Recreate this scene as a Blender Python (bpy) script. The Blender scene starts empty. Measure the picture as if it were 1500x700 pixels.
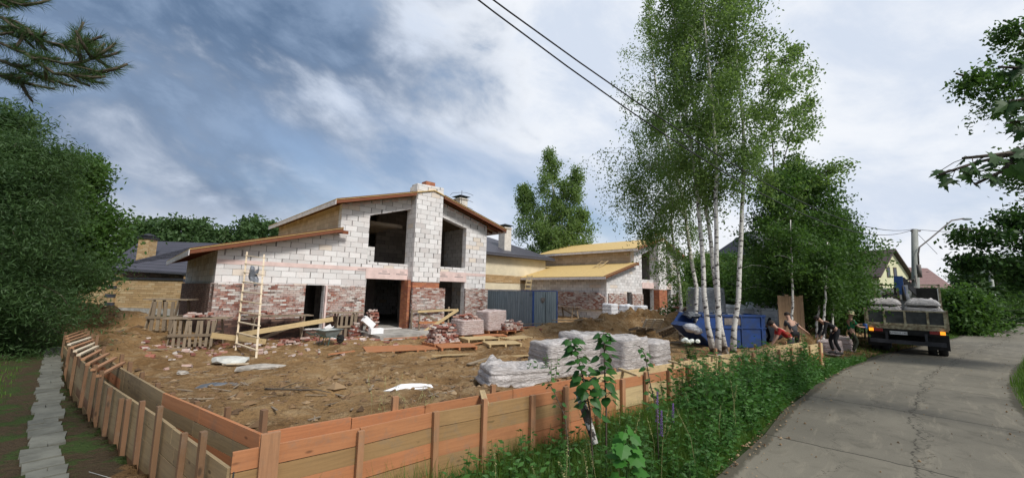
import bpy, math, random
import numpy as np
from mathutils import Vector, Matrix
random.seed(7); rng = np.random.default_rng(7)
R = math.radians
S = bpy.context.scene
COL = S.collection

# ------------------------------------------------------------------ camera
CAMH = 2.4; FPX = 575.0
def _axes():
    p, ro = R(7.43), R(1.2)
    f = np.array([0, math.cos(p), math.sin(p)]); u0 = np.array([0, -math.sin(p), math.cos(p)]); r0 = np.array([1., 0, 0])
    return r0*math.cos(ro)+u0*math.sin(ro), -r0*math.sin(ro)+u0*math.cos(ro), f
AR, AU, AF = _axes()
cam_d = bpy.data.cameras.new('camera'); cam = bpy.data.objects.new('camera', cam_d); COL.objects.link(cam)
cam_d.sensor_width = 36; cam_d.lens = FPX/1500*36; cam_d.clip_start = 0.05; cam_d.clip_end = 3000
m = Matrix.Identity(4)
for i in range(3):
    m[i][0] = AR[i]; m[i][1] = AU[i]; m[i][2] = -AF[i]
m[2][3] = CAMH
cam.matrix_world = m
S.camera = cam
# survey helpers: a measured point of the photo turned into metres on the site
def ray(px, py): return AF + AR*(px-750)/FPX + AU*(350-py)/FPX
def G(px, py, z=0.0):
    d = ray(px, py); t = (z-CAMH)/d[2]; return Vector((d[0]*t, d[1]*t, z))
def PY(px, py, y):
    d = ray(px, py); t = y/d[1]; return Vector((d[0]*t, y, CAMH+d[2]*t))
def prj(p):
    d = np.array([p[0], p[1], p[2]-CAMH]); return 750+FPX*(d@AR)/(d@AF), 350-FPX*(d@AU)/(d@AF)
def PX(px, y, z=0.0):                      # the spot at depth y seen in column px, at height z
    py = 430.0
    for _ in range(6):
        q = PY(px, py, y); py += (q.z-z)*FPX/y
    q = PY(px, py, y); q.z = z; return q

# ------------------------------------------------------------------ render look
S.view_settings.view_transform = 'Standard'; S.view_settings.look = 'None'
S.view_settings.exposure = 0.0; S.view_settings.gamma = 1
S.view_settings.use_curve_mapping = False
S.cycles.max_bounces = 5; S.cycles.diffuse_bounces = 3; S.cycles.transparent_max_bounces = 8

# ------------------------------------------------------------------ node helper
class NT:
    def __init__(s, tree): s.t = tree; s.L = tree.links.new
    def n(s, typ, **kw):
        nd = s.t.nodes.new(typ)
        for k, v in kw.items(): setattr(nd, k, v)
        return nd
    def put(s, sock, v):
        if isinstance(v, bpy.types.NodeSocket): s.L(v, sock)
        elif v is not None:
            if hasattr(sock.default_value, '__len__') and not hasattr(v, '__len__'): v = (v,)*len(sock.default_value)
            if hasattr(sock.default_value, '__len__') and len(sock.default_value) == 4 and len(v) == 3: v = (*v, 1)
            sock.default_value = v
    def m(s, op, a, b=None, c=None, clamp=False):
        nd = s.n('ShaderNodeMath', operation=op, use_clamp=clamp); s.put(nd.inputs[0], a)
        if b is not None: s.put(nd.inputs[1], b)
        if c is not None: s.put(nd.inputs[2], c)
        return nd.outputs[0]
    def vm(s, op, a, b=None):
        nd = s.n('ShaderNodeVectorMath', operation=op); s.put(nd.inputs[0], a)
        if b is not None: s.put(nd.inputs[1], b)
        return nd.outputs['Value'] if op in ('DOT_PRODUCT', 'LENGTH') else nd.outputs[0]
    def mix(s, f, a, b, bt='MIX'):
        nd = s.n('ShaderNodeMix', data_type='RGBA', blend_type=bt)
        s.put(nd.inputs[0], f); s.put(nd.inputs[6], a); s.put(nd.inputs[7], b); return nd.outputs[2]
    def noise(s, vec, scale, detail=4, rough=.6, dist=0):
        nd = s.n('ShaderNodeTexNoise'); s.put(nd.inputs['Vector'], vec)
        nd.inputs['Scale'].default_value = scale; nd.inputs['Detail'].default_value = detail
        nd.inputs['Roughness'].default_value = rough; nd.inputs['Distortion'].default_value = dist
        return nd.outputs['Fac'], nd.outputs['Color']
    def white(s, vec):
        nd = s.n('ShaderNodeTexWhiteNoise', noise_dimensions='3D'); s.put(nd.inputs['Vector'], vec); return nd.outputs['Value'], nd.outputs['Color']
    def xyz(s, v):
        nd = s.n('ShaderNodeSeparateXYZ'); s.put(nd.inputs[0], v); return nd.outputs
    def comb(s, x, y, z=0.0):
        nd = s.n('ShaderNodeCombineXYZ'); s.put(nd.inputs[0], x); s.put(nd.inputs[1], y); s.put(nd.inputs[2], z); return nd.outputs[0]
    def ramp(s, f, stops, interp='LINEAR'):
        nd = s.n('ShaderNodeValToRGB'); cr = nd.color_ramp; cr.interpolation = interp
        while len(cr.elements) < len(stops): cr.elements.new(.5)
        for e, (p, c) in zip(cr.elements, stops):
            e.position = p; e.color = (*(c if hasattr(c, '__len__') else (c, c, c)), 1)
        s.put(nd.inputs[0], f); return nd.outputs[0]
    def step(s, f, lo, hi):
        nd = s.n('ShaderNodeMapRange', interpolation_type='SMOOTHSTEP'); s.put(nd.inputs[0], f)
        nd.inputs[1].default_value = lo; nd.inputs[2].default_value = hi; return nd.outputs[0]
    def attr(s, name): nd = s.n('ShaderNodeAttribute', attribute_name=name); return nd.outputs['Fac']
    def tc(s, w='Object'): return s.n('ShaderNodeTexCoord').outputs[w]
    def bump(s, h, strength=.5, dist=.02):
        nd = s.n('ShaderNodeBump'); s.put(nd.inputs['Height'], h); nd.inputs['Strength'].default_value = strength
        nd.inputs['Distance'].default_value = dist; return nd.outputs[0]

MATS = {}
def new_mat(name):
    mt = bpy.data.materials.new(name); mt.use_nodes = True; t = NT(mt.node_tree); mt.node_tree.nodes.clear()
    out = t.n('ShaderNodeOutputMaterial'); b = t.n('ShaderNodeBsdfPrincipled'); t.L(b.outputs[0], out.inputs[0])
    MATS[name] = mt; return mt, t, b, out
def set_b(t, b, col, rough=.8, nrm=None, metal=0, spec=.3):
    t.put(b.inputs['Base Color'], col); t.put(b.inputs['Roughness'], rough); b.inputs['Metallic'].default_value = metal
    b.inputs['Specular IOR Level'].default_value = spec
    if nrm is not None: t.L(nrm, b.inputs['Normal'])

# ------------------------------------------------------------------ world: sky with broken cloud
SUN_EL, SUN_AZ = R(48), R(142)        # azimuth clockwise from +Y: behind the camera, slightly right
w = bpy.data.worlds.new('World'); S.world = w; w.use_nodes = True
t = NT(w.node_tree); w.node_tree.nodes.clear()
wo = t.n('ShaderNodeOutputWorld'); bg = t.n('ShaderNodeBackground'); t.L(bg.outputs[0], wo.inputs[0])
sky = t.n('ShaderNodeTexSky', sky_type='NISHITA'); sky.sun_disc = False; sky.sun_elevation = SUN_EL; sky.sun_rotation = SUN_AZ
sky.air_density = 1.2; sky.dust_density = 1.0
dirv = t.tc('Generated'); X, Yv, Z = t.xyz(dirv)[:3]
pc = t.vm('MULTIPLY', dirv, (1.0, 1.0, 1.45))
pc = t.vm('ADD', pc, t.comb(t.m('MULTIPLY', Z, .6), 0, 0))           # banks lean down to the right
n1, n1c = t.noise(t.vm('ADD', pc, (3.1, 0, 0)), 1.5, 8, .5, .25)
n2, _ = t.noise(t.vm('ADD', pc, (7.3, 1.7, .4)), 1.6, 5, .5, .5)
n3, _ = t.noise(t.vm('ADD', pc, (1.3, 7.7, .9)), 4.2, 12, .60, .25)
side = t.m('MULTIPLY', X, -1.0)
dk = t.m('ADD', t.m('MULTIPLY', side, 1.0), t.m('MULTIPLY', Z, .55))
dk = t.m('ADD', dk, t.m('MULTIPLY', t.m('SUBTRACT', n2, .5), 1.5))
dk = t.m('ADD', dk, t.m('MULTIPLY', t.m('SUBTRACT', n3, .5), 1.35))
dark = t.step(dk, .34, .80)
lit = t.step(n3, .36, .66)
white_c = t.mix(lit, (6.2, 6.9, 8.1), (8.3, 8.6, 9.1))
dark_c = t.mix(lit, (1.05, 1.70, 2.85), (2.6, 3.5, 5.0))
cloud = t.mix(dark, white_c, dark_c)
blue = t.mix(.3, sky.outputs[0], (3.9, 5.3, 8.2))
hole = t.step(t.m('ADD', n1, t.m('MULTIPLY', t.m('ADD', Z, t.m('MULTIPLY', X, -.35)), .16)), .26, .44)
low = t.step(Z, .02, .20)
skyc = t.mix(hole, blue, cloud)
haze_c = t.mix(t.step(n3, .34, .56), (5.2, 6.2, 8.0), (8.6, 8.7, 9.0))
skyc = t.mix(low, haze_c, skyc)
t.put(bg.inputs[0], skyc); bg.inputs[1].default_value = .1

sl = bpy.data.lights.new('sun', 'SUN'); sl.energy = 3.3; sl.angle = R(12); sl.color = (1, .96, .90)
so = bpy.data.objects.new('sun', sl); COL.objects.link(so)
sd = Vector((math.sin(SUN_AZ)*math.cos(SUN_EL), math.cos(SUN_AZ)*math.cos(SUN_EL), math.sin(SUN_EL)))
so.rotation_euler = sd.to_track_quat('Z', 'Y').to_euler(); so.location = (0, -20, 40)
S.view_settings.exposure = 0.12

# ------------------------------------------------------------------ materials
def plain(name, col, rough=.8, var=.25, scale=3.0, bump=0.0, bscale=40, metal=0, spec=.3, col2=None):
    mt, t, b, o = new_mat(name); c = t.tc()
    f, _ = t.noise(c, scale, 5, .65)
    c2 = col2 or tuple(x*(1-var) for x in col); hi = tuple(min(1, x*(1+var*.5)) for x in col)
    cc = t.mix(t.step(f, .3, .7), c2, hi)
    nr = None
    if bump:
        g, _ = t.noise(c, bscale, 3, .6); nr = t.bump(g, bump, .01)
    set_b(t, b, cc, rough, nr, metal, spec); return mt
def wood(name, ca, cb, dirt=(.12, .08, .05), da=.35, rough=.75):
    mt, t, b, o = new_mat(name); uv = t.tc('UV'); tint = t.attr('tint')
    st = t.vm('MULTIPLY', uv, (1.2, 22, 1)); off = t.comb(t.m('MULTIPLY', tint, 37.0), t.m('MULTIPLY', tint, 91.0), 0)
    g, _ = t.noise(t.vm('ADD', st, off), 1.6, 5, .6, .6)
    k, _ = t.noise(t.vm('ADD', t.vm('MULTIPLY', uv, (4, 9, 1)), off), 1.0, 2, .5)
    base = t.mix(tint, ca, cb)
    base = t.mix(t.m('MULTIPLY', t.step(g, .38, .68), .55), base, t.mix(.55, base, dirt))
    base = t.mix(t.m('MULTIPLY', t.step(k, .70, .76), .75), base, dirt)
    vo = t.n('ShaderNodeTexVoronoi'); t.put(vo.inputs['Vector'], t.vm('ADD', t.vm('MULTIPLY', uv, (2.6, 6.5, 1)), off)); vo.inputs['Scale'].default_value = 1.0
    base = t.mix(t.m('MULTIPLY', t.m('SUBTRACT', 1.0, t.step(vo.outputs['Distance'], .05, .13)), .8), base, tuple(x*.45 for x in dirt))
    wv, _ = t.noise(t.tc(), 5.5, 6, .75); base = t.mix(t.m('MULTIPLY', t.step(wv, .50, .70), .38), base, (.20, .17, .13)); wv2, _ = t.noise(t.tc(), 33, 3, .7); base = t.mix(t.m('MULTIPLY', wv2, .30), base, tuple(x*.5 for x in cb))
    d, _ = t.noise(t.tc(), 1.7, 5, .7)
    base = t.mix(t.m('MULTIPLY', t.step(d, .5, .75), da), base, dirt)
    set_b(t, b, base, rough, t.bump(g, .25, .004)); return mt
def masonry(name, bw, bh, joint, cols, mortar, rj=0.0, smear=None, sm=0.0, bumpd=.012, wob=.006, jvar=.0, grime=.9):
    mt, t, b, o = new_mat(name); uv = t.tc('UV')
    n, nc = t.noise(uv, 3.2, 3, .6)
    d = t.vm('MULTIPLY', t.vm('SUBTRACT', nc, (.5, .5, .5)), (wob*4, wob*4, 0))
    ux, uy = t.xyz(t.vm('ADD', uv, d))[:2]
    rf = t.m('DIVIDE', uy, bh); row = t.m('FLOOR', rf); fr = t.m('FRACT', rf)
    rr, _ = t.white(t.comb(row, 3.1, 0))
    off = t.m('ADD', t.m('MULTIPLY', t.m('MODULO', t.m('ABSOLUTE', row), 2.0), .5), t.m('MULTIPLY', rr, .22))
    cf = t.m('ADD', t.m('DIVIDE', ux, bw), off); col = t.m('FLOOR', cf); fc = t.m('FRACT', cf)
    rv, rc = t.white(t.comb(col, row, 1.0)); rv2, _ = t.white(t.comb(col, row, 9.0)); rv3, _ = t.white(t.comb(col, row, 5.0))
    dh = t.m('MULTIPLY', t.m('MINIMUM', fr, t.m('SUBTRACT', 1.0, fr)), bh)
    dw = t.m('MULTIPLY', t.m('MINIMUM', fc, t.m('SUBTRACT', 1.0, fc)), bw)
    jw = t.m('ADD', joint, t.m('MULTIPLY', t.m('GREATER_THAN', rv2, .72), rj))
    if jvar: 
        jn, _ = t.noise(uv, 1.3, 3, .6); jvf = t.m('MULTIPLY', t.m('SUBTRACT', jn, .4), jvar); jw = t.m('ADD', jw, jvf)
    mh = t.m('LESS_THAN', dh, joint*.85); mw = t.m('LESS_THAN', dw, jw)
    mask = t.m('MAXIMUM', mh, mw)
    f1, _ = t.noise(uv, 14, 4, .7)
    c = t.ramp(rv, cols, 'CONSTANT')
    c = t.mix(t.m('MULTIPLY', t.m('SUBTRACT', f1, .36, clamp=True), grime), c, t.mix(.6, c, (.10, .07, .06)), 'MIX')
    c = t.mix(t.m('MULTIPLY', rv3, grime*.22), c, (.12, .10, .09))
    if smear:
        s1, _ = t.noise(uv, 1.1, 5, .7, .5); s2, _ = t.noise(uv, 9, 3, .7)
        c = t.mix(t.m('MULTIPLY', t.step(t.m('ADD', s1, t.m('MULTIPLY', s2, .45)), .62, .85), sm), c, smear)
    mn, _ = t.noise(uv, 2.2, 4, .6); mc = t.mix(t.step(mn, .35, .65), mortar[0], mortar[1])
    c = t.mix(mask, c, mc)
    h = t.m('ADD', t.m('MULTIPLY', t.m('SUBTRACT', 1.0, mask), 1.0), t.m('MULTIPLY', f1, .25))
    h = t.m('ADD', h, t.m('MULTIPLY', rv3, .35))
    set_b(t, b, c, .9, t.bump(h, .8, bumpd), spec=.15); return mt
def leafmat(name, c1, c2, trans=.35, rough=.55):
    mt, t, b, o = new_mat(name); tint = t.attr('tint'); col = t.mix(tint, c1, c2)
    f, _ = t.noise(t.tc(), 1.1, 3, .6); col = t.mix(t.m('MULTIPLY', t.step(f, .4, .7), .35), col, tuple(x*1.45 for x in c2))
    set_b(t, b, col, rough, spec=.25)
    tr = t.n('ShaderNodeBsdfTranslucent'); t.put(tr.inputs[0], t.mix(.5, col, (c2[0]*1.6, c2[1]*1.7, c2[2]*.8)))
    mx = t.n('ShaderNodeMixShader'); mx.inputs[0].default_value = trans
    t.L(b.outputs[0], mx.inputs[1]); t.L(tr.outputs[0], mx.inputs[2]); t.L(mx.outputs[0], o.inputs[0]); return mt
def tinted(name, stops, rough=.85, bump=.3, bscale=30, spec=.2, var=.3):
    mt, t, b, o = new_mat(name); c = t.ramp(t.attr('tint'), stops); f, _ = t.noise(t.tc(), bscale, 4, .65)
    c = t.mix(t.m('MULTIPLY', f, var), c, (.08, .06, .05)); set_b(t, b, c, rough, t.bump(f, bump, .01), spec=spec); return mt

masonry('aerated_block', .62, .278, .0055, [(0, (.74, .73, .72)), (.35, (.81, .80, .79)), (.7, (.67, .66, .65)), (.86, (.74, .66, .57)), (.93, (.60, .58, .57))],
        ((.10, .09, .085), (.34, .32, .31)), rj=.024, smear=(.60, .46, .40), sm=.16, jvar=.03, grime=.55, wob=.011)
masonry('aerated_block_shaded_side', .62, .278, .006, [(0, (.40, .36, .32)), (.5, (.46, .42, .38)), (.8, (.36, .32, .29))],
        ((.14, .12, .11), (.3, .27, .25)), rj=.01, smear=(.40, .28, .2), sm=.4)
masonry('inner_block_shaded', .62, .278, .007, [(0, (.20, .175, .16)), (.5, (.24, .21, .19)), (.8, (.16, .14, .13))], ((.05, .045, .04), (.12, .10, .09)), rj=.01)  # grey block darkened so its colour carries the shade of the rooms
masonry('orange_lit_block', .62, .278, .006, [(0, (.56, .43, .30)), (.5, (.62, .48, .34)), (.8, (.50, .37, .25))], ((.22, .15, .10), (.38, .28, .19)), rj=.01)  # same block with the orange light under the roof painted into its colour
masonry('old_brick', .262, .088, .0062, [(0, (.33, .13, .09)), (.22, (.24, .09, .065)), (.40, (.47, .33, .28)), (.56, (.62, .56, .51)), (.74, (.40, .20, .15)), (.86, (.13, .075, .06)), (.93, (.68, .64, .60))],
        ((.075, .06, .055), (.28, .25, .23)), rj=.004, smear=(.62, .57, .53), sm=.55, bumpd=.02)
masonry('dark_brick', .262, .088, .0062, [(0, (.10, .055, .045)), (.3, (.15, .08, .06)), (.6, (.07, .045, .04)), (.85, (.21, .13, .10))],
        ((.03, .025, .022), (.08, .07, .06)), rj=.002)
masonry('brown_brick', .262, .088, .0068, [(0, (.19, .105, .08)), (.3, (.25, .14, .11)), (.6, (.15, .09, .07)), (.85, (.33, .22, .18))], ((.20, .17, .15), (.42, .38, .35)), rj=.003)
masonry('red_brick', .262, .08, .005, [(0, (.46, .16, .075)), (.3, (.40, .13, .065)), (.6, (.52, .21, .10)), (.85, (.36, .13, .08))],
        ((.20, .12, .09), (.34, .24, .19)))
masonry('yellow_brick', .50, .17, .012, [(0, (.44, .29, .14)), (.3, (.49, .34, .18)), (.6, (.38, .25, .12)), (.85, (.53, .39, .22))],
        ((.20, .14, .07), (.30, .21, .11)))
masonry('cream_block', .62, .278, .005, [(0, (.52, .46, .36)), (.5, (.58, .52, .41))], ((.3, .26, .2), (.36, .32, .25)))
wood('red_board', (.50, .195, .085), (.42, .19, .085), (.22, .09, .045), .3)
wood('olive_board', (.31, .185, .080), (.37, .225, .10), (.12, .08, .035), .3)
wood('yellow_board', (.66, .50, .27), (.50, .37, .19), (.14, .09, .05), .35)
wood('dark_stake', (.22, .12, .065), (.20, .115, .06), (.09, .055, .035), .4)
wood('left_board', (.34, .25, .135), (.26, .185, .10), (.10, .07, .045), .5)
wood('stake_wood', (.46, .23, .12), (.34, .18, .09), (.13, .07, .04), .3)
wood('roof_timber', (.235, .078, .034), (.17, .062, .030), (.10, .04, .025), .5)
wood('old_wood', (.34, .27, .19), (.22, .17, .12), (.08, .06, .045), .5)
wood('pale_wood', (.72, .62, .47), (.62, .50, .34), (.3, .22, .15), .25)
wood('osb', (.66, .47, .19), (.58, .40, .16), (.36, .24, .1), .3)
wood('fence_wood', (.38, .25, .15), (.30, .19, .11), (.12, .08, .05), .4)
plain('pink_foam', (.70, .54, .50), .8, .15, 2, .2)
plain('white_foam', (.82, .82, .83), .7, .06, 4)
plain('white_fascia', (.72, .66, .63), .6, .2, 3)
plain('concrete', (.34, .32, .29), .9, .35, 2.5, .4, 25)
plain('post_concrete', (.36, .37, .34), .9, .3, 1.2, .3, 30)
plain('mortar_patch', (.50, .50, .46), .9, .3, 4, .4)
plain('dark_interior', (.16, .14, .13), .9, .4, 1.5)
plain('cream_render', (.62, .55, .40), .85, .14, .8, .15, 60)
plain('pale_yellow_render', (.66, .64, .42), .85, .1, .8)
plain('dark_tile', (.052, .052, .066), .55, .3, 2)
plain('black_metal', (.025, .025, .028), .45, .3, 3)
plain('dark_steel', (.05, .05, .055), .6, .5, 2, .2, 50)
plain('chassis', (.022, .021, .02), .7, .5, 3)
plain('tyre', (.022, .022, .022), .85, .4, 8, .3, 60)
plain('rim', (.16, .15, .14), .6, .3, 5)
plain('glass_dark', (.03, .035, .04), .12, .1, 1, spec=.6)
plain('window_white', (.75, .75, .74), .5, .06, 2)
plain('skip_blue', (.016, .050, .19), .5, .35, 2.2, .15, 30, col2=(.03, .05, .11))
plain('frame_blue', (.04, .10, .30), .5, .3, 3)
plain('green_plastic', (.035, .085, .07), .5, .3, 4)
plain('grey_plastic', (.22, .26, .26), .5, .25, 4)
plain('cap_black', (.02, .02, .02), .6, .2, 3)
plain('skin', (.42, .25, .18), .6, .1, 6)
plain('hair', (.025, .018, .014), .7, .3, 20)
plain('cloth_red', (.33, .022, .022), .9, .3, 8, .3, 60)
plain('cloth_black', (.014, .014, .016), .9, .3, 8, .3, 60)
plain('cloth_grey', (.055, .055, .06), .9, .3, 8, .3, 60)
plain('cloth_green', (.018, .15, .062), .9, .25, 8, .3, 60)
plain('cloth_olive', (.035, .04, .025), .9, .4, 8, .3, 60)
plain('cloth_camo', (.42, .37, .22), .9, .8, 22, col2=(.07, .07, .04))
plain('glove', (.6, .6, .58), .8, .2, 10)
plain('stone_slab', (.135, .135, .112), .9, .35, 3, .5, 18)
plain('rock', (.36, .33, .29), .95, .35, 4, .6, 14)
plain('slate', (.13, .14, .155), .85, .4, 5, .6, 14)
plain('orange_tile', (.60, .22, .07), .8, .2, 4)
plain('chimney_white', (.60, .56, .50), .8, .15, 3)
plain('cable', (.03, .03, .035), .6, .1, 3)
plain('string', (.6, .58, .52), .9, .2, 9)
plain('rust_pipe', (.17, .15, .14), .6, .4, 6)
plain('rubble', (.30, .26, .22), .95, .5, 5, .8, 14)
plain('car_black', (.018, .018, .02), .25, .2, 2, spec=.5)
plain('red_lamp', (.28, .012, .01), .3, .1, 3, spec=.5)
plain('brown_roof', (.10, .065, .055), .8, .25, 1.5)
plain('red_roof', (.17, .085, .075), .8, .2, 1.5)
plain('balcony_brick', (.34, .16, .10), .85, .2, 3)
plain('bed_grey', (.075, .078, .075), .8, .35, 3.5, .25, 40)
plain('bed_cream', (.44, .40, .27), .7, .55, 6, .2, 40, col2=(.16, .11, .06))
plain('dish', (.7, .7, .7), .5, .1, 3)
tinted('loose_brick', [(0, (.34, .13, .09)), (.3, (.24, .09, .07)), (.45, (.50, .36, .31)), (.65, (.60, .54, .50)), (.8, (.42, .22, .16)), (1, (.62, .58, .54))])
tinted('new_block', [(0, (.62, .60, .59)), (1, (.5, .48, .46))], .85, .2, 20)
tinted('dirt_clod', [(0, (.09, .055, .03)), (.5, (.21, .13, .065)), (1, (.42, .31, .19))], .95, .6, 22)
leafmat('birch_leaf', (.088, .155, .046), (.165, .245, .078), .48)
leafmat('dense_leaf', (.034, .080, .018), (.078, .150, .034), .4)
leafmat('light_leaf', (.065, .14, .028), (.115, .21, .045), .4)
leafmat('far_leaf', (.040, .080, .030), (.075, .13, .042), .3)
leafmat('pine_needle', (.024, .058, .018), (.062, .112, .034), .3)
leafmat('maple_leaf_dark', (.022, .055, .014), (.042, .092, .022), .35)
leafmat('heart_leaf', (.018, .07, .014), (.04, .12, .022), .3, .45)
leafmat('big_leaf', (.035, .13, .018), (.055, .18, .025), .3, .5)
leafmat('grass_blade', (.038, .092, .014), (.11, .19, .032), .38)
leafmat('weed_leaf', (.030, .095, .022), (.07, .165, .035), .35)
leafmat('dry_stalk', (.38, .33, .16), (.30, .30, .13), .2)
leafmat('lupin_flower', (.16, .08, .32), (.28, .16, .42), .2)
leafmat('white_petal', (.75, .78, .75), (.8, .8, .78), .2)
plain('stem_green', (.06, .11, .03), .8, .3, 6)
plain('bark', (.10, .08, .06), .95, .4, 5, .8, 20)

def glow(name, col, st, base):
    mt, t, b, o = new_mat(name); set_b(t, b, base, .4); b.inputs['Emission Color'].default_value = (*col, 1); b.inputs['Emission Strength'].default_value = st; return mt
glow('amber_lamp', (1, .33, .02), 1.3, (.8, .3, .03))

# birch bark: chalk white with dark dashes, blacker towards the foot
mt, t, b, o = new_mat('birch_bark'); uv = t.tc('UV')
a, _ = t.noise(t.vm('MULTIPLY', uv, (1.6, 7, 1)), 1.0, 4, .7, .3); a2, _ = t.noise(t.vm('MULTIPLY', uv, (1.2, 3.2, 1)), 1.0, 3, .6)
c = t.mix(a2, (.66, .64, .60), (.50, .48, .44)); msk = t.step(a, .53, .60)
hz = t.m('SUBTRACT', 1.0, t.step(t.xyz(t.tc())[2], .0, 2.2))
msk2 = t.step(t.m('ADD', a2, t.m('MULTIPLY', hz, .22)), .66, .74)
c = t.mix(msk, c, (.05, .042, .038)); c = t.mix(msk2, c, (.09, .075, .065)); set_b(t, b, c, .85, t.bump(a, .4, .01))

# corrugated sheet, bluish grey, streaked
mt, t, b, o = new_mat('corrugated'); uv = t.tc('UV'); ux, uy = t.xyz(uv)[:2]
s_, _ = t.noise(t.comb(t.m('MULTIPLY', ux, 9.0), t.m('MULTIPLY', uy, .5), 0), 1, 4, .6); f_, _ = t.noise(uv, 1.5, 5, .6)
c = t.mix(t.step(s_, .35, .7), (.15, .195, .225), (.26, .31, .34)); c = t.mix(t.step(f_, .55, .75), c, (.13, .165, .185)); set_b(t, b, c, .5, metal=.1, spec=.4)

# roof tiles (dark metal tile): steps in v, waves in u
def tile_mat(name, c1, c2, su=.2, sv=.35):
    mt, t, b, o = new_mat(name); uv = t.tc('UV'); ux, uy = t.xyz(uv)[:2]
    fr = t.m('FRACT', t.m('DIVIDE', uy, sv)); wv = t.m('SINE', t.m('MULTIPLY', ux, 6.283/su))
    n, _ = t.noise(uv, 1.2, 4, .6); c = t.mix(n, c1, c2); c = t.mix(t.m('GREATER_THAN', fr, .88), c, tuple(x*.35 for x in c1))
    h = t.m('ADD', t.m('MULTIPLY', wv, .5), t.m('MULTIPLY', fr, -1.0)); set_b(t, b, c, .5, t.bump(h, .8, .03), spec=.4); return mt
tile_mat('tile_roof', (.050, .050, .064), (.085, .082, .098)); tile_mat('tile_brown', (.085, .058, .05), (.13, .09, .08)); tile_mat('tile_red', (.16, .08, .07), (.21, .115, .10))

# stretch film over sacks and bricks
def film_mat(name, c1, c2, lay=.16):
    mt, t, b, o = new_mat(name); c = t.tc(); px_, py_, pz_ = t.xyz(c)[:3]
    w1, _ = t.noise(t.vm('MULTIPLY', c, (1.6, 1.6, 5.5)), 2.0, 6, .68, 1.6); w2, _ = t.noise(c, 11, 4, .6, 1.0); w3, _ = t.noise(t.vm('MULTIPLY', c, (7, 7, 1)), 1.3, 3, .6, .8)
    fr = t.m('FRACT', t.m('DIVIDE', t.m('ADD', pz_, t.m('MULTIPLY', w1, .08)), lay))
    col = t.mix(t.step(w1, .35, .68), c1, c2); col = t.mix(t.m('MULTIPLY', t.m('GREATER_THAN', fr, .9), .45), col, tuple(x*.3 for x in c1))
    h = t.m('ADD', t.m('MULTIPLY', w1, 1.6), t.m('ADD', t.m('MULTIPLY', w2, .35), t.m('MULTIPLY', w3, .5)))
    set_b(t, b, col, t.m('ADD', t.m('MULTIPLY', w2, .35), .22), t.bump(h, .9, .05), spec=.5); return mt
film_mat('film_grey', (.37, .335, .315), (.60, .56, .535)); film_mat('film_pink', (.42, .31, .28), (.60, .52, .50), .1); film_mat('film_white', (.60, .61, .64), (.76, .76, .78), .3)
film_mat('tarp_grey', (.23, .25, .29), (.33, .35, .39), 3.0)

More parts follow.
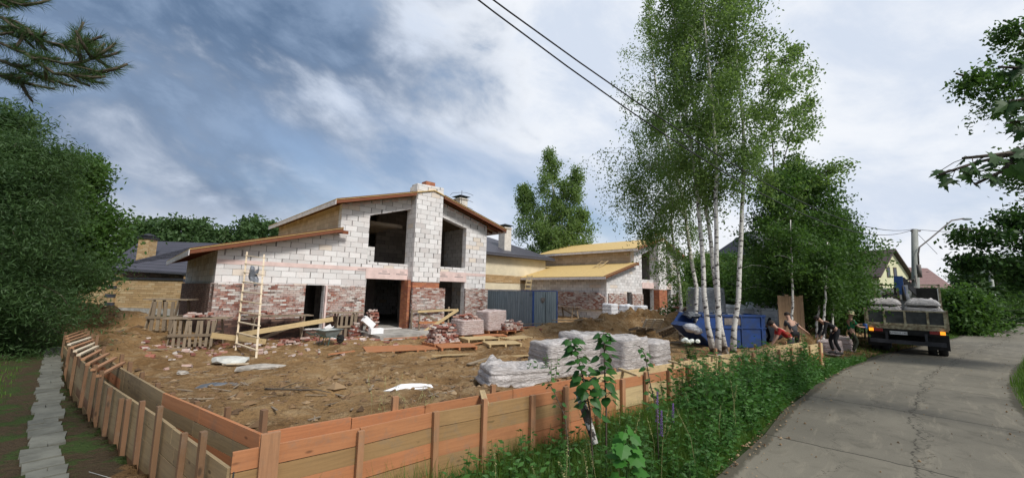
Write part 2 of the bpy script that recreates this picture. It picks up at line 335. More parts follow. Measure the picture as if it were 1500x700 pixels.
# ------------------------------------------------------------------ mesh helper
class MB:
    def __init__(s): s.v = []; s.f = []; s.t = []; s.uv = []; s.sm = []; s.ch = []
    def add(s, vs, fs, tint=0.0, uvs=None, smooth=False):
        o = len(s.v); s.ch.append((o, len(s.f))); s.v += [tuple(v) for v in vs]
        for i, f in enumerate(fs):
            s.f.append([a+o for a in f]); s.t.append(tint); s.sm.append(smooth); s.uv.append(uvs[i] if uvs else None)
        return s
    def box(s, c, d, rz=0.0, tint=0.0, rot=None):
        M = rot if rot is not None else Matrix.Rotation(rz, 3, 'Z'); c = Vector(c); vs = []
        for z in (-.5, .5):
            for x, y in ((-.5, -.5), (.5, -.5), (.5, .5), (-.5, .5)): vs.append(c + M @ Vector((x*d[0], y*d[1], z*d[2])))
        return s.add(vs, [(0, 3, 2, 1), (4, 5, 6, 7), (0, 1, 5, 4), (1, 2, 6, 5), (2, 3, 7, 6), (3, 0, 4, 7)], tint)
    def beam(s, p0, p1, w_, h_, up=(0, 0, 1), tint=None):
        if tint is None: tint = random.random()
        p0 = Vector(p0); p1 = Vector(p1); d = p1-p0; L = d.length; d = d/max(L, 1e-6); up = Vector(up)
        if abs(d.dot(up)) > .98: up = Vector((1, 0, 0)) if abs(d.x) < .9 else Vector((0, 1, 0))
        a = d.cross(up).normalized(); u_ = a.cross(d).normalized(); vs = []
        for p in (p0, p1):
            for x, y in ((-.5, -.5), (.5, -.5), (.5, .5), (-.5, .5)): vs.append(p + a*x*w_ + u_*y*h_)
        o = random.random()*50; fs = [(0, 3, 2, 1), (4, 5, 6, 7)]; uv = [[(o, 0), (o, h_), (o+w_*.1, h_), (o+w_*.1, 0)]]*2
        for i, ww in ((0, w_), (1, h_), (2, w_), (3, h_)):
            j = (i+1) % 4; fs.append((i, j, 4+j, 4+i)); uv.append([(o, i), (o, i+ww), (o+L, i+ww), (o+L, i)])
        return s.add(vs, fs, tint, uv)
    def tube(s, pts, rads, n=8, tint=0.0, cap=True, smooth=True):
        pts = [Vector(p) for p in pts]; N = len(pts)
        if not hasattr(rads, '__len__'): rads = [rads]*N
        ref = Vector((0, 0, 1)) if abs((pts[-1]-pts[0]).normalized().z) < .9 else Vector((1, 0, 0)); vs = []; ls = [0]
        for i in range(N):
            d = (pts[min(i+1, N-1)]-pts[max(i-1, 0)]).normalized(); a = d.cross(ref).normalized(); c = d.cross(a)
            if i: ls.append(ls[-1]+(pts[i]-pts[i-1]).length)
            for k in range(n):
                q = 2*math.pi*k/n; vs.append(pts[i]+(a*math.cos(q)+c*math.sin(q))*rads[i])
        fs = []; uv = []
        for i in range(N-1):
            for k in range(n):
                k2 = (k+1) % n; fs.append((i*n+k, i*n+k2, (i+1)*n+k2, (i+1)*n+k)); uv.append([(k/n, ls[i]), ((k+1)/n, ls[i]), ((k+1)/n, ls[i+1]), (k/n, ls[i+1])])
        s.add(vs, fs, tint, uv, smooth)
        if cap:
            o = len(s.v)-len(vs); s.f += [[o+k for k in range(n)][::-1], [o+(N-1)*n+k for k in range(n)]]
            s.t += [tint]*2; s.uv += [None]*2; s.sm += [False]*2
        return s
    def prism(s, poly, y0, y1, axis='Y', tint=0.0, M=None):      # polygon in (x, z), pulled along y (or x: polygon in (y, z))
        n = len(poly); f = (lambda a, b_, y: (a, y, b_)) if axis == 'Y' else ((lambda a, b_, y: (y, a, b_)) if axis == 'X' else (lambda a, b_, y: (a, b_, y)))
        vs = [f(a, b_, y0) for a, b_ in poly]+[f(a, b_, y1) for a, b_ in poly]
        if M is not None: vs = [M @ Vector(v) for v in vs]
        return s.add(vs, [tuple(range(n)), tuple(range(2*n-1, n-1, -1))]+[(i, i+n, (i+1) % n+n, (i+1) % n) for i in range(n)], tint)
    def lathe(s, prof, c=(0, 0, 0), n=20, tint=0.0, M=None, smooth=True):
        vs = [];
        for r_, z_ in prof:
            for k in range(n):
                q = 2*math.pi*k/n; p = Vector((r_*math.cos(q), r_*math.sin(q), z_))
                if M is not None: p = M @ p
                vs.append(p+Vector(c))
        fs = [(i*n+k, i*n+(k+1) % n, (i+1)*n+(k+1) % n, (i+1)*n+k) for i in range(len(prof)-1) for k in range(n)]
        s.add(vs, fs, tint, None, smooth)
        o = len(s.v)-len(vs); s.f += [[o+k for k in range(n)][::-1], [o+(len(prof)-1)*n+k for k in range(n)]]; s.t += [tint]*2; s.uv += [None]*2; s.sm += [False]*2
        return s
    def blob(s, c, r_, seed=0, n=1, tint=0.0, rough=.25, smooth=False):     # lumpy stone
        rg = random.Random(seed); vs = []; c = Vector(c); rr = r_ if hasattr(r_, '__len__') else (r_, r_, r_); K = 7; M_ = 5
        vs.append(c+Vector((0, 0, rr[2])))
        for i in range(1, M_):
            th = math.pi*i/M_
            for k in range(K):
                ph = 2*math.pi*(k+.5*(i % 2))/K; q = 1+rg.uniform(-rough, rough)
                vs.append(c+Vector((rr[0]*math.sin(th)*math.cos(ph)*q, rr[1]*math.sin(th)*math.sin(ph)*q, rr[2]*math.cos(th)*q)))
        vs.append(c-Vector((0, 0, rr[2]))); fs = [(0, 1+k, 1+(k+1) % K) for k in range(K)]
        for i in range(M_-2):
            for k in range(K): a = 1+i*K+k; b_ = 1+i*K+(k+1) % K; fs.append((a, a+K, b_+K, b_))
        L_ = len(vs)-1; o_ = 1+(M_-2)*K; fs += [(L_, o_+(k+1) % K, o_+k) for k in range(K)]
        return s.add(vs, fs, tint, None, smooth)
    def build_each(s, name, mat, parent=None):       # every primitive becomes a part of its own
        out = []; fi = 0
        for k, (v0, f0) in enumerate(s.ch):
            v1, f1 = s.ch[k+1] if k+1 < len(s.ch) else (len(s.v), len(s.f)); q = MB(); q.v = s.v[v0:v1]; q.f = [[i-v0 for i in f] for f in s.f[f0:f1]]; q.t = s.t[f0:f1]; q.uv = s.uv[f0:f1]; q.sm = s.sm[f0:f1]; out.append(q.build(name, mat, parent))
        return out[0]
    def build(s, name, mat, parent=None, loc=None, rz=0.0):
        me = bpy.data.meshes.new(name); me.from_pydata(s.v, [], s.f)
        if hasattr(mat, 'name'): me.materials.append(mat)
        else: me.materials.append(MATS[mat])
        V = np.array([tuple(v) for v in s.v]); uvl = me.uv_layers.new(name='UVMap'); out = []
        for f, u_ in zip(s.f, s.uv):
            if u_ is not None: out += [c for p in u_ for c in p]
            else:
                P = V[f]; nrm = np.zeros(3)
                for i in range(len(f)): nrm += np.cross(P[i], P[(i+1) % len(f)])
                k = int(np.argmax(np.abs(nrm)*[1, 1, 1.0]))
                ab = ((1, 2), (0, 2), (0, 1))[k]
                out += P[:, ab].ravel().tolist()
        uvl.data.foreach_set('uv', out)
        at = me.attributes.new('tint', 'FLOAT', 'FACE'); at.data.foreach_set('value', s.t)
        me.polygons.foreach_set('use_smooth', s.sm); me.update()
        ob = bpy.data.objects.new(name, me); COL.objects.link(ob)
        if parent: ob.parent = parent
        if loc is not None: ob.location = loc
        ob.rotation_euler.z = rz
        return ob
def thing(name, label, cat, loc=(0, 0, 0), rz=0.0, group=None):
    o = bpy.data.objects.new(name, None); COL.objects.link(o); o.empty_display_size = .2
    o.location = loc; o.rotation_euler = (0, 0, rz); return tag(o, label, cat, group)
def tag(o, label=None, cat=None, group=None, kind=None):
    if label: o['label'] = label
    if cat: o['category'] = cat
    if group: o['group'] = group
    if kind: o['kind'] = kind
    return o
def dup(root, loc, rz=0.0, label=None, sc=None):
    r = root.copy(); COL.objects.link(r); r.location = loc; r.rotation_euler = (0, 0, rz)
    if sc is not None: r.scale = sc if hasattr(sc, '__len__') else (sc,)*3
    if label: r['label'] = label
    for ch in list(root.children):
        c = ch.copy(); COL.objects.link(c); c.parent = r
        for g in list(ch.children): d = g.copy(); COL.objects.link(d); d.parent = c
    return r
def soup(name, mat, V, k, tint, parent=None):           # V: (N*k,3) vertices of N k-gons
    N = len(V)//k; me = bpy.data.meshes.new(name); me.vertices.add(N*k); me.vertices.foreach_set('co', np.ascontiguousarray(V, dtype=np.float32).ravel())
    me.loops.add(N*k); me.loops.foreach_set('vertex_index', np.arange(N*k, dtype=np.int32)); me.polygons.add(N)
    me.polygons.foreach_set('loop_start', np.arange(0, N*k, k, dtype=np.int32)); me.polygons.foreach_set('loop_total', np.full(N, k, dtype=np.int32))
    me.materials.append(MATS[mat]); at = me.attributes.new('tint', 'FLOAT', 'FACE'); at.data.foreach_set('value', np.asarray(tint, dtype=np.float32))
    me.update(calc_edges=True); ob = bpy.data.objects.new(name, me); COL.objects.link(ob)
    if parent: ob.parent = parent
    return ob
def leaves(C, size, aspect=.55, hang=0.0, rg=rng, flat=0.0, axis=None):         # kite-shaped leaves at points C
    N = len(C); a = rg.normal(size=(N, 3)) if axis is None else axis+rg.normal(size=(N, 3))*.35
    a[:, 2] -= hang; a[:, 2] *= (1-flat); a /= np.linalg.norm(a, axis=1)[:, None]+1e-9
    q = rg.normal(size=(N, 3)); q[:, 2] *= (1-flat); b_ = np.cross(a, q); b_ /= np.linalg.norm(b_, axis=1)[:, None]+1e-9
    if flat: 
        b_[:, 2] *= (1-flat); b_ /= np.linalg.norm(b_, axis=1)[:, None]+1e-9
    sz = (size*rg.uniform(.65, 1.35, N))[:, None]; V = np.empty((N, 4, 3))
    V[:, 0] = C-a*sz*.5; V[:, 1] = C+b_*sz*aspect*.5-a*sz*.08; V[:, 2] = C+a*sz*.5; V[:, 3] = C-b_*sz*aspect*.5-a*sz*.08
    return V.reshape(-1, 3)

# ------------------------------------------------------------------ value noise for terrain
def vnoise(x, y, seed=0):
    xi = np.floor(x).astype(np.int64); yi = np.floor(y).astype(np.int64); xf = x-xi; yf = y-yi
    def h(a, b_): n = (a*374761393+b_*668265263+seed*1442695) & 0x7fffffff; n = (n ^ (n >> 13))*1274126177 & 0x7fffffff; return ((n ^ (n >> 16)) & 0xffff)/65535.0
    u_ = xf*xf*(3-2*xf); v_ = yf*yf*(3-2*yf)
    return (h(xi, yi)*(1-u_)+h(xi+1, yi)*u_)*(1-v_)+(h(xi, yi+1)*(1-u_)+h(xi+1, yi+1)*u_)*v_
def fbm(x, y, o=5, seed=0):
    s_ = 0; a = .5; f = 1.0
    for i in range(o): s_ = s_+a*(vnoise(x*f+i*17.3, y*f-i*9.1, seed+i)-.5); a *= .5; f *= 2.03
    return s_
def sstep(x, a, b_): q = np.clip((x-a)/(b_-a), 0, 1); return q*q*(3-2*q)
def segdist(x, y, P):                                   # distance to a polyline, side sign (+ = left of it), arc length
    best = np.full(x.shape, 1e9); side = np.zeros(x.shape); arc = np.zeros(x.shape); acc = 0.0
    for (x0, y0), (x1, y1) in zip(P[:-1], P[1:]):
        dx, dy = x1-x0, y1-y0; L = math.hypot(dx, dy); q = np.clip(((x-x0)*dx+(y-y0)*dy)/(L*L), 0, 1)
        d = np.hypot(x-x0-q*dx, y-y0-q*dy); cr = dx*(y-y0)-dy*(x-x0); m_ = d < best
        best = np.where(m_, d, best); side = np.where(m_, np.sign(cr), side); arc = np.where(m_, acc+q*L, arc); acc += L
    return best, side, arc

ROADL = [(-30, -28), (-2.6, 0.2), (2.75, 5.59), (4.38, 7.25), (7.15, 10.05), (11.75, 14.11), (18.5, 19.0), (27.07, 24.6), (48.4, 40.0), (80, 64.5), (117.5, 93.), (200, 160)]
RW = 3.65
FRONT_OUT = [(-2.15, 3.26), (-1.39, 3.88), (-.77, 4.46), (.3, 5.26), (1.65, 6.36), (4.34, 8.46), (7.38, 10.79), (9.9, 12.75)]
FRONT_IN = [(-2.2, 3.79), (-1.62, 4.26), (-.98, 4.80), (.05, 5.62), (1.39, 6.70), (4.06, 8.80), (7.1, 11.15), (9.6, 13.1)]
LEFT_IN = [(-2.24, 3.78), (-4.25, 5.06), (-6.02, 6.35), (-8.11, 7.93), (-9.77, 9.36), (-11.9, 11.1)]
LEFT_OUT = [(-2.17, 3.28), (-3.78, 4.45), (-5.74, 5.82), (-7.80, 7.41), (-9.37, 8.67), (-11.3, 10.3)]

def height(x, y, fine=True):
    x = np.asarray(x, float); y = np.asarray(y, float)
    z = .04*fbm(x*.3, y*.3, 3, 5)
    dl, sl_, _ = segdist(x, y, LEFT_OUT); outl = sl_ > 0              # camera-left of the trench
    df, sf, _ = segdist(x, y, FRONT_OUT); inside = (sf > 0) | (y > 20)
    leftside = (x < -2.1) & (((sl_ > 0) & (y < 16)) | (x < -18))
    z = z+np.where(x < -1.2, .5*sstep(-x, 1.2, 3.2)*(1-sstep(y, 13, 19)), 0)*np.where(leftside | (y < 3.8), 1, 0)
    site = inside & ~leftside & (y > 3) & (x < 22)
    z = z+np.where(site, .62*(1-sstep(np.hypot(x+1, y-2), 4.0, 12.5)), 0)
    amp = np.where(site, .34, .04)
    z = z+amp*fbm(x*.9, y*.9, 4, 2)
    if fine: z = z+np.where(site, .17, .015)*fbm(x*2.6, y*2.6, 5, 9)
    rut = np.abs(((x*.35+y*.94)+.8*fbm(x*.2, y*.2, 3, 77)*4) % 5.3-2.6); z = z-np.where(site & (y < 17), .09*np.exp(-((rut-.75)/.22)**2), 0)
    def bumpg(cx, cy, r1, r2, a, h_, rough=.35):
        ca, sa = math.cos(a), math.sin(a); u_ = ((x-cx)*ca+(y-cy)*sa)/r1; v_ = (-(x-cx)*sa+(y-cy)*ca)/r2
        g = np.exp(-(u_*u_+v_*v_)); return h_*g*(1+rough*2*fbm(x*1.6, y*1.6, 4, 31))
    z = z+bumpg(-19.5, 18.6, 3.6, 2.0, .5, 1.25)+bumpg(-14.8, 15.6, 2.6, 1.4, .9, .55)+bumpg(-13.2, 13.4, 2.0, 1.3, 2.5, .35)
    z = z+bumpg(8.6, 25.6, 6.5, 1.5, .35, 1.05, .7)+bumpg(15.0, 21.8, 3.2, 1.3, .2, .75, .7)+bumpg(13.3, 18.4, 1.9, .9, .7, .75, .5)+bumpg(2.6, 8.6, 1.4, .8, .7, .16)
    # trenches inside the formwork
    for A_, B_ in ((FRONT_OUT, FRONT_IN), (LEFT_OUT, LEFT_IN)):
        mid = [((a[0]+b_[0])/2, (a[1]+b_[1])/2) for a, b_ in zip(A_, B_)]; d, _, arc = segdist(x, y, mid)
        z = np.where(d < .21, -.30, z)
    # grass bank between the boards and the road, road bed kept just under the slabs
    d, s_, _ = segdist(x, y, ROADL); onroad = (s_ < 0) & (d < RW+.05)
    z = np.where(onroad, -.012, z); z = np.where((s_ < 0) & (d >= RW+.05), z*.5+.03*sstep(d, RW, RW+.5), z)
    z = np.where((s_ > 0) & (d < .25) & (y > 4), np.minimum(z, .03), z)
    # level pad under houses
    return z

def hz(x, y): return float(height(np.array([x]), np.array([y]))[0])
def on(p, dz=0.0): return Vector((p.x, p.y, hz(p.x, p.y)+dz))

# ground sheet
def axis(lo, hi, st, far):
    a = list(np.arange(lo, hi, st)); s_ = st; v_ = lo; pre = []
    while v_ > -far: s_ *= 1.28; v_ -= s_; pre.append(v_)
    v_ = a[-1]; s_ = st; post = []
    while v_ < far: s_ *= 1.28; v_ += s_; post.append(v_)
    return np.array(pre[::-1]+a+post)
ax = axis(-23, 21, .105, 900); ay = axis(2.2, 31, .105, 900)
XX, YY = np.meshgrid(ax, ay); ZZ = height(XX, YY)
nx, ny = len(ax), len(ay)
me = bpy.data.meshes.new('ground'); V = np.stack([XX, YY, ZZ], -1).reshape(-1, 3)
idx = np.arange(nx*ny).reshape(ny, nx); F_ = np.stack([idx[:-1, :-1], idx[:-1, 1:], idx[1:, 1:], idx[1:, :-1]], -1).reshape(-1, 4)
me.vertices.add(len(V)); me.vertices.foreach_set('co', V.astype(np.float32).ravel()); me.loops.add(F_.size); me.loops.foreach_set('vertex_index', F_.astype(np.int32).ravel())
me.polygons.add(len(F_)); me.polygons.foreach_set('loop_start', np.arange(0, F_.size, 4, dtype=np.int32)); me.polygons.foreach_set('loop_total', np.full(len(F_), 4, dtype=np.int32))
me.polygons.foreach_set('use_smooth', np.ones(len(F_), dtype=bool)); me.update(calc_edges=True)
xf, yf = V[:, 0], V[:, 1]
d_, s_, _ = segdist(xf, yf, FRONT_OUT); dr, sr, _ = segdist(xf, yf, ROADL); dl_, sl2, _ = segdist(xf, yf, LEFT_OUT)
earth = ((s_ > 0) | (yf > 18)) & (xf < 24) & (yf < 44) & (sr > 0)
lft = (xf < -2.1) & (sl2 > 0) & (yf < 18)
em = np.where(earth & ~lft, 1.0, 0.0); em = np.where(lft, .62, em); em = np.where(lft & (xf > -4.2+2*fbm(xf*.8, yf*.8, 3, 3)) & (yf < 5.4), .84, em); em = np.where((sr > 0) & ~earth & (dr > 1.2) & (yf < 16) & ~lft, .3, em); em = np.where((xf < -24) | (yf > 40), .1, em)
at = me.attributes.new('earth', 'FLOAT', 'POINT'); at.data.foreach_set('value', em.astype(np.float32))
mt, t, b, o = new_mat('ground_mat'); c = t.tc(); e = t.attr('earth')
a1, _ = t.noise(c, .35, 6, .65, .4); a2, _ = t.noise(c, 2.2, 7, .72, .3); a3, _ = t.noise(c, 14, 6, .75); a4, _ = t.noise(t.vm('ADD', c, (9, 4, 0)), .8, 5, .6, .5)
so_ = t.mix(t.step(a1, .35, .65), (.190, .108, .046), (.345, .215, .100)); so_ = t.mix(t.step(a2, .45, .72), so_, (.42, .30, .17)); so_ = t.mix(t.m('MULTIPLY', t.step(a3, .48, .70), .65), so_, (.05, .030, .016))
so_ = t.mix(t.m('MULTIPLY', t.step(a4, .62, .74), .6), so_, (.44, .40, .34)); so_ = t.mix(t.m('MULTIPLY', t.step(a4, .30, .20), .0), so_, (.1, .1, .1))
dk_ = t.mix(a3, (.052, .038, .022), (.11, .08, .048)); gr_ = t.mix(t.step(a2, .4, .6), (.028, .052, .014), (.055, .085, .025))
lf = t.mix(t.step(t.m('ADD', a2, t.m('MULTIPLY', a1, .3)), .62, .72), dk_, gr_)
col = t.mix(t.step(t.m('ADD', e, t.m('MULTIPLY', t.m('SUBTRACT', a2, .5), .6)), .08, .4), gr_, lf); col = t.mix(t.step(t.m('ADD', e, t.m('MULTIPLY', t.m('SUBTRACT', a2, .5), .3)), .76, .84), col, so_)
hh = t.m('ADD', t.m('MULTIPLY', a3, .45), a2); set_b(t, b, col, .95, t.bump(hh, 1.0, .16), spec=.1)
me.materials.append(mt); gr = bpy.data.objects.new('ground', me); COL.objects.link(gr); tag(gr, 'churned brown earth of the building site with grass around it', None, None, 'structure')

# road
mb = MB(); P = [Vector((*p, 0)) for p in ROADL]; pts = []; acc = 0; prev = None
for i in range(len(P)-1):
    n_ = max(1, int((P[i+1]-P[i]).length/1.5)); pts += [P[i].lerp(P[i+1], k/n_) for k in range(n_)]
pts.append(P[-1]); NS = 6; arcs = [0]
for a, b_ in zip(pts, pts[1:]): arcs.append(arcs[-1]+(b_-a).length)
s_ref = arcs[min(range(len(pts)), key=lambda i: (pts[i]-Vector((4.38, 7.25, 0))).length)]
vs = []; 
for i, p in enumerate(pts):
    d = (pts[min(i+1, len(pts)-1)]-pts[max(i-1, 0)]).normalized(); nn = Vector((d.y, -d.x, 0))
    for k in range(NS+1):
        q = RW*k/NS; jit = (.07*math.sin(arcs[i]*3.1)+.05*math.sin(arcs[i]*7.7)) if k in (0, NS) else 0
        vs.append(p+nn*(q+jit)+Vector((0, 0, .022+.03*math.sin(math.pi*k/NS)*.6)))
fs = []; uv = []
for i in range(len(pts)-1):
    for k in range(NS):
        fs.append((i*(NS+1)+k, i*(NS+1)+k+1, (i+1)*(NS+1)+k+1, (i+1)*(NS+1)+k))
        uv.append([(arcs[i]-s_ref, RW*k/NS), (arcs[i]-s_ref, RW*(k+1)/NS), (arcs[i+1]-s_ref, RW*(k+1)/NS), (arcs[i+1]-s_ref, RW*k/NS)])
mb.add(vs, fs, 0, uv, True)
mt, t, b, o = new_mat('road_concrete'); uvn = t.tc('UV'); su, tv = t.xyz(uvn)[:2]
w1, _ = t.noise(t.comb(tv, 0, 0), 1.6, 5, .7); w2, _ = t.noise(uvn, .42, 6, .62, .5); w3, _ = t.noise(uvn, 26, 5, .75); w4, _ = t.noise(uvn, 2.4, 6, .68, .8)
j = t.m('ADD', su, t.m('MULTIPLY', t.m('SUBTRACT', w1, .5), .22)); fj = t.m('ABSOLUTE', t.m('SUBTRACT', t.m('FRACT', t.m('ADD', t.m('DIVIDE', j, 3.87), .5)), .5))
joint = t.m('LESS_THAN', fj, .0042)
def crack(c0, amp, sc, w_, seed):
    q, _ = t.noise(t.comb(t.m('ADD', su, seed), seed, 0), sc, 8, .74); q2, _ = t.noise(t.comb(t.m('ADD', su, seed*3), tv, 0), 3.2, 3, .6)
    dd = t.m('ABSOLUTE', t.m('SUBTRACT', tv, t.m('ADD', c0, t.m('MULTIPLY', t.m('SUBTRACT', q, .5), amp))))
    return t.m('LESS_THAN', dd, t.m('MULTIPLY', t.m('SUBTRACT', q2, .25), w_))
ck = t.m('MAXIMUM', crack(1.95, 1.1, .8, .040, 0.0), t.m('MAXIMUM', crack(2.05, 1.5, 1.1, .028, 7.7), crack(1.2, 3.2, .35, .012, 13.0)))
sp = t.m('MULTIPLY', t.step(w4, .6, .8), t.step(t.m('ABSOLUTE', t.m('SUBTRACT', tv, 2.0)), .7, .1))
col = t.mix(t.step(w2, .35, .65), (.120, .110, .088), (.190, .173, .136)); col = t.mix(t.m('MULTIPLY', w3, .5), col, (.098, .090, .072)); col = t.mix(t.m('MULTIPLY', t.step(w4, .50, .70), .65), col, (.068, .062, .048))
sl_r, _ = t.white(t.comb(t.m('FLOOR', t.m('ADD', t.m('DIVIDE', j, 3.87), .0)), 2.0, 0)); col = t.mix(t.m('MULTIPLY', sl_r, .45), col, (.215, .195, .150))
w5, _ = t.noise(t.vm('MULTIPLY', uvn, (.5, 3.0, 1)), 1.3, 6, .7, .6); col = t.mix(t.m('MULTIPLY', t.step(w5, .52, .66), .45), col, (.25, .222, .168)); w6, _ = t.noise(uvn, 90, 2, .8); col = t.mix(t.m('MULTIPLY', t.step(w6, .5, .75), .5), col, (.035, .033, .028))
edge = t.m('SUBTRACT', 1.0, t.step(t.m('MINIMUM', tv, t.m('SUBTRACT', RW, tv)), .0, .45)); edge = t.step(t.m('ADD', edge, t.m('SUBTRACT', w4, .5)), .55, .8)
col = t.mix(t.m('MULTIPLY', edge, .75), col, (.05, .045, .03)); col = t.mix(t.m('MULTIPLY', sp, .35), col, (.06, .054, .042))
ln = t.m('MAXIMUM', joint, ck); col = t.mix(t.m('MULTIPLY', ln, .85), col, (.024, .021, .016))
h = t.m('SUBTRACT', t.m('MULTIPLY', w3, .3), ln); set_b(t, b, col, .88, t.bump(h, .6, .02), spec=.2)
road = mb.build('road', mt); tag(road, 'cracked concrete slab road running off to the right', None, None, 'structure')

# stepping stone path on the left
mb = MB(); p0 = G(62, 700, .52); p1 = G(78, 515, .5); d = (p1-p0); L = d.length; d.normalize(); nn = Vector((-d.y, d.x, 0)); q = -1.0; i = 0
while q < L+.5:
    w_ = random.uniform(.22, .30); gap = random.uniform(.012, .03); c = p0+d*q; off = .06*math.sin(i*1.3)+(.07 if i % 5 == 2 else 0)
    for sx in (-.07, .07) if i % 4 == 0 else (0,):
        ww = .135 if i % 4 == 0 else .285; cc = c+nn*(off*.4+sx+random.uniform(-.01, .01)); cc.z = hz(cc.x, cc.y)-.012+random.uniform(0, .012)
        mb.box(cc, (w_, ww, .07), rot=Matrix.Rotation(math.atan2(d.y, d.x)+random.uniform(-.08, .08), 3, 'Z') @ Matrix.Rotation(random.gauss(0, .03), 3, 'X'))
    q += w_+gap; i += 1
tag(mb.build('path', 'stone_slab'), 'grey slab stepping path beside the trench', None, None, 'structure')

# ------------------------------------------------------------------ the two unfinished houses (same design)
HROT = R(44.0)
def wallprism(mb, u0, u1, z0, z1a, z1b, v0, v1, tint=0.0, zmid=None):
    poly = [(u0, z0), (u1, z0), (u1, z1b)] + ([zmid] if zmid else []) + [(u0, z1a)]
    return mb.prism(poly, v0, v1, 'Y', tint)
def wing(u): return 3.80+.268*(u+.96)-.24         # underside of the low roof
def gab(u): return 8.27-.275*abs(u-10.0)-.24      # underside of the gable roof
def house(loc, label, second=False):
    H_ = thing('unfinished_house', label, 'house', loc, HROT, 'twin houses under construction')
    T = .38; D = 12.0; W = 14.75
    # front wall of aerated block, in panels round the openings
    L2 = 2.45
    fr = MB()
    def pn(u0, u1, za, zb, ta, tb, mid=None):
        poly = [(u0, za), (u1, zb), (u1, tb)]+([mid] if mid else [])+[(u0, ta)]; fr.prism(poly, 0, T)
    for a in ((0, 3.5, 0, 0, 3.0, 3.0), (3.5, 4.4, 0, 0, .36, .36), (3.5, 4.4, L2, L2, 3.0, 3.0), (4.4, 6.48, 0, 0, 3.0, 3.0),
              (0, 4.95, 3.0, 3.0, wing(0), wing(4.95)), (4.95, 6.45, 3.0, 3.0, gab(4.95), gab(6.45)), (6.45, 8.87, 3.46, 3.46, 3.75, 3.75),
              (6.45, 8.87, 6.26, 6.98, gab(6.45), gab(8.87)), (10.95, 13.0, 3.46, 3.46, 3.75, 3.75), (10.95, 13.0, 6.86, 6.36, gab(10.95), gab(13.0)),
              (13.0, W, 0, 0, gab(13.0), gab(W)), (6.48, 8.87, 0, 0, .18, .18), (10.95, 13.0, 0, 0, .15, .15)): pn(*a)
    pn(8.87, 10.95, 0, 0, gab(8.87), gab(10.95), (10.0, gab(10.0)))
    fr.build('front_wall', 'aerated_block', H_)
    # side and back walls, upper side wall
    sw = MB(); sw.prism([(T, 0), (D, 0), (D, wing(0)), (T, wing(0))], 0, T, 'X'); sw.build('side_wall', 'aerated_block', H_)
    uw = MB(); uw.prism([(T, wing(4.95)-.3), (D, wing(4.95)-.3), (D, gab(4.95)), (T, gab(4.95))], 4.95, 4.95+T, 'X'); uw.build('upper_side_wall', 'orange_lit_block', H_)
    bw = MB()
    bw.prism([(T, 0), (4.95, 0), (4.95, wing(4.95)), (T, wing(T))], D-T, D); bw.prism([(4.95+T+.002, 0), (7.0, 0), (7.0, gab(7.0)), (4.95+T+.002, gab(5.33))], D-T, D)
    bw.prism([(7.0, 0), (8.6, 0), (8.6, 3.9), (7, 3.9)], D-T, D); bw.prism([(7, 5.5), (8.6, 5.5), (8.6, gab(8.6)), (7, gab(7.0))], D-T, D)
    bw.prism([(8.6, 0), (W, 0), (W, gab(W)), (10.0, gab(10.0)), (8.6, gab(8.6))], D-T, D)
    bw.prism([(T, 0), (D-T, 0), (D-T, gab(W)), (T, gab(W))], W-T, W, 'X'); bw.build('rear_wall', 'aerated_block', H_)
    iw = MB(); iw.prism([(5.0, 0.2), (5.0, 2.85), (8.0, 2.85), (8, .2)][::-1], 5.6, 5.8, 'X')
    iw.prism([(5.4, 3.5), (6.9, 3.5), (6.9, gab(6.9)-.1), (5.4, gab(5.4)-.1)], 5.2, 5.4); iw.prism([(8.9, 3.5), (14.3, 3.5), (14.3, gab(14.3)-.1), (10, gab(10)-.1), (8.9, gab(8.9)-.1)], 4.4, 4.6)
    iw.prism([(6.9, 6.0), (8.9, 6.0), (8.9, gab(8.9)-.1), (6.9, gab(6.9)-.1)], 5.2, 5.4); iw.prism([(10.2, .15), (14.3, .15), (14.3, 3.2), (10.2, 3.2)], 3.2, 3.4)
    iw.prism([(4.6, .2), (9.6, .2), (9.6, 3.1), (4.6, 3.1)], 5.6, 5.8); iw.build_each('inner_wall', 'inner_block_shaded', H_)
    sl_ = MB(); sl_.box((W/2, D/2, .08), (W-2*T-.02, D-2*T-.02, .16)); sl_.box((9.9, D/2, 3.30), (8.9, D-2*T-.02, .26)); sl_.build_each('floor_slab', 'concrete', H_)
    # brick facing proud of the blocks; dark lower bricks, plank shade added in colour
    B = -.13
    br = MB(); dkb = MB()
    for u0, u1, zb, zt in ((-.13, 3.5, .92, 2.45), (4.52, 6.42, .92, 2.45), (13.0, W+.12, .0, 2.45)): br.prism([(u0, zb), (u1, zb), (u1, zt), (u0, zt)], B, -.004)
    for u0, u1, zt in ((-.13, 3.5, .92), (3.5, 4.52, .34), (4.52, 6.42, .92)): dkb.prism([(u0, 0), (u1, 0), (u1, zt-.002), (u0, zt-.002)], B, -.004)
    if second:
        br = MB(); 
        for u0, u1 in ((.2, 3.3), (4.3, 6.4), (13.4, W+.12)): br.prism([(u0, .95), (u1, .95), (u1, 2.3), (u0, 2.3)], B, -.004)
        dkb = MB()
        for u0, u1 in ((-.13, 3.5), (3.9, 6.42)): dkb.prism([(u0, 0), (u1, 0), (u1, .7), (u0, .7)], B+.03, -.004)
    br.build_each('brick_facing', 'old_brick', H_); dkb.build_each('dark_shaded_brick_base', 'dark_brick', H_)
    sb = MB()
    if second:
        pts_ = [(.02, .9), (2.2, .82), (D-.4, .9), (D-.4, 2.35), (6, 2.45), (3.0, 2.35), (.9, 2.38), (.4, 2.1), (.02, 1.9)]; sb.prism(pts_, -.26, -.004, 'X'); sb.build('side_brick_facing', 'old_brick', H_)
    else:
        sb.prism([(B, 0), (D, 0), (D, 2.42), (B, 2.42)], -.134, -.006, 'X'); sb.build('side_brick_facing', 'brown_brick', H_)
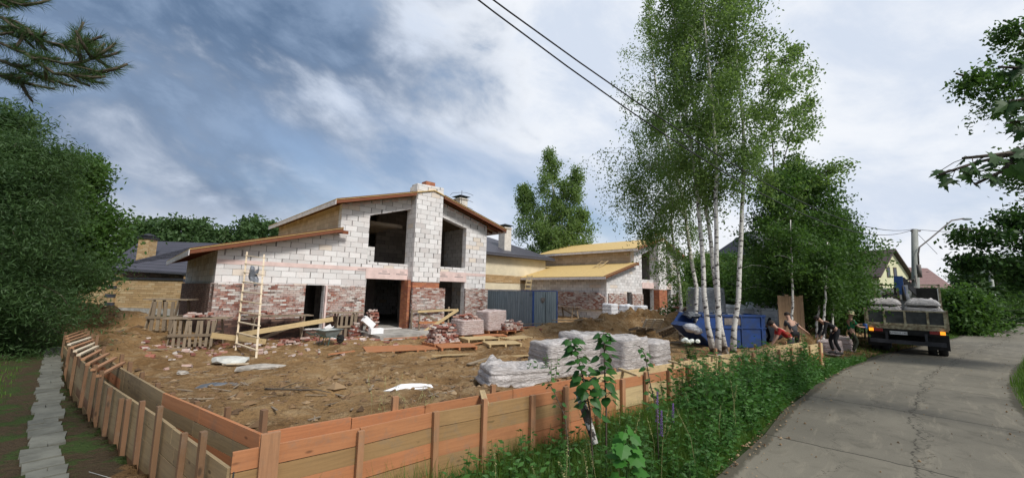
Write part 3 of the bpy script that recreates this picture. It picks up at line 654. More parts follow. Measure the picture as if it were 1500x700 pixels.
    # lintel boards (pinkish) and band
    lb = MB(); lb.prism([(6.42, 2.86), (8.9, 2.86), (8.9, 3.455), (6.42, 3.455)], -.03, T-.02); lb.prism([(10.72, 2.86), (13.1, 2.86), (13.1, 3.455), (10.72, 3.455)], -.03, T-.02)
    if not second:
        lb.prism([(.0, 3.255), (6.42, 3.255), (6.42, 3.452), (.0, 3.452)], -.012, -.003); lb.prism([(13.1, 3.27), (W, 3.27), (W, 3.45), (13.1, 3.45)], -.012, -.003)
        lb.prism([(4.41, .36), (4.50, .36), (4.50, 2.44), (4.41, 2.44)], -.16, .1)
    lbo = lb.build_each('lintel', 'pink_foam', H_)
    if not second:      # rows of illegible print on the insulation boards
        pr = MB()
        for u0 in (6.0, 7.15, 8.2, 11.0, 12.2):
            pr = MB()
            for k in range(9): pr.box((u0+.075*k, -.0345 if u0 > 6.3 else -.0145, 3.16 if u0 > 6.3 else 3.33), (.05, .004, .045))
            if 6.3 < u0:
                for k in range(4): pr.box((u0+.22+.07*k, -.0345, 3.30), (.012, .004, .10))
                pr.box((u0+.33, -.0345, 3.25), (.30, .004, .012))
            pr.build('print', 'slate', lbo)
    # chimney pillar
    cp = MB(); cp.prism([(8.87, 2.76), (10.68, 2.76), (10.68, 8.50), (8.87, 8.44)], -.62, -.004); cp.box((9.95, .5, 8.3), (1.3, .95, .5)); cpo = cp.build('chimney', 'aerated_block', H_)
    c2 = MB(); c2.box((9.85, -.2, 8.62), (.62, .5, .26)); c2.build('brick_flue', 'red_brick', cpo)
    pb = MB()
    if second: pb.prism([(8.87, .0), (10.66, .0), (10.66, 2.755), (8.87, 2.755)], -.615, -.004)
    else: pb.prism([(8.9, 2.43), (10.66, 2.43), (10.66, 2.755), (8.9, 2.755)], -.60, -.004); pb.prism([(8.72, .1), (8.90, .1), (8.90, 2.85), (8.72, 2.85)], -.42, .36)
    pb.build_each('red_brick_pillar', 'red_brick', H_)
    pf = MB(); pf.prism([(8.84 if not second else 8.82, .0), (11.0, .0), (11.0, 2.43 if not second else .95), (8.84 if not second else 8.82, 2.43 if not second else .95)], -.76, -.62 if second else -.60)
    if not second: pf.prism([(10.67, 0), (11.0, 0), (11.0, 2.43), (10.67, 2.43)], -.598, -.004)
    pf.build_each('pillar_facing', 'old_brick', H_)
    # roofs: deck on rafters
    ov = .55
    def deck(fn, u0, u1, mat, v0=-ov, v1=D+.4, th=.045, name='roof'):
        r_ = MB(); r_.prism([(u0, fn(u0)+.165), (u1, fn(u1)+.165), (u1, fn(u1)+.165+th), (u0, fn(u0)+.165+th)], v0, v1); return r_.build(name, mat, H_)
    lo = deck(wing, -.98, 4.9, 'osb'); gl = deck(gab, 4.35, 9.999, 'osb', -ov-.15); g2 = deck(gab, 10.001, 16.0, 'osb', -ov-.15)
    tm = 'roof_timber'
    for ro, fn, u0, u1, vv in ((lo, wing, -.95, 4.9, -ov), (gl, gab, 4.4, 9.98 if second else 8.85, -ov-.15), (g2, gab, 10.72, 15.95, -ov-.15)):
        vb = MB()
        for dv in (0.02, .42): vb.prism([(u0, fn(u0)-.005), (u1, fn(u1)-.005), (u1, fn(u1)+.163), (u0, fn(u0)+.163)], vv+dv, vv+dv+.05, 'Y', random.random())
        if ro is not lo or True:
            vb.prism([(u0, fn(u0)+.212), (u1, fn(u1)+.212), (u1, fn(u1)+.235), (u0, fn(u0)+.235)], vv-.02, vv+.22, 'Y', random.random())
        vb.build_each('verge_board', tm, ro)
        rf_ = MB(); v_ = .2
        while v_ < D:
            e0, e1 = (u0, u0+1.0) if fn is wing or u0 < 9 else (u1-1.3, u1)
            if fn is gab and u0 > 9: rf_.prism([(u0, fn(u0)-.0), (u1, fn(u1)-.0), (u1, fn(u1)+.16), (u0, fn(u0)+.16)], v_, v_+.05, 'Y', random.random())
            else: rf_.prism([(e0, fn(e0)), (e1, fn(e1)), (e1, fn(e1)+.16), (e0, fn(e0)+.16)], v_, v_+.05, 'Y', random.random())
            v_ += .62
        rf_.build('rafter_tails', tm, ro)
        ue = u0-.03 if not (fn is gab and u0 > 9) else u1+.03
        fb = MB(); fb.prism([(ue-.015, fn(ue)-.06), (ue+.015, fn(ue)-.06), (ue+.015, fn(ue)+.16), (ue-.015, fn(ue)+.16)], vv, D+.4); fb.build('fascia', 'white_fascia', ro)
    # pink insulation wedges under the gable roof edge
    wd = MB()
    for k in range(7): u_ = 5.1+k*.55; wd.box((u_, -.02, gab(u_)-.10), (.42, .03, .10+.05*(k % 2)), rot=Matrix.Rotation(-math.atan(.275), 3, 'Y'))
    for k in range(6): u_ = 11.1+k*.62; wd.box((u_, -.02, gab(u_)-.13), (.5, .03, .10+.05*(k % 2)), rot=Matrix.Rotation(math.atan(.275), 3, 'Y'))
    wd.build_each('insulation_strip', 'pink_foam', H_)
    pu = MB(); pu.box((4.75, -.35, wing(4.9)+.0), (.9, .12, .16)); pu.box((15.2, -.3, gab(15.2)-.06), (1.2, .1, .12), rot=Matrix.Rotation(math.atan(.1), 3, 'Y'))
    pu.build_each('purlin_end', 'roof_timber', H_)
    # reflecting slits and stuff seen inside
    if not second:
        ins = MB(); ins.box((7.0, 1.3, 4.2), (.62, .5, .95)); ins.build('stored_blocks', 'aerated_block', H_)
        jo = MB()
        for k in range(7): jo.beam((5.4, 1.0+k*.62, 6.05), (8.9, 1.0+k*.62, 6.05), .05, .18)
        for k in range(7): jo.beam((11.0, 1.0+k*.55, gab(11)-.12), (14.3, 1.0+k*.55, gab(14.3)-.12), .05, .18)
        jo.build_each('ceiling_joist', 'old_wood', H_)
    return H_
house((-12.35, 16.47, 0), 'white block house with salvaged brick facing, dark roof edges and a tall ladder in front', False)
o2 = PX(889, 35.0)
house((o2.x, o2.y, 0), 'white block house with bare yellow sheathing roofs, farther back behind the birches', True)
def HP(u, v, z=0.0, o=(-12.35, 16.47)):            # house-1 frame to world
    c, s = math.cos(HROT), math.sin(HROT); return Vector((o[0]+u*c-v*s, o[1]+u*s+v*c, z))
def H2(u, v, z=0.0): return HP(u, v, z, (o2.x, o2.y))

# concrete apron before the entrance
mb = MB(); mb.box((0, 0, 0), (4.9, 2.6, .34)); ap = mb.build('concrete_apron', 'concrete', None, HP(8.4, -1.75, .02), HROT); tag(ap, None, None, None, 'structure')

# ------------------------------------------------------------------ neighbours
# cream house behind house one
N1 = PX(690, 37.0); nb = thing('neighbour_house', 'cream rendered house with brick band and dark hip roof behind the block house', 'house', (N1.x, N1.y, 0), HROT)
mb = MB(); mb.box((5.2, 5, 3.0), (10.4, 10, 6.0)); mb.build('wall', 'cream_render', nb)
mb = MB(); mb.box((5.2, 5, 3.5), (10.5, 10.1, .75)); mb.build('brick_band', 'yellow_brick', nb)
mb = MB(); mb.box((5.2, 5, 1.35), (10.46, 10.06, .75)); mb.build('block_plinth', 'cream_block', nb)
mb = MB(); e = .75
vs = [(-e, -e, 6.0), (10.4+e, -e, 6.0), (10.4+e, 10+e, 6.0), (-e, 10+e, 6.0), (4.2, 5, 8.4), (6.2, 5, 8.4), (-e, -e, 5.75), (10.4+e, -e, 5.75), (10.4+e, 10+e, 5.75), (-e, 10+e, 5.75)]
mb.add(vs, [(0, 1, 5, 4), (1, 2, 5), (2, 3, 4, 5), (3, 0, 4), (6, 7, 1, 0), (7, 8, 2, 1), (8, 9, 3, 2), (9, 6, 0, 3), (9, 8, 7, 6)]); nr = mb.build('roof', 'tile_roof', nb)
def chimney(par, x, y, z0, z1, w_, mat='chimney_white', ant=False):
    mb = MB(); mb.box((x, y, (z0+z1)/2), (w_, w_, z1-z0)); mb.box((x, y, z1-.12), (w_+.14, w_+.14, .14)); co = mb.build('chimney', mat, par)
    mb = MB(); s_ = w_*.75; mb.add([(x-s_, y-s_, z1+.16), (x+s_, y-s_, z1+.16), (x+s_, y+s_, z1+.16), (x-s_, y+s_, z1+.16), (x, y, z1+.42)], [(0, 1, 4), (1, 2, 4), (2, 3, 4), (3, 0, 4), (3, 2, 1, 0)])
    for a in (-1, 1):
        for b_ in (-1, 1): mb.box((x+a*w_*.4, y+b_*w_*.4, z1+.08), (.06, .06, .18))
    mb.build('chimney_cap', 'black_metal', co)
for px_, d_, zt in ((669, 39, 11.5), (737, 41.0, 8.95)):
    q = PX(px_, d_); lx = (Vector((q.x, q.y, 0))-nb.location); c, s = math.cos(HROT), math.sin(HROT)
    chimney(nb, lx.x*c+lx.y*s, -lx.x*s+lx.y*c, 6.3, zt, .95)
an = thing('antenna', 'thin rooftop television antenna with curled arms beside the chimney', 'antenna', PX(675.5, 38.0, 10.0))
mb = MB(); mb.tube([(0, 0, -2.5), (0, 0, 2.1)], .025, 6); mb.build('mast', 'cable', an)
for k, zz_ in enumerate((1.9, 1.2, .5)):
    mb = MB()
    for sg in (-1, 1): mb.tube([(0, 0, zz_), (sg*.5, 0, zz_-.05), (sg*.9, 0, zz_-.12-.06*sg), (sg*1.15, 0, zz_-.3)], .018, 5)
    mb.build('arm', 'cable', an)

# tiled house on the left, behind the yellow wall
q = PX(150, 46); th = thing('tiled_house', 'low house with dark tiled roof and yellow brick chimney, behind the yellow wall', 'house', (q.x, q.y, 0), 0)
mb = MB(); mb.box((6.5, 4, 1.9), (12.4, 7, 3.8)); mb.build('wall', 'dark_brick', th)
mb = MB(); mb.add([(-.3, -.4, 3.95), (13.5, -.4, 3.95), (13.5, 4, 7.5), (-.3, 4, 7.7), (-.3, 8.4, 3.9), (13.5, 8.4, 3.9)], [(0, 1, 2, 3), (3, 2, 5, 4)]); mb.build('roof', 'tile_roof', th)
mb = MB(); mb.add([(3.2, -3.2, 3.9), (13, -3.2, 3.5), (13, -.2, 6.3), (9.5, -.2, 6.6), (13, .3, 6.2)], [(0, 1, 2, 3), (0, 3, 2)]); mb.add([(3.2, -3.25, 3.85), (9.5, -.25, 6.55), (9.5, -.05, 6.7), (3.2, -3.05, 4.0)], [(0, 1, 2, 3)]); mb.add([(3.2, -3.2, 3.9), (13, -3.2, 3.5), (13, -3.2, 3.3), (3.2, -3.2, 3.65)], [(0, 1, 2, 3)]); mb.build('porch_roof', 'tile_roof', th)
mb = MB(); mb.box((3.7, .6, 5.9), (1.25, 1.1, 3.2)); co = mb.build('chimney', 'yellow_brick', th)
mb = MB(); mb.box((3.7, .6, 7.62), (1.5, 1.3, .24)); mb.lathe([(.8, 7.85), (.5, 8.05), (.12, 8.2)], (3.7, .6, 0), 8); mb.build('chimney_cap', 'black_metal', co)
mb = MB(); Mx = Matrix.Rotation(R(75), 3, 'X') @ Matrix.Rotation(R(-12), 3, 'Y')
mb.lathe([(.02, -.14), (.35, -.10), (.62, 0), (.66, .03)], (0, 0, 0), 18, M=Mx); mb.tube([(0, 0, 0), (.2, .25, -.9)], .03, 6); dq = PX(156, 44, 7.9)
tag(mb.build('satellite_dish', 'dish', None, dq), 'round white satellite dish at the ridge end of the dark tiled roof', 'satellite dish')

# yellow brick boundary wall
yw = thing('boundary_wall', 'yellow brick boundary wall with dark banded pillars and dark coping', 'wall', PX(92, 30.0), 0)
mb = MB(); mb.box((4.9, 0, 1.55), (10.0, .25, 2.1)); mb.build('brick_panel', 'yellow_brick', yw)
mb = MB(); mb.box((4.9, 0, .25), (10.0, .34, .5)); mb.build('plinth', 'concrete', yw)
mb = MB(); mb.box((4.9, 0, 2.68), (10.0, .4, .16)); mb.build('coping', 'black_metal', yw)
for x0 in (3.55, 9.25):
    mb = MB(); mb.box((x0, -.02, 1.5), (.66, .5, 3.0)); po = mb.build('pillar', 'yellow_brick', yw)
    mb = MB()
    for k in range(4): mb.box((x0+(.0 if k % 2 else .03), -.022, .75+.62*k), (.68 if k % 2 else .62, .508, .26))
    mb.build('dark_band', 'dark_tile', po); mb = MB(); mb.box((x0, -.02, 3.06), (.8, .66, .12)); mb.build('cap', 'black_metal', po)

# houses beyond the truck
q = PX(1322, 64)-Vector((3.96, .8, 0)); h3 = thing('cream_gable_house', 'cream gabled house with dark brown roof behind the truck crane', 'house', (q.x, q.y, 0), R(20))
mb = MB(); mb.prism([(0, 0), (8, 0), (8, 6.2), (4, 10.2), (0, 6.2)], 0, 9, 'Y', M=Matrix.Rotation(R(90), 4, 'Z') @ Matrix.Translation((-8, -9, 0)) if False else None); mb.build('wall', 'pale_yellow_render', h3)
mb = MB()
for sg in (-1, 1):
    mb.add([(4, -.6, 10.5), (4+sg*4.7, -.6, 5.8), (4+sg*4.7, 9.6, 5.8), (4, 9.6, 10.5), (4, -.6, 10.28), (4+sg*4.7, -.6, 5.58), (4+sg*4.7, 9.6, 5.58), (4, 9.6, 10.28)], [(0, 1, 2, 3), (4, 7, 6, 5), (0, 4, 5, 1), (1, 5, 6, 2), (2, 6, 7, 3)])
mb.build('roof', 'tile_brown', h3)
for x0 in (2.6, 4.4):
    mb = MB(); mb.box((x0, -.03, 6.6), (.9, .05, 1.7)); f_ = mb.build('window', 'brown_roof', h3); mb = MB(); mb.box((x0, -.065, 6.6), (.66, .02, 1.4)); mb.build('pane', 'glass_dark', f_)
chimney(h3, 5.3, 6.5, 8.4, 11.1, .9, 'brown_roof')
q = PX(1346, 84); h4 = thing('red_roof_house', 'far low house with a reddish tiled roof and white gable, right of the lamp post', 'house', (q.x, q.y, 0), R(12))
mb = MB(); mb.box((5, 4, 2.5), (9.6, 7.6, 5)); mb.prism([(.2, 5), (7.8, 5), (4, 8.6)], 9.6, 9.8, 'X'); mb.build('wall', 'window_white', h4)
mb = MB(); mb.add([(-.5, -.5, 4.8), (10.3, -.5, 4.8), (10.3, 4, 9.4), (-.5, 4, 9.4), (-.5, 8.5, 4.8), (10.3, 8.5, 4.8)], [(0, 1, 2, 3), (3, 2, 5, 4)]); mb.build('roof', 'tile_red', h4)
mb = MB(); mb.box((3, -.45, 8.1), (.5, .3, .1)); mb.box((5.5, .0, 2.6), (1.0, .1, 1.2)); mb.build('window', 'glass_dark', h4)
q = PX(1121, 58); h5 = thing('balcony_house', 'tall house with grey roof and white and brick balconies, half hidden by birch foliage', 'house', (q.x, q.y, 0), R(20))
mb = MB(); mb.box((4.5, 4, 4.2), (8.6, 8, 8.4)); mb.build('wall', 'balcony_brick', h5)
mb = MB()
for k in range(4): mb.box((1.0, -.5, 3.2+k*1.5), (2.2, 1.0, .55))
mb.box((.1, -.6, 5.0), (.3, .3, 8)); mb.build('balcony', 'window_white', h5)
mb = MB(); mb.add([(-1, -1.4, 8.5), (10, -1.4, 8.5), (9, 4, 12.6), (2.2, 4, 12.6), (-1, 9, 8.5), (10, 9, 8.5)], [(0, 1, 2, 3), (3, 2, 5, 4), (0, 3, 4), (1, 5, 2), (0, 4, 5, 1)]); mb.build('roof', 'dark_tile', h5)

# ------------------------------------------------------------------ formwork
def tapering(A_, i, n_): return 0
def formwork(name, label, line, z_top, z_bot, side, mats, stake_gap, stake_side, bh=.152, stake_w=.10, wide_first=False, stake_up=.06, splitx=None, nstake=200, places=None, name_far=True, drop=0.0, alt=0):
    root = thing(name, label, 'formwork', (line[0][0], line[0][1], 0), 0)
    o_ = Vector((line[0][0], line[0][1], 0)); pts = [Vector((*p, 0))-o_ for p in line]
    rows = int(round((z_top-z_bot)/bh)); bd = {m_: MB() for m_ in list(mats)+['olive_board']}
    tot = sum((b_-a).length for a, b_ in zip(pts, pts[1:]))
    def at_(s_):
        for a, b_ in zip(pts, pts[1:]):
            L = (b_-a).length
            if s_ <= L or b_ is pts[-1]: return a+(b_-a)*(s_/L), (b_-a)/L
            s_ -= L
    for r_ in range(rows):
        s_ = 0.0; z = z_top-bh*(r_+.5)
        dz = lambda q: -drop*q/tot
        while s_ < tot-.05:
            L = min(random.choice([2.4, 3.0, 2.0]) if s_ > 0 else random.uniform(1.2, 3.0), tot-s_)
            # boards stop at every bend of the line
            acc = 0
            for a, b_ in zip(pts, pts[1:]):
                acc += (b_-a).length
                if acc > s_+.05: L = min(L, acc-s_); break
            p, d = at_(s_+.004); q_ = p+d*(L-.008); pr_ = splitx(p) if splitx else .5
            m_ = mats[0] if random.random() < ((.93 if r_ % 2 == alt else .10) if pr_ > .62 else pr_*.45) else mats[1]
            if m_ == 'yellow_board' and p.x+o_.x < 1.0+random.uniform(-.8, .8) and name_far: m_ = 'olive_board'
            jz = random.uniform(-.006, .006); bd[m_].beam((p.x, p.y, z+jz+dz(s_)), (q_.x, q_.y, z+jz+dz(s_+L)+random.uniform(-.004, .004)), .026+random.uniform(0, .004), bh-.004)
            s_ += L
    for m_, mb in bd.items():
        if mb.v: mb.build('boards', m_, root)
    s_ = .06; k = 0
    if places:
        spx = []
        for qx in places:
            best = min((abs(prj(o_+at_(j_*.02)[0]+Vector((0, 0, z_top)))[0]-qx), j_*.02) for j_ in range(int(tot/.02))); spx.append(best[1])
        s_ = spx[0]
    while s_ < tot and k < nstake:
        p, d = at_(s_); nn = Vector((-d.y, d.x, 0))*stake_side; c = p+nn*(.05)
        w_ = .135 if (wide_first and k == 0) else stake_w*random.uniform(.8, 1.15); mb = MB(); hh_ = z_top-drop*s_/tot+stake_up*random.uniform(-.2, 1.6)
        if k == 0 and wide_first: hh_ = z_top+.115
        mb.beam((c.x, c.y, z_bot-.25), (c.x+random.uniform(-.02, .02), c.y+random.uniform(-.02, .02), hh_), w_, .045, up=nn); mb.build('stake', 'dark_stake' if line is LEFT_OUT or line is LEFT_IN else 'stake_wood', root)
        k += 1; s_ = spx[k] if places and k < len(spx) else s_+stake_gap*random.uniform(.88, 1.12)
    return root
near = lambda p: .9 if p.x < 2.9 else .12
formwork('formwork_wall', 'long front formwork of red and yellow boards with upright stakes, along the grass verge', FRONT_OUT, 1.10, -.15, 0, ('red_board', 'yellow_board'), .80, -1, wide_first=True, splitx=near, stake_w=.07, stake_up=.055, places=[397, 527, 637, 706, 776, 824, 872, 908, 942, 975, 1004, 1030, 1052], drop=.15)
formwork('formwork_wall', 'rear board row of the front formwork, inside the site behind the stakes', FRONT_IN, 1.07, -.1, 0, ('red_board', 'yellow_board'), 1.25, 1, splitx=near, stake_w=.06, stake_up=.10, drop=.13)
formwork('formwork_wall', 'left formwork wall of red boards next to the dug earth', LEFT_IN, 1.06, -.1, 0, ('red_board', 'left_board'), .75, -1, splitx=lambda p: .95 if p.x > -1.9 else .15, stake_w=.055, stake_up=.14)
formwork('formwork_wall', 'outer left formwork wall of weathered yellow boards beside the slab path', LEFT_OUT, .98, -.1, 0, ('dark_stake', 'left_board'), 1.0, 1, splitx=lambda p: .1 if p.x > -4 else .5, stake_w=.055, stake_up=.13, places=[309, 277, 243, 219, 198, 187, 170, 156, 145, 131, 116, 106, 97])
ORD = ['first', 'second', 'third', 'fourth', 'fifth', 'sixth', 'seventh', 'eighth', 'ninth', 'tenth', 'eleventh']
# spreader laths across the far part of the left trench
for k in range(11):
    f0 = .40+.054*k
    def lerp_line(L_, q):
        tt = [0]; 
        for a, b_ in zip(L_, L_[1:]): tt.append(tt[-1]+math.dist(a, b_))
        s_ = q*tt[-1]
        for i in range(len(L_)-1):
            if s_ <= tt[i+1]: u_ = (s_-tt[i])/(tt[i+1]-tt[i]); return Vector((L_[i][0]*(1-u_)+L_[i+1][0]*u_, L_[i][1]*(1-u_)+L_[i+1][1]*u_, 0))
        return Vector((*L_[-1], 0))
    a = lerp_line(LEFT_IN, f0); b_ = lerp_line(LEFT_OUT, f0-.005); d = (b_-a).normalized(); mb = MB(); mb.beam((0, 0, 0), (b_-a+d*.45) , .055, .03)
    tag(mb.build('spreader_lath', 'pale_wood' if k in (4, 5, 7) else 'stake_wood', None, Vector((a.x-d.x*.2, a.y-d.y*.2, 1.09))), ORD[k]+' wooden lath across the left trench counted from the near end', 'lath', 'laths across the left trench')
for k, f0 in enumerate((.16, .36, .47, .58, .70)):
    a = lerp_line(FRONT_IN, f0); b_ = lerp_line(FRONT_OUT, f0); d = (b_-a).normalized(); mb = MB(); mb.beam((0, 0, 0), (b_-a+d*.12), .07, .03)
    tag(mb.build('spreader_lath', 'yellow_board', None, Vector((a.x-d.x*.10, a.y-d.y*.10, 1.09-.13*f0))), ORD[k]+' wooden lath across the top of the front formwork counted from the left', 'lath', 'laths across the front formwork')
# string line tied to a thin rod at the corner
sr_ = thing('string_line', 'white setting out string tied round a thin steel rod at the formwork corner', 'string', (-2.05, 3.12, 0))
mb = MB(); mb.tube([(0, 0, -.1), (.02, 0, 1.02)], .006, 6); mb.build('rod', 'chassis', sr_)
mb = MB(); mb.tube([(.02, 0, .78), (-.35, .12, .86), (-.9, .24, .80), (-1.5, .45, .80)], .0022, 5)
for k in range(9): q = k*.8; mb.tube([(.02+.018*math.cos(q), .018*math.sin(q), .60+.018*k), (.02+.02*math.cos(q+1.6), .02*math.sin(q+1.6), .61+.018*k)], .004, 5)
mb.tube([(.02, 0, .62), (.05, -.03, .54), (.03, -.05, .46)], .004, 5); mb.build('string', 'string', sr_)

# ------------------------------------------------------------------ trees
def rv3(): return Vector((random.gauss(0, 1), random.gauss(0, 1), random.gauss(0, 1)))
def crown_tree(name, label, cat, base, trunks, leaf, size, nleaf, rad, bark='birch_bark', blen=2.2, nbr=26, t0=.3, hang=.6, clump=.32, up=.55, droop=1.2, group=None, sparse=1.0, shape=None, lean=None, aspect=.55, tw=8, seed=0, dropr=.5):
    """trunks: list of point lists in metres relative to the base; limbs and leaf clumps grow from them"""
    global rng
    rs = random.Random(seed+11); rg = np.random.default_rng(seed+5)
    root = thing(name, label, cat, base, 0, group); tb = MB(); C = []; T = []
    for trunks_k, pts in enumerate(trunks):
        trunks0 = None; pts = [Vector(p) for p in pts]; cum = [0]
        for a, b_ in zip(pts, pts[1:]): cum.append(cum[-1]+(b_-a).length)
        L = cum[-1]
        def tp(q):
            s_ = q*L
            for i in range(len(pts)-1):
                if s_ <= cum[i+1]+1e-6: u_ = (s_-cum[i])/(cum[i+1]-cum[i]); return pts[i].lerp(pts[i+1], u_)
            return pts[-1].copy()
        n_ = 14; rad_t = rad*(1 if pts is trunks0 or trunks_k == 0 else .45); fine = [tp(i/n_) for i in range(n_+1)]; rr = [rad_t*(1.15-1.0*(i/n_)**.8)+.012 for i in range(n_+1)]; rr[0] *= 1.25
        for i in range(1, n_): fine[i] += Vector((rs.gauss(0, .3*rad), rs.gauss(0, .3*rad), 0))
        tb.tube(fine, rr, 9)
        for k in range(nbr):
            q = t0+(1-t0)*((k+rs.random())/nbr); p = tp(q); az = k*2.4+rs.uniform(-.5, .5); sh = shape(q) if shape else math.sin(math.pi*min(1, (q-t0)/(1-t0)*.82+.18))
            l_ = blen*sh*rs.uniform(.65, 1.2)
            if lean: l_ *= 1+lean[2]*math.cos(az-math.atan2(lean[1], lean[0]))
            if l_ < .15: continue
            d = Vector((math.cos(az), math.sin(az), up*rs.uniform(.5, 1.5))).normalized(); bp = [p]
            for j in range(5):
                d = (d+Vector((rs.gauss(0, .12), rs.gauss(0, .12), -droop*.10*j+rs.gauss(0, .06)))).normalized(); bp.append(bp[-1]+d*l_/5)
            r0 = max(.012, rad*.28*(1-q*.6)); tb.tube(bp, [r0*(1-.17*j) for j in range(6)], 5, cap=False)
            for c_ in range(tw):
                w_ = rs.uniform(.25, 1.05); i = min(4, int(w_*5)); cc = bp[i].lerp(bp[i+1], min(1.2, w_*5-i)); tt = rs.random()
                cc = cc+Vector((rs.gauss(0, 1), rs.gauss(0, 1), rs.gauss(0, .6)))*l_*.13; m_ = max(3, int(nleaf/(len(trunks)*nbr*tw)*rs.uniform(.4, 1.6)*sparse))
                g = rg.normal(size=(m_, 3))*clump*[.8, .8, .55]; g[:, 2] -= np.abs(rg.normal(size=m_))*hang*dropr*2*rs.uniform(.3, 1)
                C.append(g+np.array(cc)); T.append(np.clip(tt*.6+rg.uniform(0, .4, m_), 0, 1))
    tb.build('trunk', bark, root); C = np.concatenate(C); T = np.concatenate(T)
    soup('crown', leaf, leaves(C, size, aspect, hang, rg), 4, T, root); return root
def conifer(name, label, base, h, r, nleaf, group=None, seed=0, leaf='pine_needle', size=.3, z0=.08, irr=.25):
    rs = random.Random(seed); rg = np.random.default_rng(seed); root = thing(name, label, 'tree', base, 0, group); tb = MB(); tb.tube([(0, 0, -.1), (0, 0, h*.5), (0, 0, h)], [h*.014+.03, h*.009+.02, .01], 7)
    C = []; A = []; T = []; nb = int(18+h*4)
    for k in range(nb):
        q = z0+(1-z0)*k/nb; z = q*h; l_ = r*(1-q)**.85*rs.uniform(1-irr, 1+irr)+.12; az = k*2.4+rs.uniform(-.3, .3); d = np.array([math.cos(az), math.sin(az), .0])
        tb.tube([(0, 0, z), tuple(d*l_*.5+[0, 0, z-.02*l_]), tuple(d*l_+[0, 0, z+.02*l_])], [.03*(1-q)+.01, .015, .006], 4, cap=False)
        m_ = max(6, int(nleaf/nb*(l_/(r*.55)))); u_ = np.sqrt(rg.uniform(.02, 1, m_)); c = d*u_[:, None]*l_; c += np.stack([-d[1]*np.ones(m_), d[0]*np.ones(m_), np.zeros(m_)], 1)*(rg.normal(size=m_)*(.22*l_*(1.15-u_)+.03))[:, None]
        c[:, 2] += z-.18*l_*u_+.10*l_*u_**2*2-np.abs(rg.normal(size=m_))*.10; C.append(c); A.append(np.tile(d+[0, 0, -.15], (m_, 1))); T.append(np.clip(rs.random()*.6+rg.uniform(0, .4, m_)*(.4+u_), 0, 1))
    tb.build('trunk', 'bark', root); C = np.concatenate(C); soup('crown', leaf, leaves(C, size, .28, 0, rg, axis=np.concatenate(A)), 4, np.concatenate(T), root); return root

# the tall birch group: seven white stems behind the front formwork
BG = [  # (pixel path from foot upward, depth, blen, seed)
    ([(1047, 517), (1036, 476), (1026, 330), (1014, 224), (1004, 132), (990, 40), (982, -60)], 15.8, 2.1, 'tall birch stem leaning left, second foot from the left beside the blue skip'),
    ([(1051, 520), (1053, 430), (1047, 300), (1048, 220), (1044, 160), (1032, 60), (1026, -90)], 15.2, 2.1, 'whitest straight birch stem in the middle of the group in front of the blue skip'),
    ([(1063, 508), (1053, 460), (1032, 280), (1022, 208), (1012, 120), (1000, -20)], 16.4, 2.3, 'birch stem with a bent foot crossing behind the whitest one'),
    ([(1073, 517), (1080, 430), (1086, 320), (1092, 240), (1084, 140), (1076, 60), (1072, -60)], 15.6, 2.0, 'birch stem standing apart at the right of the group, dark and rough at its foot'),
    ([(1020, 470), (1020, 424), (1008, 340), (998, 280), (972, 190), (955, 90), (950, -10)], 19.5, 2.6, 'birch stem rising behind the tall grey wrapped stack'),
    ([(998, 468), (996, 430), (984, 330), (984, 280), (970, 215), (955, 150)], 21.0, 2.1, 'gnarled darker birch with drooping lower branches beside the second house'),
]
for i, (pp, dep, bl, lab) in enumerate(BG):
    w0 = PX(pp[0][0], dep); g0 = hz(w0.x, w0.y); w0.z = g0-.1
    P_ = [Vector((0, 0, 0))]
    for k, (a, b_) in enumerate(pp[1:]):
        q = PY(a, b_, dep+.12*k*(-1)**i); P_.append(q-w0)
    tr_ = [P_]
    if i == 4: tr_ += [[PY(a, b_, d_)-w0 for a, b_, d_ in l_] for l_ in (((1003, 315, 19.5), (985, 300, 19.3), (962, 312, 19.1), (950, 345, 19.0)), ((996, 275, 19.5), (970, 245, 19.3), (945, 250, 19.1), (932, 280, 19.0)))]
    crown_tree('birch_tree', lab, 'birch', w0, tr_, 'birch_leaf', .11, (19000 if i < 4 else (21000 if i == 4 else 11000)), .086 if i != 5 else .075, blen=bl*1.12, nbr=30 if i < 5 else 18, t0=(.34, .40, .37, .42, .22, .20)[i], hang=.85, clump=.20, up=.9, droop=1.7, group='tall birches by the blue skip', tw=10, seed=20+i, lean=(-1, 0, .25) if i in (4, 5) else None)
# sparse tree with reaching limbs on the right of the birch group
w0 = PX(1146, 20.0); Pq = [Vector((0, 0, -.1))]+[PY(a, b_, 20.0)-w0 for a, b_ in ((1140, 380), (1136, 280), (1128, 170), (1122, 60))]
crown_tree('slender_tree', 'slender airy tree with long loose branches reaching right from the birch group', 'tree', w0, [Pq, [Pq[1], PY(1160, 300, 20)-w0, PY(1200, 256, 20.2)-w0, PY(1246, 238, 20.4)-w0], [Pq[2], PY(1158, 200, 20)-w0, PY(1188, 140, 20)-w0], [Pq[3], PY(1150, 110, 20)-w0, PY(1166, 66, 20)-w0]], 'birch_leaf', .17, 7500, .038, bark='bark', blen=1.35, nbr=15, t0=.3, hang=.3, clump=.2, up=.5, droop=.8, tw=7, seed=40)
# middle birch behind house two
w0 = PX(806, 52.0); Pm = [[(0, 0, 0)]+[PY(a, b_, dd)-w0 for a, b_ in pa] for dd, pa in ((52, ((808, 380), (806, 330), (812, 290), (803, 216))), (51.5, ((812, 370), (826, 300), (848, 240))), (52.5, ((800, 370), (782, 330), (766, 268))), (51.8, ((812, 380), (840, 340), (858, 300))))]
crown_tree('birch_tree', 'full birch standing alone between the block house and the house with yellow roofs', 'birch', w0, Pm, 'birch_leaf', .28, 46000, .24, blen=3.2, nbr=22, t0=.30, hang=1.1, clump=.5, up=.7, droop=1.8, tw=9, seed=50)

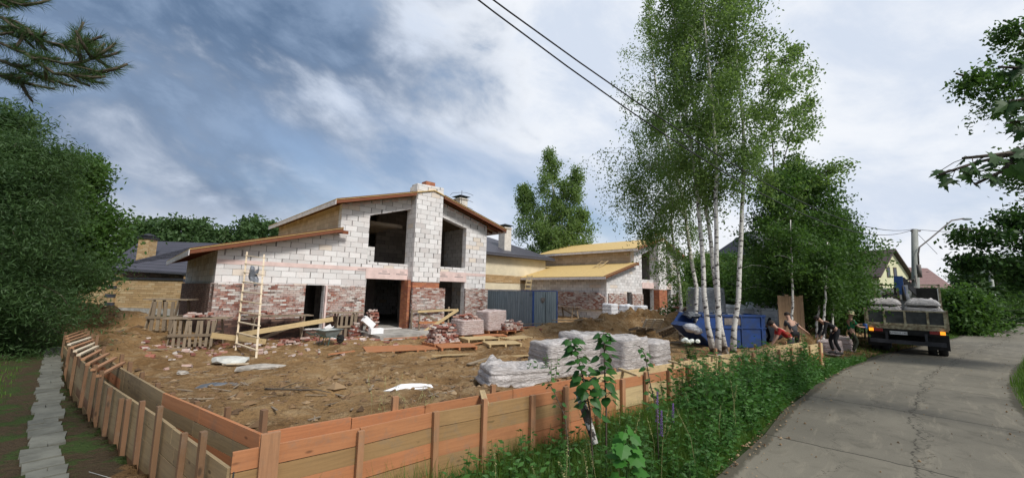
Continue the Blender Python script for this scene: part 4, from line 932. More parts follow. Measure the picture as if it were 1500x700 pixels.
# dense group right of the birches
DG = [(1152, 19.5, 8.4, 2.2, 'dense leafy tree with a thin white stem, leftmost of the dark group by the truck'), (1182, 21.5, 9.8, 2.9, 'tallest dense leafy tree of the dark group beside the truck'),
      (1202, 20.5, 9.0, 2.2, 'dense round leafy tree right of the tallest one, in front of the cream gable'), (1230, 22.5, 7.4, 1.6, 'dense leafy tree nearest to the truck, right edge of the dark group'), (1160, 25.0, 7.0, 2.6, 'dark leafy tree deep behind the wooden gate panel')]
for i, (px_, dep, h_, r_, lab) in enumerate(DG):
    w0 = PX(px_, dep); tr = [[(0, 0, -.1), (.1, .1, h_*.35), (.0, -.1, h_*.7), (.1, 0, h_)]]
    if i in (0, 2): tr.append([(.15, 0, -.1), (.55, -.2, h_*.3), (.9, -.3, h_*.6)])
    crown_tree('leafy_tree', lab, 'tree', w0, tr, 'dense_leaf', .15, 24000, .085, blen=r_, nbr=34 if len(tr) == 1 else 22, t0=.16 if i != 0 else .30, hang=.35, clump=.36, up=.5, droop=1.0, group='dense trees beside the truck', tw=10, seed=60+i, shape=lambda q: math.sin(math.pi*min(1, .22+q*.72))**.7)
for i, (px_, dep, h_, top, lab) in enumerate(((1160, 17.4, 5.8, 1158, 'thin white birch stem in front of the wooden gate panel'), (1203, 17.2, 4.8, 1212, 'leaning white birch stem between the gate panel and the man in dark clothes'), (1216, 18.5, 4.2, 1222, 'faint grey birch stem behind the man in dark clothes'), (1193, 18.0, 4.2, 1204, 'grey leaning birch stem just right of the gate panel'))):
    w0 = PX(px_, dep); e_ = PX(top, dep, h_)-w0; e_.z = h_
    crown_tree('young_birch', lab, 'birch', w0, [[(0, 0, -.1), e_*.5+Vector((.05, 0, 0)), e_]], 'dense_leaf', .13, 2600, .05, blen=1.0, nbr=12, t0=.55, hang=.4, clump=.25, tw=6, seed=75+i, group='slim birch stems by the gate panel')
# spruce and bushes in the centre gap
conifer('spruce_tree', 'dark pointed spruce behind the stacks, between the birch stems and the balcony house', PX(1104, 30), 6.0, 2.4, 9000, seed=3, size=.34)
conifer('spruce_tree', 'smaller spruce left of the pointed one, seen between birch stems', PX(1082, 34), 5.0, 2.2, 6000, seed=4, size=.34)
conifer('spruce_tree', 'broad dark spruce right of the truck by the far road', PX(1436, 31), 5.6, 2.8, 12000, seed=5, size=.34)
for i, (px_, dep, h_, r_, lab) in enumerate(((1418, 27.5, 2.9, 1.4, 'round dark bush right behind the truck'), (1374, 37, 3.0, 1.1, 'dark bush between the lamp post and the red roof'), (1468, 40, 6.5, 3.2, 'dark leafy tree over the far road bend'), (1495, 50, 6.5, 3.6, 'leafy tree at the far end of the road'), (1030, 33, 5.2, 2.6, 'leafy tree behind the second house seen between birch stems'), (1140, 30, 5.0, 2.6, 'leafy tree below the balcony house'),
        (1060, 42, 6.5, 3.0, 'round leafy tree far behind the blue skip'), (1200, 30, 6.8, 3.2, 'dark tree rising deep behind the tallest tree'), (1215, 30, 6.0, 2.0, 'dark leafy tree behind the green shirted man'))):
    crown_tree('leafy_tree', lab, 'tree', PX(px_, dep), [[(0, 0, -.1), (.1, 0, h_*.5), (0, .1, h_)]], 'dense_leaf', .24, 9000, .08, bark='bark', blen=r_, nbr=30, t0=.05, hang=.3, clump=.5, up=.5, droop=.7, tw=8, seed=90+i, shape=lambda q: math.sin(math.pi*min(1, .3+q*.62))**.6)

# ornamental hedge row and far wood: four built once, then copied
protos = []; ORD = ['first', 'second', 'third', 'fourth', 'fifth', 'sixth', 'seventh', 'eighth', 'ninth', 'tenth', 'eleventh']
for i in range(3):
    protos.append(crown_tree('far_tree', 'leafy tree of the far wood, rounder crown', 'tree', (0, 0, 0), [[(0, 0, -.1), (.3, 0, 6), (0, .2, 12)]], 'far_leaf', .62, 4200, .18, bark='bark', blen=4.0, nbr=26, t0=.12, hang=.3, clump=1.0, up=.55, droop=.8, tw=7, seed=120+i, group='leafy trees of the far wood', shape=lambda q: math.sin(math.pi*min(1, .25+q*.66))**.7))
for i in range(2):
    protos.append(conifer('far_pine', 'dark conifer of the far wood', (0, 0, 0), 13, 3.0, 4200, 'conifers of the far wood', 130+i, size=.8, z0=.2, irr=.5))
far = []
for px_, dep, h_ in [(140, 70, 11), (165, 62, 10.5), (187, 66, 12.5), (205, 72, 14.5), (228, 66, 12), (250, 64, 12.5), (262, 74, 14.5), (285, 70, 12.8), (298, 60, 11), (318, 68, 11.5), (340, 62, 11.5), (356, 70, 13.5), (375, 66, 12.5), (392, 60, 11.5), (412, 70, 12.0), (432, 66, 11), (455, 72, 11), (118, 58, 11), (90, 60, 12),
                        (1012, 90, 12), (1040, 95, 11.5), (1065, 80, 10.0), (1092, 90, 9.5), (1118, 85, 9.5), (1145, 95, 11), (1290, 110, 10), (1320, 120, 9), (1352, 115, 8.5), (1400, 110, 10), (1425, 100, 11), (1455, 95, 12), (1480, 120, 12), (1500, 110, 13), (905, 100, 10), (870, 100, 9), (980, 70, 9.5)]:
    far.append((px_, dep, h_))
far_side = {0: 'left', 1: 'right'}
cnt_ = {}
for k, (px_, dep, h_) in enumerate(sorted(far)):
    i = (0, 3, 1, 4, 2, 3, 1)[k % 7]; w0 = PX(px_, dep); b0 = 12 if i < 3 else 13
    where = 'behind the tiled roof house' if px_ < 300 else ('behind the low roof of the block house' if px_ < 500 else ('behind the second house' if px_ < 1000 else ('beyond the blue skip and stacks' if px_ < 1200 else 'beyond the truck and the road')))
    kk = (i < 3, where); cnt_[kk] = cnt_.get(kk, 0)+1; lb_ = ORD[min(10, cnt_[kk]-1)]+(' leafy tree of the far wood ' if i < 3 else ' dark pine of the far wood ')+where
    if k < 7 and i < 5 and not protos[i].get('used'): o = protos[i]; o['used'] = 1; o.location = w0; o.rotation_euler.z = k*1.3; o['label'] = lb_
    else: o = dup(protos[i], w0, k*1.7, lb_)
    o.scale = (h_/b0*(.85+.3*((k*37) % 10)/10), h_/b0*(.9+.2*((k*53) % 10)/10), h_/b0)
    if 'used' in o: del o['used']
for p_ in protos:
    if 'used' in p_: del p_['used']

# big dark trees at the left edge of the frame
def clump_cloud(cs, rs_, n_, rg, flat=.8):
    C = []; T = []
    for c, r_ in zip(cs, rs_):
        m_ = int(n_*r_**2); d = rg.normal(size=(m_, 3)); d /= np.linalg.norm(d, axis=1)[:, None]; C.append(np.array(c)+d*(r_*rg.uniform(.55, 1.05, m_)**.6)[:, None]*[1, 1, flat]); T.append(np.clip(rg.uniform(0, .5)+rg.uniform(0, .5, m_), 0, 1))
    return np.concatenate(C), np.concatenate(T)
for i, (px_, dep, h_, r_, lf, n_, lab, sz) in enumerate(((-45, 10.0, 5.6, 2.0, 'pine_needle', 120000, 'big dark pine at the left edge with soft hanging needles, nearest to the slab path', .11), (62, 15.5, 6.9, 1.9, 'dense_leaf', 36000, 'dark leafy tree behind the near pine, its crown edge against the sky', .17),
        (-90, 12.5, 7.8, 2.8, 'pine_needle', 50000, 'tall pine cut off by the left edge of the picture', .2), (62, 23.0, 4.4, 1.5, 'dense_leaf', 22000, 'lower leafy tree at the end of the trench before the yellow wall', .17), (8, 18.0, 6.6, 2.5, 'dense_leaf', 42000, 'dark leafy tree deep behind the slab path', .20))):
    w0 = PX(px_, dep, .4)
    crown_tree('garden_tree', lab, 'tree', w0, [[(0, 0, -.3), (.1, 0, h_*.5), (0, .1, h_)]], lf, sz, n_, .13, bark='bark', blen=r_, nbr=46, t0=(.38 if i == 1 else .06), hang=.35 if lf == 'dense_leaf' else .1, clump=.38, up=.3 if lf == 'dense_leaf' else .05, droop=1.0, tw=9, seed=140+i, shape=lambda q: math.sin(math.pi*min(1, .34+q*.60))**.55, aspect=.5 if lf == 'dense_leaf' else .20)

# pine branch overhead, upper left
def needle_branch(name, label, base, paths, group=None):
    root = thing(name, label, 'branch', base, 0, group); tb = MB(); C = []; A = []; T = []; rg = np.random.default_rng(5)
    ext = []
    rs = random.Random(8)
    for pts in paths:
        for k in range(7):
            q = rs.uniform(.2, 1)*(len(pts)-1); i = min(len(pts)-2, int(q)); p = pts[i].lerp(pts[i+1], q-i); d = (pts[i+1]-pts[i]).normalized()
            e_ = (d+Vector((rs.gauss(0, .5), rs.gauss(0, .5), rs.gauss(-.1, .55)))).normalized()*rs.uniform(.12, .26); ext.append([p, p+e_*.6, p+e_+Vector((0, 0, .02))])
    for pts in list(paths)+ext:
        pts = [Vector(p)-Vector(base) for p in pts]; tb.tube(pts, [.012*(1-.8*i/len(pts))+.003 for i in range(len(pts))], 6)
        for a, b_ in zip(pts, pts[1:]):
            n_ = max(2, int((b_-a).length/.03))
            for k in range(n_):
                p = a.lerp(b_, k/n_); d = (b_-a).normalized(); m_ = 22; dd = rg.normal(size=(m_, 3)); dd += np.array(d)*1.5; dd /= np.linalg.norm(dd, axis=1)[:, None]
                C.append(np.array(p)+dd*.055); A.append(dd); T.append(rg.uniform(0, 1, m_))
    tb.build('wood', 'bark', root); C = np.concatenate(C); A = np.concatenate(A); V = leaves(C, .085, .04, 0, rg, axis=A*6); soup('needles', 'pine_needle', V, 4, np.concatenate(T), root); return root
def curve(px_list, dep):
    return [PY(a, b_, dep+.04*i) for i, (a, b_) in enumerate(px_list)]
br_ = [curve([(-90, 20), (-20, 55), (40, 80), (95, 94), (148, 106)], 2.9), curve([(-60, 70), (10, 92), (50, 108), (82, 118)], 3.1), curve([(-40, 40), (20, 40), (70, 62), (118, 72)], 3.0), curve([(40, 80), (80, 108), (118, 112)], 2.95), curve([(-80, 90), (-20, 108), (36, 118)], 3.2),
       curve([(95, 94), (120, 92), (140, 84)], 3.0), curve([(-80, 40), (-20, 20), (24, 32), (52, 50)], 2.9), curve([(70, 62), (92, 70), (112, 66)], 3.1)]
needle_branch('pine_branch', 'pine branch with long needle tufts reaching in from the upper left', br_[0][0], br_)
br2 = [curve([(-80, -30), (-10, -4), (34, 8)], 3.2), curve([(-70, -10), (-10, 6), (24, 4)], 3.3)]
needle_branch('pine_branch', 'short pine twig in the very top left corner', br2[0][0], br2)

# maple leaves hanging in from the right
ML = [(0, 0), (.10, .10), (.38, .02), (.30, .16), (.46, .30), (.30, .30), (.34, .44), (.18, .40), (.13, .58), (.20, .62), (.10, .70), (0, .98), (-.10, .70), (-.20, .62), (-.13, .58), (-.18, .40), (-.34, .44), (-.30, .30), (-.46, .30), (-.30, .16), (-.38, .02), (-.10, .10)]
def big_leaf(mb, c, size, d, n, tint, shape=ML, fold=.12):
    d = Vector(d).normalized(); n = Vector(n); s_ = d.cross(n).normalized(); n = s_.cross(d).normalized(); c = Vector(c)
    vs = [c+(d*y+s_*x-n*(abs(x)*fold*1.6+y*y*fold))*size for x, y in shape]; k = len(vs); ctr = c+d*.35*size; vs.append(ctr)
    mb.add(vs, [(i, (i+1) % k, k) for i in range(k)], tint)
def maple(name, label, paths, nl, size, dep, sd):
    rs = random.Random(sd); base = paths[0][0]; root = thing(name, label, 'branch', base); tb = MB(); lv = MB()
    for pts in paths:
        pts = [p-base for p in pts]; tb.tube(pts, [.012*(1-.7*i/len(pts))+.003 for i in range(len(pts))], 6)
        for k in range(nl):
            q = rs.uniform(.15, 1.0)*(len(pts)-1); i = min(len(pts)-2, int(q)); p = pts[i].lerp(pts[i+1], q-i)
            d = Vector((rs.gauss(-.3, .6), rs.gauss(0, .5), rs.gauss(-.55, .35))); e = p+Vector((rs.gauss(0, .05), rs.gauss(0, .05), rs.uniform(-.07, .02))); tb.tube([p, (p+e)/2+Vector((0, 0, .01)), e], .0025, 4, cap=False)
            big_leaf(lv, e, size*rs.uniform(.7, 1.15), d, (rs.gauss(0, .5), rs.gauss(-.5, .4), rs.gauss(.8, .3)), rs.random())
    tb.build('wood', 'bark', root); lv.build('foliage', 'maple_leaf_dark', root); return root
maple('maple_branch', 'maple branch tip with large lobed leaves hanging lowest above the road', [curve([(1560, 205), (1490, 225), (1430, 238), (1376, 256)], 2.6), curve([(1490, 225), (1470, 250), (1428, 270)], 2.6), curve([(1500, 222), (1450, 228), (1410, 232)], 2.6)], 9, .15, 2.6, 1)
maple('maple_branch', 'dark maple bough along the right edge above the lowest leaves', [curve([(1600, 150), (1530, 170), (1480, 180)], 2.9), curve([(1600, 190), (1540, 205), (1500, 215)], 2.8), curve([(1600, 60), (1540, 85), (1490, 100), (1462, 98)], 3.2), curve([(1610, 100), (1550, 130), (1500, 145), (1478, 150)], 3.0)], 24, .15, 2.9, 2)
# leafy trees leaning in at the right edge
w0 = PX(1660, 6.5, .05)
def pp(a, b_, y): return PY(a, b_, y)-w0
crown_tree('roadside_tree', 'near roadside tree at the right edge with loose fine foliage in the upper corner', 'tree', w0, [[(0, 0, 0), pp(1640, 250, 6.5), pp(1620, 0, 6.5)], [pp(1640, 250, 6.5), pp(1560, 170, 6.5), pp(1480, 130, 6.6), pp(1400, 108, 6.7)], [pp(1640, 200, 6.6), pp(1570, 90, 6.7), pp(1470, 30, 6.8)], [pp(1640, 350, 6.4), pp(1560, 270, 6.4), pp(1490, 215, 6.4)]], 'dense_leaf', .075, 15000, .05, bark='bark', blen=.75, nbr=24, t0=.35, hang=.2, clump=.13, up=.2, droop=.6, tw=8, seed=160, dropr=.3)
w0 = PX(1640, 13.0, .0)
crown_tree('roadside_tree', 'darker leafy tree at the right edge reaching towards the lamp post', 'tree', w0, [[(0, 0, 0), pp(1630, 300, 13), pp(1610, 150, 13)], [pp(1630, 400, 13), pp(1540, 360, 13), pp(1470, 345, 13), pp(1405, 335, 13)], [pp(1630, 420, 13), pp(1550, 400, 13.2), pp(1480, 385, 13.2), pp(1400, 378, 13.4)], [pp(1630, 350, 13), pp(1560, 320, 13), pp(1480, 320, 13)], [pp(1630, 430, 13), pp(1560, 412, 13), pp(1500, 404, 13)]], 'maple_leaf_dark', .15, 13000, .09, bark='bark', blen=1.1, nbr=22, t0=.35, hang=.3, clump=.24, up=.15, droop=.6, tw=8, seed=170, dropr=.3)

# ------------------------------------------------------------------ site objects
def ladder(name, label, a0, a1, b0, b1, n, r_=.022, rung=(.085, .035), mat='pale_wood', over=.06):
    base = (a0+b0)/2; root = thing(name, label, 'ladder', base)
    for p, q in ((a0, a1), (b0, b1)):
        mb = MB(); mb.beam(p-base, q-base, .06, .035); mb.build('rail', mat, root)
    for k in range(n):
        u_ = (k+.6)/n; p = (a0.lerp(a1, u_))-base; q = (b0.lerp(b1, u_))-base; d = (q-p).normalized()
        mb = MB(); mb.beam(p-d*over+Vector((0, 0, random.uniform(-.02, .02))), q+d*over, rung[1], rung[0], up=(a1-a0)); mb.build('rung', mat, root)
    return root
# tall ladder: feet on the mud, top against the wall
fa = G(345, 515, .0); fb_ = G(375, 527, .0); ta = PY(362, 369, 16.6); tb_ = PY(387, 373, 16.5)
fa = on(fa); fb_ = on(fb_)
ld = ladder('ladder', 'tall pale wooden ladder with a rag on it leaning on the block house', fa, ta, fb_, tb_, 10)
mid = (fa.lerp(ta, .78)+fb_.lerp(tb_, .78))/2; mb = MB(); n_ = 7; vs = []
for i in range(n_):
    for j in range(n_): vs.append((.34*(i/(n_-1)-.5)+.05*math.sin(j*1.3), -.06*math.sin(i*2.1+j)-.05, -.62*j/(n_-1)+.12*math.sin(i*1.2)))
mb.add(vs, [(i*n_+j, i*n_+j+1, (i+1)*n_+j+1, (i+1)*n_+j) for i in range(n_-1) for j in range(n_-1)], 0, None, True); ob = mb.build('rag', 'tarp_grey', None, mid+Vector((.12, -.12, .15))); tag(ob, 'crumpled grey plastic rag hanging on the tall ladder', 'rag')
ob.modifiers.new('s', 'SOLIDIFY').thickness = .008
# short ladder on the container side and roof ladder of house two
a0 = PY(769, 426, 31.2); b0 = PY(776.5, 426.5, 31.0); a1 = PY(772.5, 403, 31.5); b1 = PY(779.5, 403, 31.3)
ladder('ladder', 'short homemade ladder standing behind the blue container at the yellow roof edge', a0, a1, b0, b1, 4, rung=(.14, .03), mat='yellow_board')
a0 = H2(2.6, 3.2, wing(2.6)+.25); b0 = H2(2.6, 2.5, wing(2.6)+.25); a1 = H2(4.3, 3.2, wing(4.3)+.6); b1 = H2(4.3, 2.5, wing(4.3)+.6)
ladder('roof_ladder', 'small orange wood ladder lying on the low yellow roof', a0, a1, b0, b1, 3, rung=(.10, .03), mat='yellow_board')

# wheelbarrow
wb = thing('wheelbarrow', 'green metal wheelbarrow with a grey tub parked before the side door', 'wheelbarrow', on(G(481, 507)), R(62)); wb.scale = (.9, .9, .9)
mb = MB(); ti = [(-.48, -.32), (.42, -.34), (.42, .34), (-.48, .32)]; bi = [(-.28, -.18), (.22, -.2), (.22, .2), (-.28, .18)]
vs = [(*p, .66) for p in ti]+[(*p, .36) for p in bi]+[(p[0]*.94, p[1]*.92, .655) for p in ti]+[(*p, .39) for p in bi]
mb.add(vs, [(0, 1, 5, 4), (1, 2, 6, 5), (2, 3, 7, 6), (3, 0, 4, 7), (4, 5, 6, 7), (8, 12, 13, 9), (9, 13, 14, 10), (10, 14, 15, 11), (11, 15, 12, 8), (12, 15, 14, 13), (0, 8, 9, 1), (1, 9, 10, 2), (2, 10, 11, 3), (3, 11, 8, 0)])
mb.tube([(-.5, -.34, .67), (.44, -.36, .67), (.44, .36, .67), (-.5, .34, .67), (-.5, -.34, .67)], .018, 6); mb.build('tub', 'grey_plastic', wb)
mb = MB(); mb.blob((0, 0, .60), (.36, .26, .12), 3, rough=.25); mb.build('load', 'mortar_patch', wb)
for sy in (-.2, .2):
    mb = MB(); mb.tube([(-.95, sy*1.45, .62), (-.4, sy*1.2, .38), (.2, sy, .34), (.62, sy*.35, .2)], .018, 6); mb.build('handle', 'green_plastic', wb)
    mb = MB(); mb.tube([(-.30, sy, .36), (-.36, sy*1.1, .02), (-.18, sy*1.1, .02), (-.1, sy, .36)], .02, 6); mb.build('leg', 'green_plastic', wb)
mb = MB(); Mx = Matrix.Rotation(R(90), 3, 'X'); mb.lathe([(.12, -.035), (.19, -.03), (.2, 0), (.19, .03), (.12, .035)], (.62, 0, .2), 16, M=Mx); mb.build('wheel', 'tyre', wb)

def stack(label, loc, rz, w_, d, h, pile=0, jit=.006, mat='loose_brick', bs=(.25, .12, .075), taper=0, grp=None, name='brick_stack', cat='bricks'):
    mb = MB(); nz = int(h/bs[2])
    for k in range(nz):
        sh = taper*k/nz; L, B = (bs[0], bs[1]) if k % 2 == 0 else (bs[1], bs[0]); ni = max(1, int((w_-sh)/L)); nj = max(1, int((d-sh)/B))
        for i in range(ni):
            for j in range(nj):
                if 0 < i < ni-1 and 0 < j < nj-1 and k < nz-2: continue
                if random.random() < .06 and k > nz-3: continue
                mb.box(((i-(ni-1)/2)*L+random.gauss(0, jit), (j-(nj-1)/2)*B+random.gauss(0, jit), bs[2]*(k+.5)), (L-.012, B-.012, bs[2]-.008), random.gauss(0, .03), random.random())
    for k in range(pile):
        q = random.random(); mb.box((random.gauss(0, w_*.23), random.gauss(0, d*.23), nz*bs[2]+.04+abs(random.gauss(0, .07))), (bs[0]-.01, bs[1]-.01, bs[2]-.01), 0, random.random(), rot=Matrix.Rotation(random.uniform(0, 6), 3, 'Z') @ Matrix.Rotation(random.gauss(0, .5), 3, 'X'))
    ob = mb.build(name, mat, None, loc, rz); return tag(ob, label, cat, grp)
def pallet(label, loc, rz, w_=1.2, d=.9, mat='old_wood', grp='pallets', n=7, tilt=None, name='pallet'):
    root = thing(name, label, 'pallet', loc, rz, grp)
    if tilt: root.rotation_euler = (tilt[0], tilt[1], rz)
    mb = MB()
    for k in range(n):
        y = -d/2+d*(k+.5)/n; mb.beam((-w_/2, y, .125), (w_/2, y, .125), d/n*.62, .022)
    mb.build('deck', mat, root)
    for x in (-w_/2+.06, 0, w_/2-.06):
        mb = MB(); mb.beam((x, -d/2, .06), (x, d/2, .06), .07, .10); mb.build('bearer', mat, root)
    return root
def wrapped(label, loc, rz, w_, d, h, mat='film_grey', layers=5, grp=None, seed=0, name='wrapped_stack', cat='wrapped stack', topj=.05, bulge=.05, taper=.06, top=None, tilt=0):
    nu, nvh, nt = 44, 20, 9; mb = MB(); vs = []; rs = random.Random(seed)
    def off(u_, z):
        q = math.sin(math.pi*((z*layers) % 1)); return bulge*q**.35+.045*float(fbm(np.array([u_*3.0+seed*7]), np.array([z*2.0+seed]), 3, seed)[0])*1.4
    for j in range(nvh+1):
        z = j/nvh
        for i in range(nu):
            s_ = i/nu*4; k = int(s_); f = s_-k; cx, cy = [(-1, -1), (1, -1), (1, 1), (-1, 1)][k]; nx_, ny_ = [(1, -1), (1, 1), (-1, 1), (-1, -1)][k]
            x = (cx+(nx_-cx)*f)*w_/2; y = (cy+(ny_-cy)*f)*d/2; o_ = off(s_, z); rr = math.hypot(x, y)+1e-6; sc = 1-taper*z; corner = 1-.05*(abs(f-.0) < .07 or abs(f-1) < .07)
            vs.append((x*sc*corner+x/rr*o_, y*sc*corner+y/rr*o_, z*h+(topj*float(fbm(np.array([x*3+seed]), np.array([y*3]), 3, seed)[0])*4 if j == nvh else 0)))
    fs = [(j*nu+i, j*nu+(i+1) % nu, (j+1)*nu+(i+1) % nu, (j+1)*nu+i) for j in range(nvh) for i in range(nu)]
    # top: rings closing to the middle
    base_i = nvh*nu; prev = [base_i+i for i in range(nu)]
    for r_ in (.8, .55, .28):
        cur = []
        for i in range(nu):
            x, y, z = vs[base_i+i]; zz_ = h+topj*float(fbm(np.array([x*r_*3+seed]), np.array([y*r_*3+3]), 3, seed)[0])*5+.02; cur.append(len(vs)); vs.append((x*r_, y*r_, zz_))
        fs += [(prev[i], prev[(i+1) % nu], cur[(i+1) % nu], cur[i]) for i in range(nu)]; prev = cur
    fs.append(tuple(prev)); mb.add(vs, fs, 0, None, True)
    ob = mb.build(name, mat, None, loc, rz); tag(ob, label, cat, grp); ob.rotation_euler.x = tilt; return ob

FA = math.atan2(.62, .785)
# sacks wrapped in film, behind the front formwork
zb = .05
def spot(px, y, dz=0.0):
    q = PX(px, y); q.z = hz(q.x, q.y)+dz; return q
for i, (px_, dep, w_, d_, h_, lab) in enumerate(((815, 10.3, 1.15, .95, 1.08, 'left film wrapped sack pallet, its darker end towards the mud'), (858, 11.1, 1.2, 1.0, 1.24, 'middle film wrapped sack pallet, highest of the row behind the saplings'),
        (912, 10.9, 1.2, 1.0, 1.18, 'film wrapped sack pallet right of the middle one, with tightly creased film'), (950, 11.6, 1.1, .95, 1.02, 'right end film wrapped sack pallet with a sloping top'))):
    q = spot(px_, dep); h_ = (1.13, 1.27, 1.22, 1.05)[i]-q.z
    pallet('wooden pallet under the '+lab.split(',')[0].replace('film wrapped sack pallet', 'wrapped sacks')+' (number %d from the left)' % (i+1) if False else 'pallet carrying the '+('left', 'middle', 'creased', 'right end')[i]+' stack of wrapped sacks', q, FA+.1*i-.1, w_, d_, 'yellow_board', 'pallets under the wrapped sacks')
    wrapped(lab, q+Vector((0, 0, .14)), FA+.1*i-.12, w_, d_, h_-.14, 'film_grey', 6, 'film wrapped sack pallets', seed=i+1, bulge=.03)
q = spot(752, 8.3); wrapped('low torn open film bag of sacks with a sunken middle, left of the sack row', q, FA-.35, 1.35, .95, max(.3, .90-q.z), 'film_grey', 3, None, seed=9, topj=.10, taper=.16, name='wrapped_sacks')
# bricks in front of the house
def pbs(label, px, dep, rz, w_, d, h, pile=0, **k): 
    q = spot(px, dep); pallet('pallet under the '+label, q, rz, w_+.1, d+.1, 'red_board', 'pallets under bricks', 6); return stack(label, q+Vector((0, 0, .14)), rz, w_, d, h, pile, **k)
pbs('loose brick heap on a pallet in front of the trestle', 647, 17.2, HROT, 1.3, .9, .56, 26, jit=.03, taper=.35)
q = spot(684, 20.3); pallet('pallet under the film wrapped bricks with a heap on top', q, HROT, 1.4, 1.1, 'red_board', 'pallets under bricks', 6); wrapped('pinkish film wrapped bricks with loose broken bricks heaped on top', q+Vector((0, 0, .14)), HROT, 1.35, 1.1, .72, 'film_pink', 7, None, seed=12, name='wrapped_bricks', cat='bricks')
stack('broken bricks heaped on the pinkish film wrapped stack', q+Vector((0, 0, .84)), HROT, 1.1, .8, .08, 42, jit=.05)
q = spot(719, 21.6); pallet('pallet under the square film wrapped brick stack', q, HROT, 1.3, 1.1, 'red_board', 'pallets under bricks', 6); wrapped('square film wrapped brick stack, tallest one, left of the metal container', q+Vector((0, 0, .14)), HROT, 1.3, 1.1, 1.0, 'film_pink', 9, None, seed=14, name='wrapped_bricks', cat='bricks', bulge=.02, taper=.02)
pbs('low brick stack in front of the metal container', 745, 21.8, HROT, 1.25, 1.0, .42, 10, jit=.02)
stack('small neat pile of bricks right of the side door', on(HP(5.55, -1.2)), HROT+.2, .6, .5, .62, 2, taper=.2)
stack('brick pile on the plank by the left entrance corner', on(HP(6.55, -.9)), HROT, .62, .5, 1.15, 6, jit=.03, taper=.1)
# flat red pallets on the mud
for i, (px_, dep, rz, w_, d_, m_, lab) in enumerate(((572, 15.6, .25, 1.9, 1.5, 'red_board', 'long reddish pallet on the mud, leftmost, before the entrance'), (617, 16.3, .28, 1.5, 1.3, 'red_board', 'reddish pallet right beside the long one before the entrance'), (668, 16.4, .2, 1.5, 1.1, 'red_board', 'reddish pallet in front of the brick heap'), (702, 18.6, .3, 1.6, 1.1, 'yellow_board', 'pale pallet between the brick stacks and the mud'),
        (735, 17.6, .15, 1.5, 1.1, 'yellow_board', 'yellowish pallet with dark gaps, middle of the yard'), (757, 20.0, .5, 1.6, 1.1, 'yellow_board', 'flat light boarded pallet in front of the container'), (716, 20.2, .1, 1.7, .9, 'red_board', 'reddish pallet below the square brick stack'))):
    pallet(lab, spot(px_, dep, .01), rz+.2, w_, d_, m_, 'flat pallets on the mud', 11 if i < 3 else 7)
for i, (px_, dep, rz, L, lab) in enumerate(((800, 24.0, .05, 4.0, 'dark plank lying along the foot of the metal container'), (850, 23.5, -.05, 3.6, 'dark plank on the mud right of the metal container'), (345, 12.3, -.35, .75, 'short pale board lying alone on the mud'), (262, 15.0, .6, 2.0, 'old plank on the earth heap at left'), (760, 22.6, .3, 2.4, 'reddish plank before the container door'), (640, 19.3, .15, 2.2, 'reddish plank behind the loose brick heap'), (700, 17.9, .5, 1.8, 'thin red board across the flat pallets'), (955, 14.6, .4, 1.6, 'yellow board behind the right end sack pallet'), (1000, 13.4, .5, 2.4, 'long yellow board behind the front formwork near the white flowers'))):
    mb = MB(); mb.beam((-L/2, 0, 0), (L/2, 0, .03), .16 if i != 2 else .07, .035); tag(mb.build('loose_board', ('old_wood', 'old_wood', 'pale_wood', 'old_wood', 'red_board', 'red_board', 'red_board', 'yellow_board', 'yellow_board')[i], None, spot(px_, dep, .07), rz+.4), lab, 'board')
# foam blocks by the entrance
for c_, d_, rz_, tl, lab in ((HP(6.15, -2.2, .34), (.62, .3, .26), HROT, 0, 'white block lying flat on the edge of the concrete apron'), (HP(5.95, -1.75, .72), (.62, .26, .3), HROT, .7, 'white block tilted against the brick pile by the entrance'), (HP(4.3, -1.5, .30), (.3, .12, .72), HROT, -.5, 'white slab leaning between the trestle and the wheelbarrow')):
    mb = MB(); mb.box((0, 0, 0), d_, rot=Matrix.Rotation(tl, 3, 'Y')); mb.box((0, 0, d_[2]*.3), (d_[0]*1.002, d_[1]*1.002, .004), rot=Matrix.Rotation(tl, 3, 'Y')); ob = mb.build('foam_block', 'white_foam', None, c_, rz_); tag(ob, lab, 'block'); bv = ob.modifiers.new('b', 'BEVEL'); bv.width = .012; bv.segments = 2
# trestle scaffolds along the front wall
def trestle(label, loc, rz, w_, h, dep=.9, slats=0, mat='old_wood', brace=True):
    root = thing('scaffold_trestle', label, 'scaffold', loc, rz, 'site made scaffold trestles')
    for x in (-w_/2, w_/2):
        for sg in (-1, 1):
            mb = MB(); mb.beam((x+.12*sg, sg*dep/2, -.05), (x, sg*dep/2*.75, h), .14, .04, up=(1, 0, 0)); mb.build('leg', mat, root)
        mb = MB(); mb.beam((x, -dep/2, h*.5), (x, dep/2, h*.5), .09, .03); mb.build('crossbar', mat, root)
    for k in range(3):
        mb = MB(); y = -dep/2+dep*(k+.5)/3; mb.beam((-w_/2-.35, y, h+.02+.004*k), (w_/2+.35, y, h+.02), dep/3*.85, .04); mb.build('plank', mat, root)
    if brace: mb = MB(); mb.beam((-w_/2, -dep/2-.03, .15), (w_/2, -dep/2-.03, h*.8), .12, .03, up=(0, 1, 0)); mb.build('brace', mat, root)
    for k in range(slats):
        mb = MB(); x = -w_/2+w_*(k+.5)/slats; mb.beam((x, -dep/2-.06, .05), (x+random.gauss(0, .03), -dep/2-.06, h-.05), w_/slats*.55, .025, up=(0, 1, 0)); mb.build('slat', mat, root)
    if slats: mb = MB(); mb.beam((-w_/2-.1, -dep/2-.09, h*.45), (w_/2+.1, -dep/2-.09, h*.45), .1, .03, up=(0, 1, 0)); mb.build('rail', mat, root)
    return root
trestle('slatted trestle table at the left house corner carrying bricks', on(HP(-.45, -.95)), HROT-.35, 1.3, 1.05, .9, 8, brace=False)
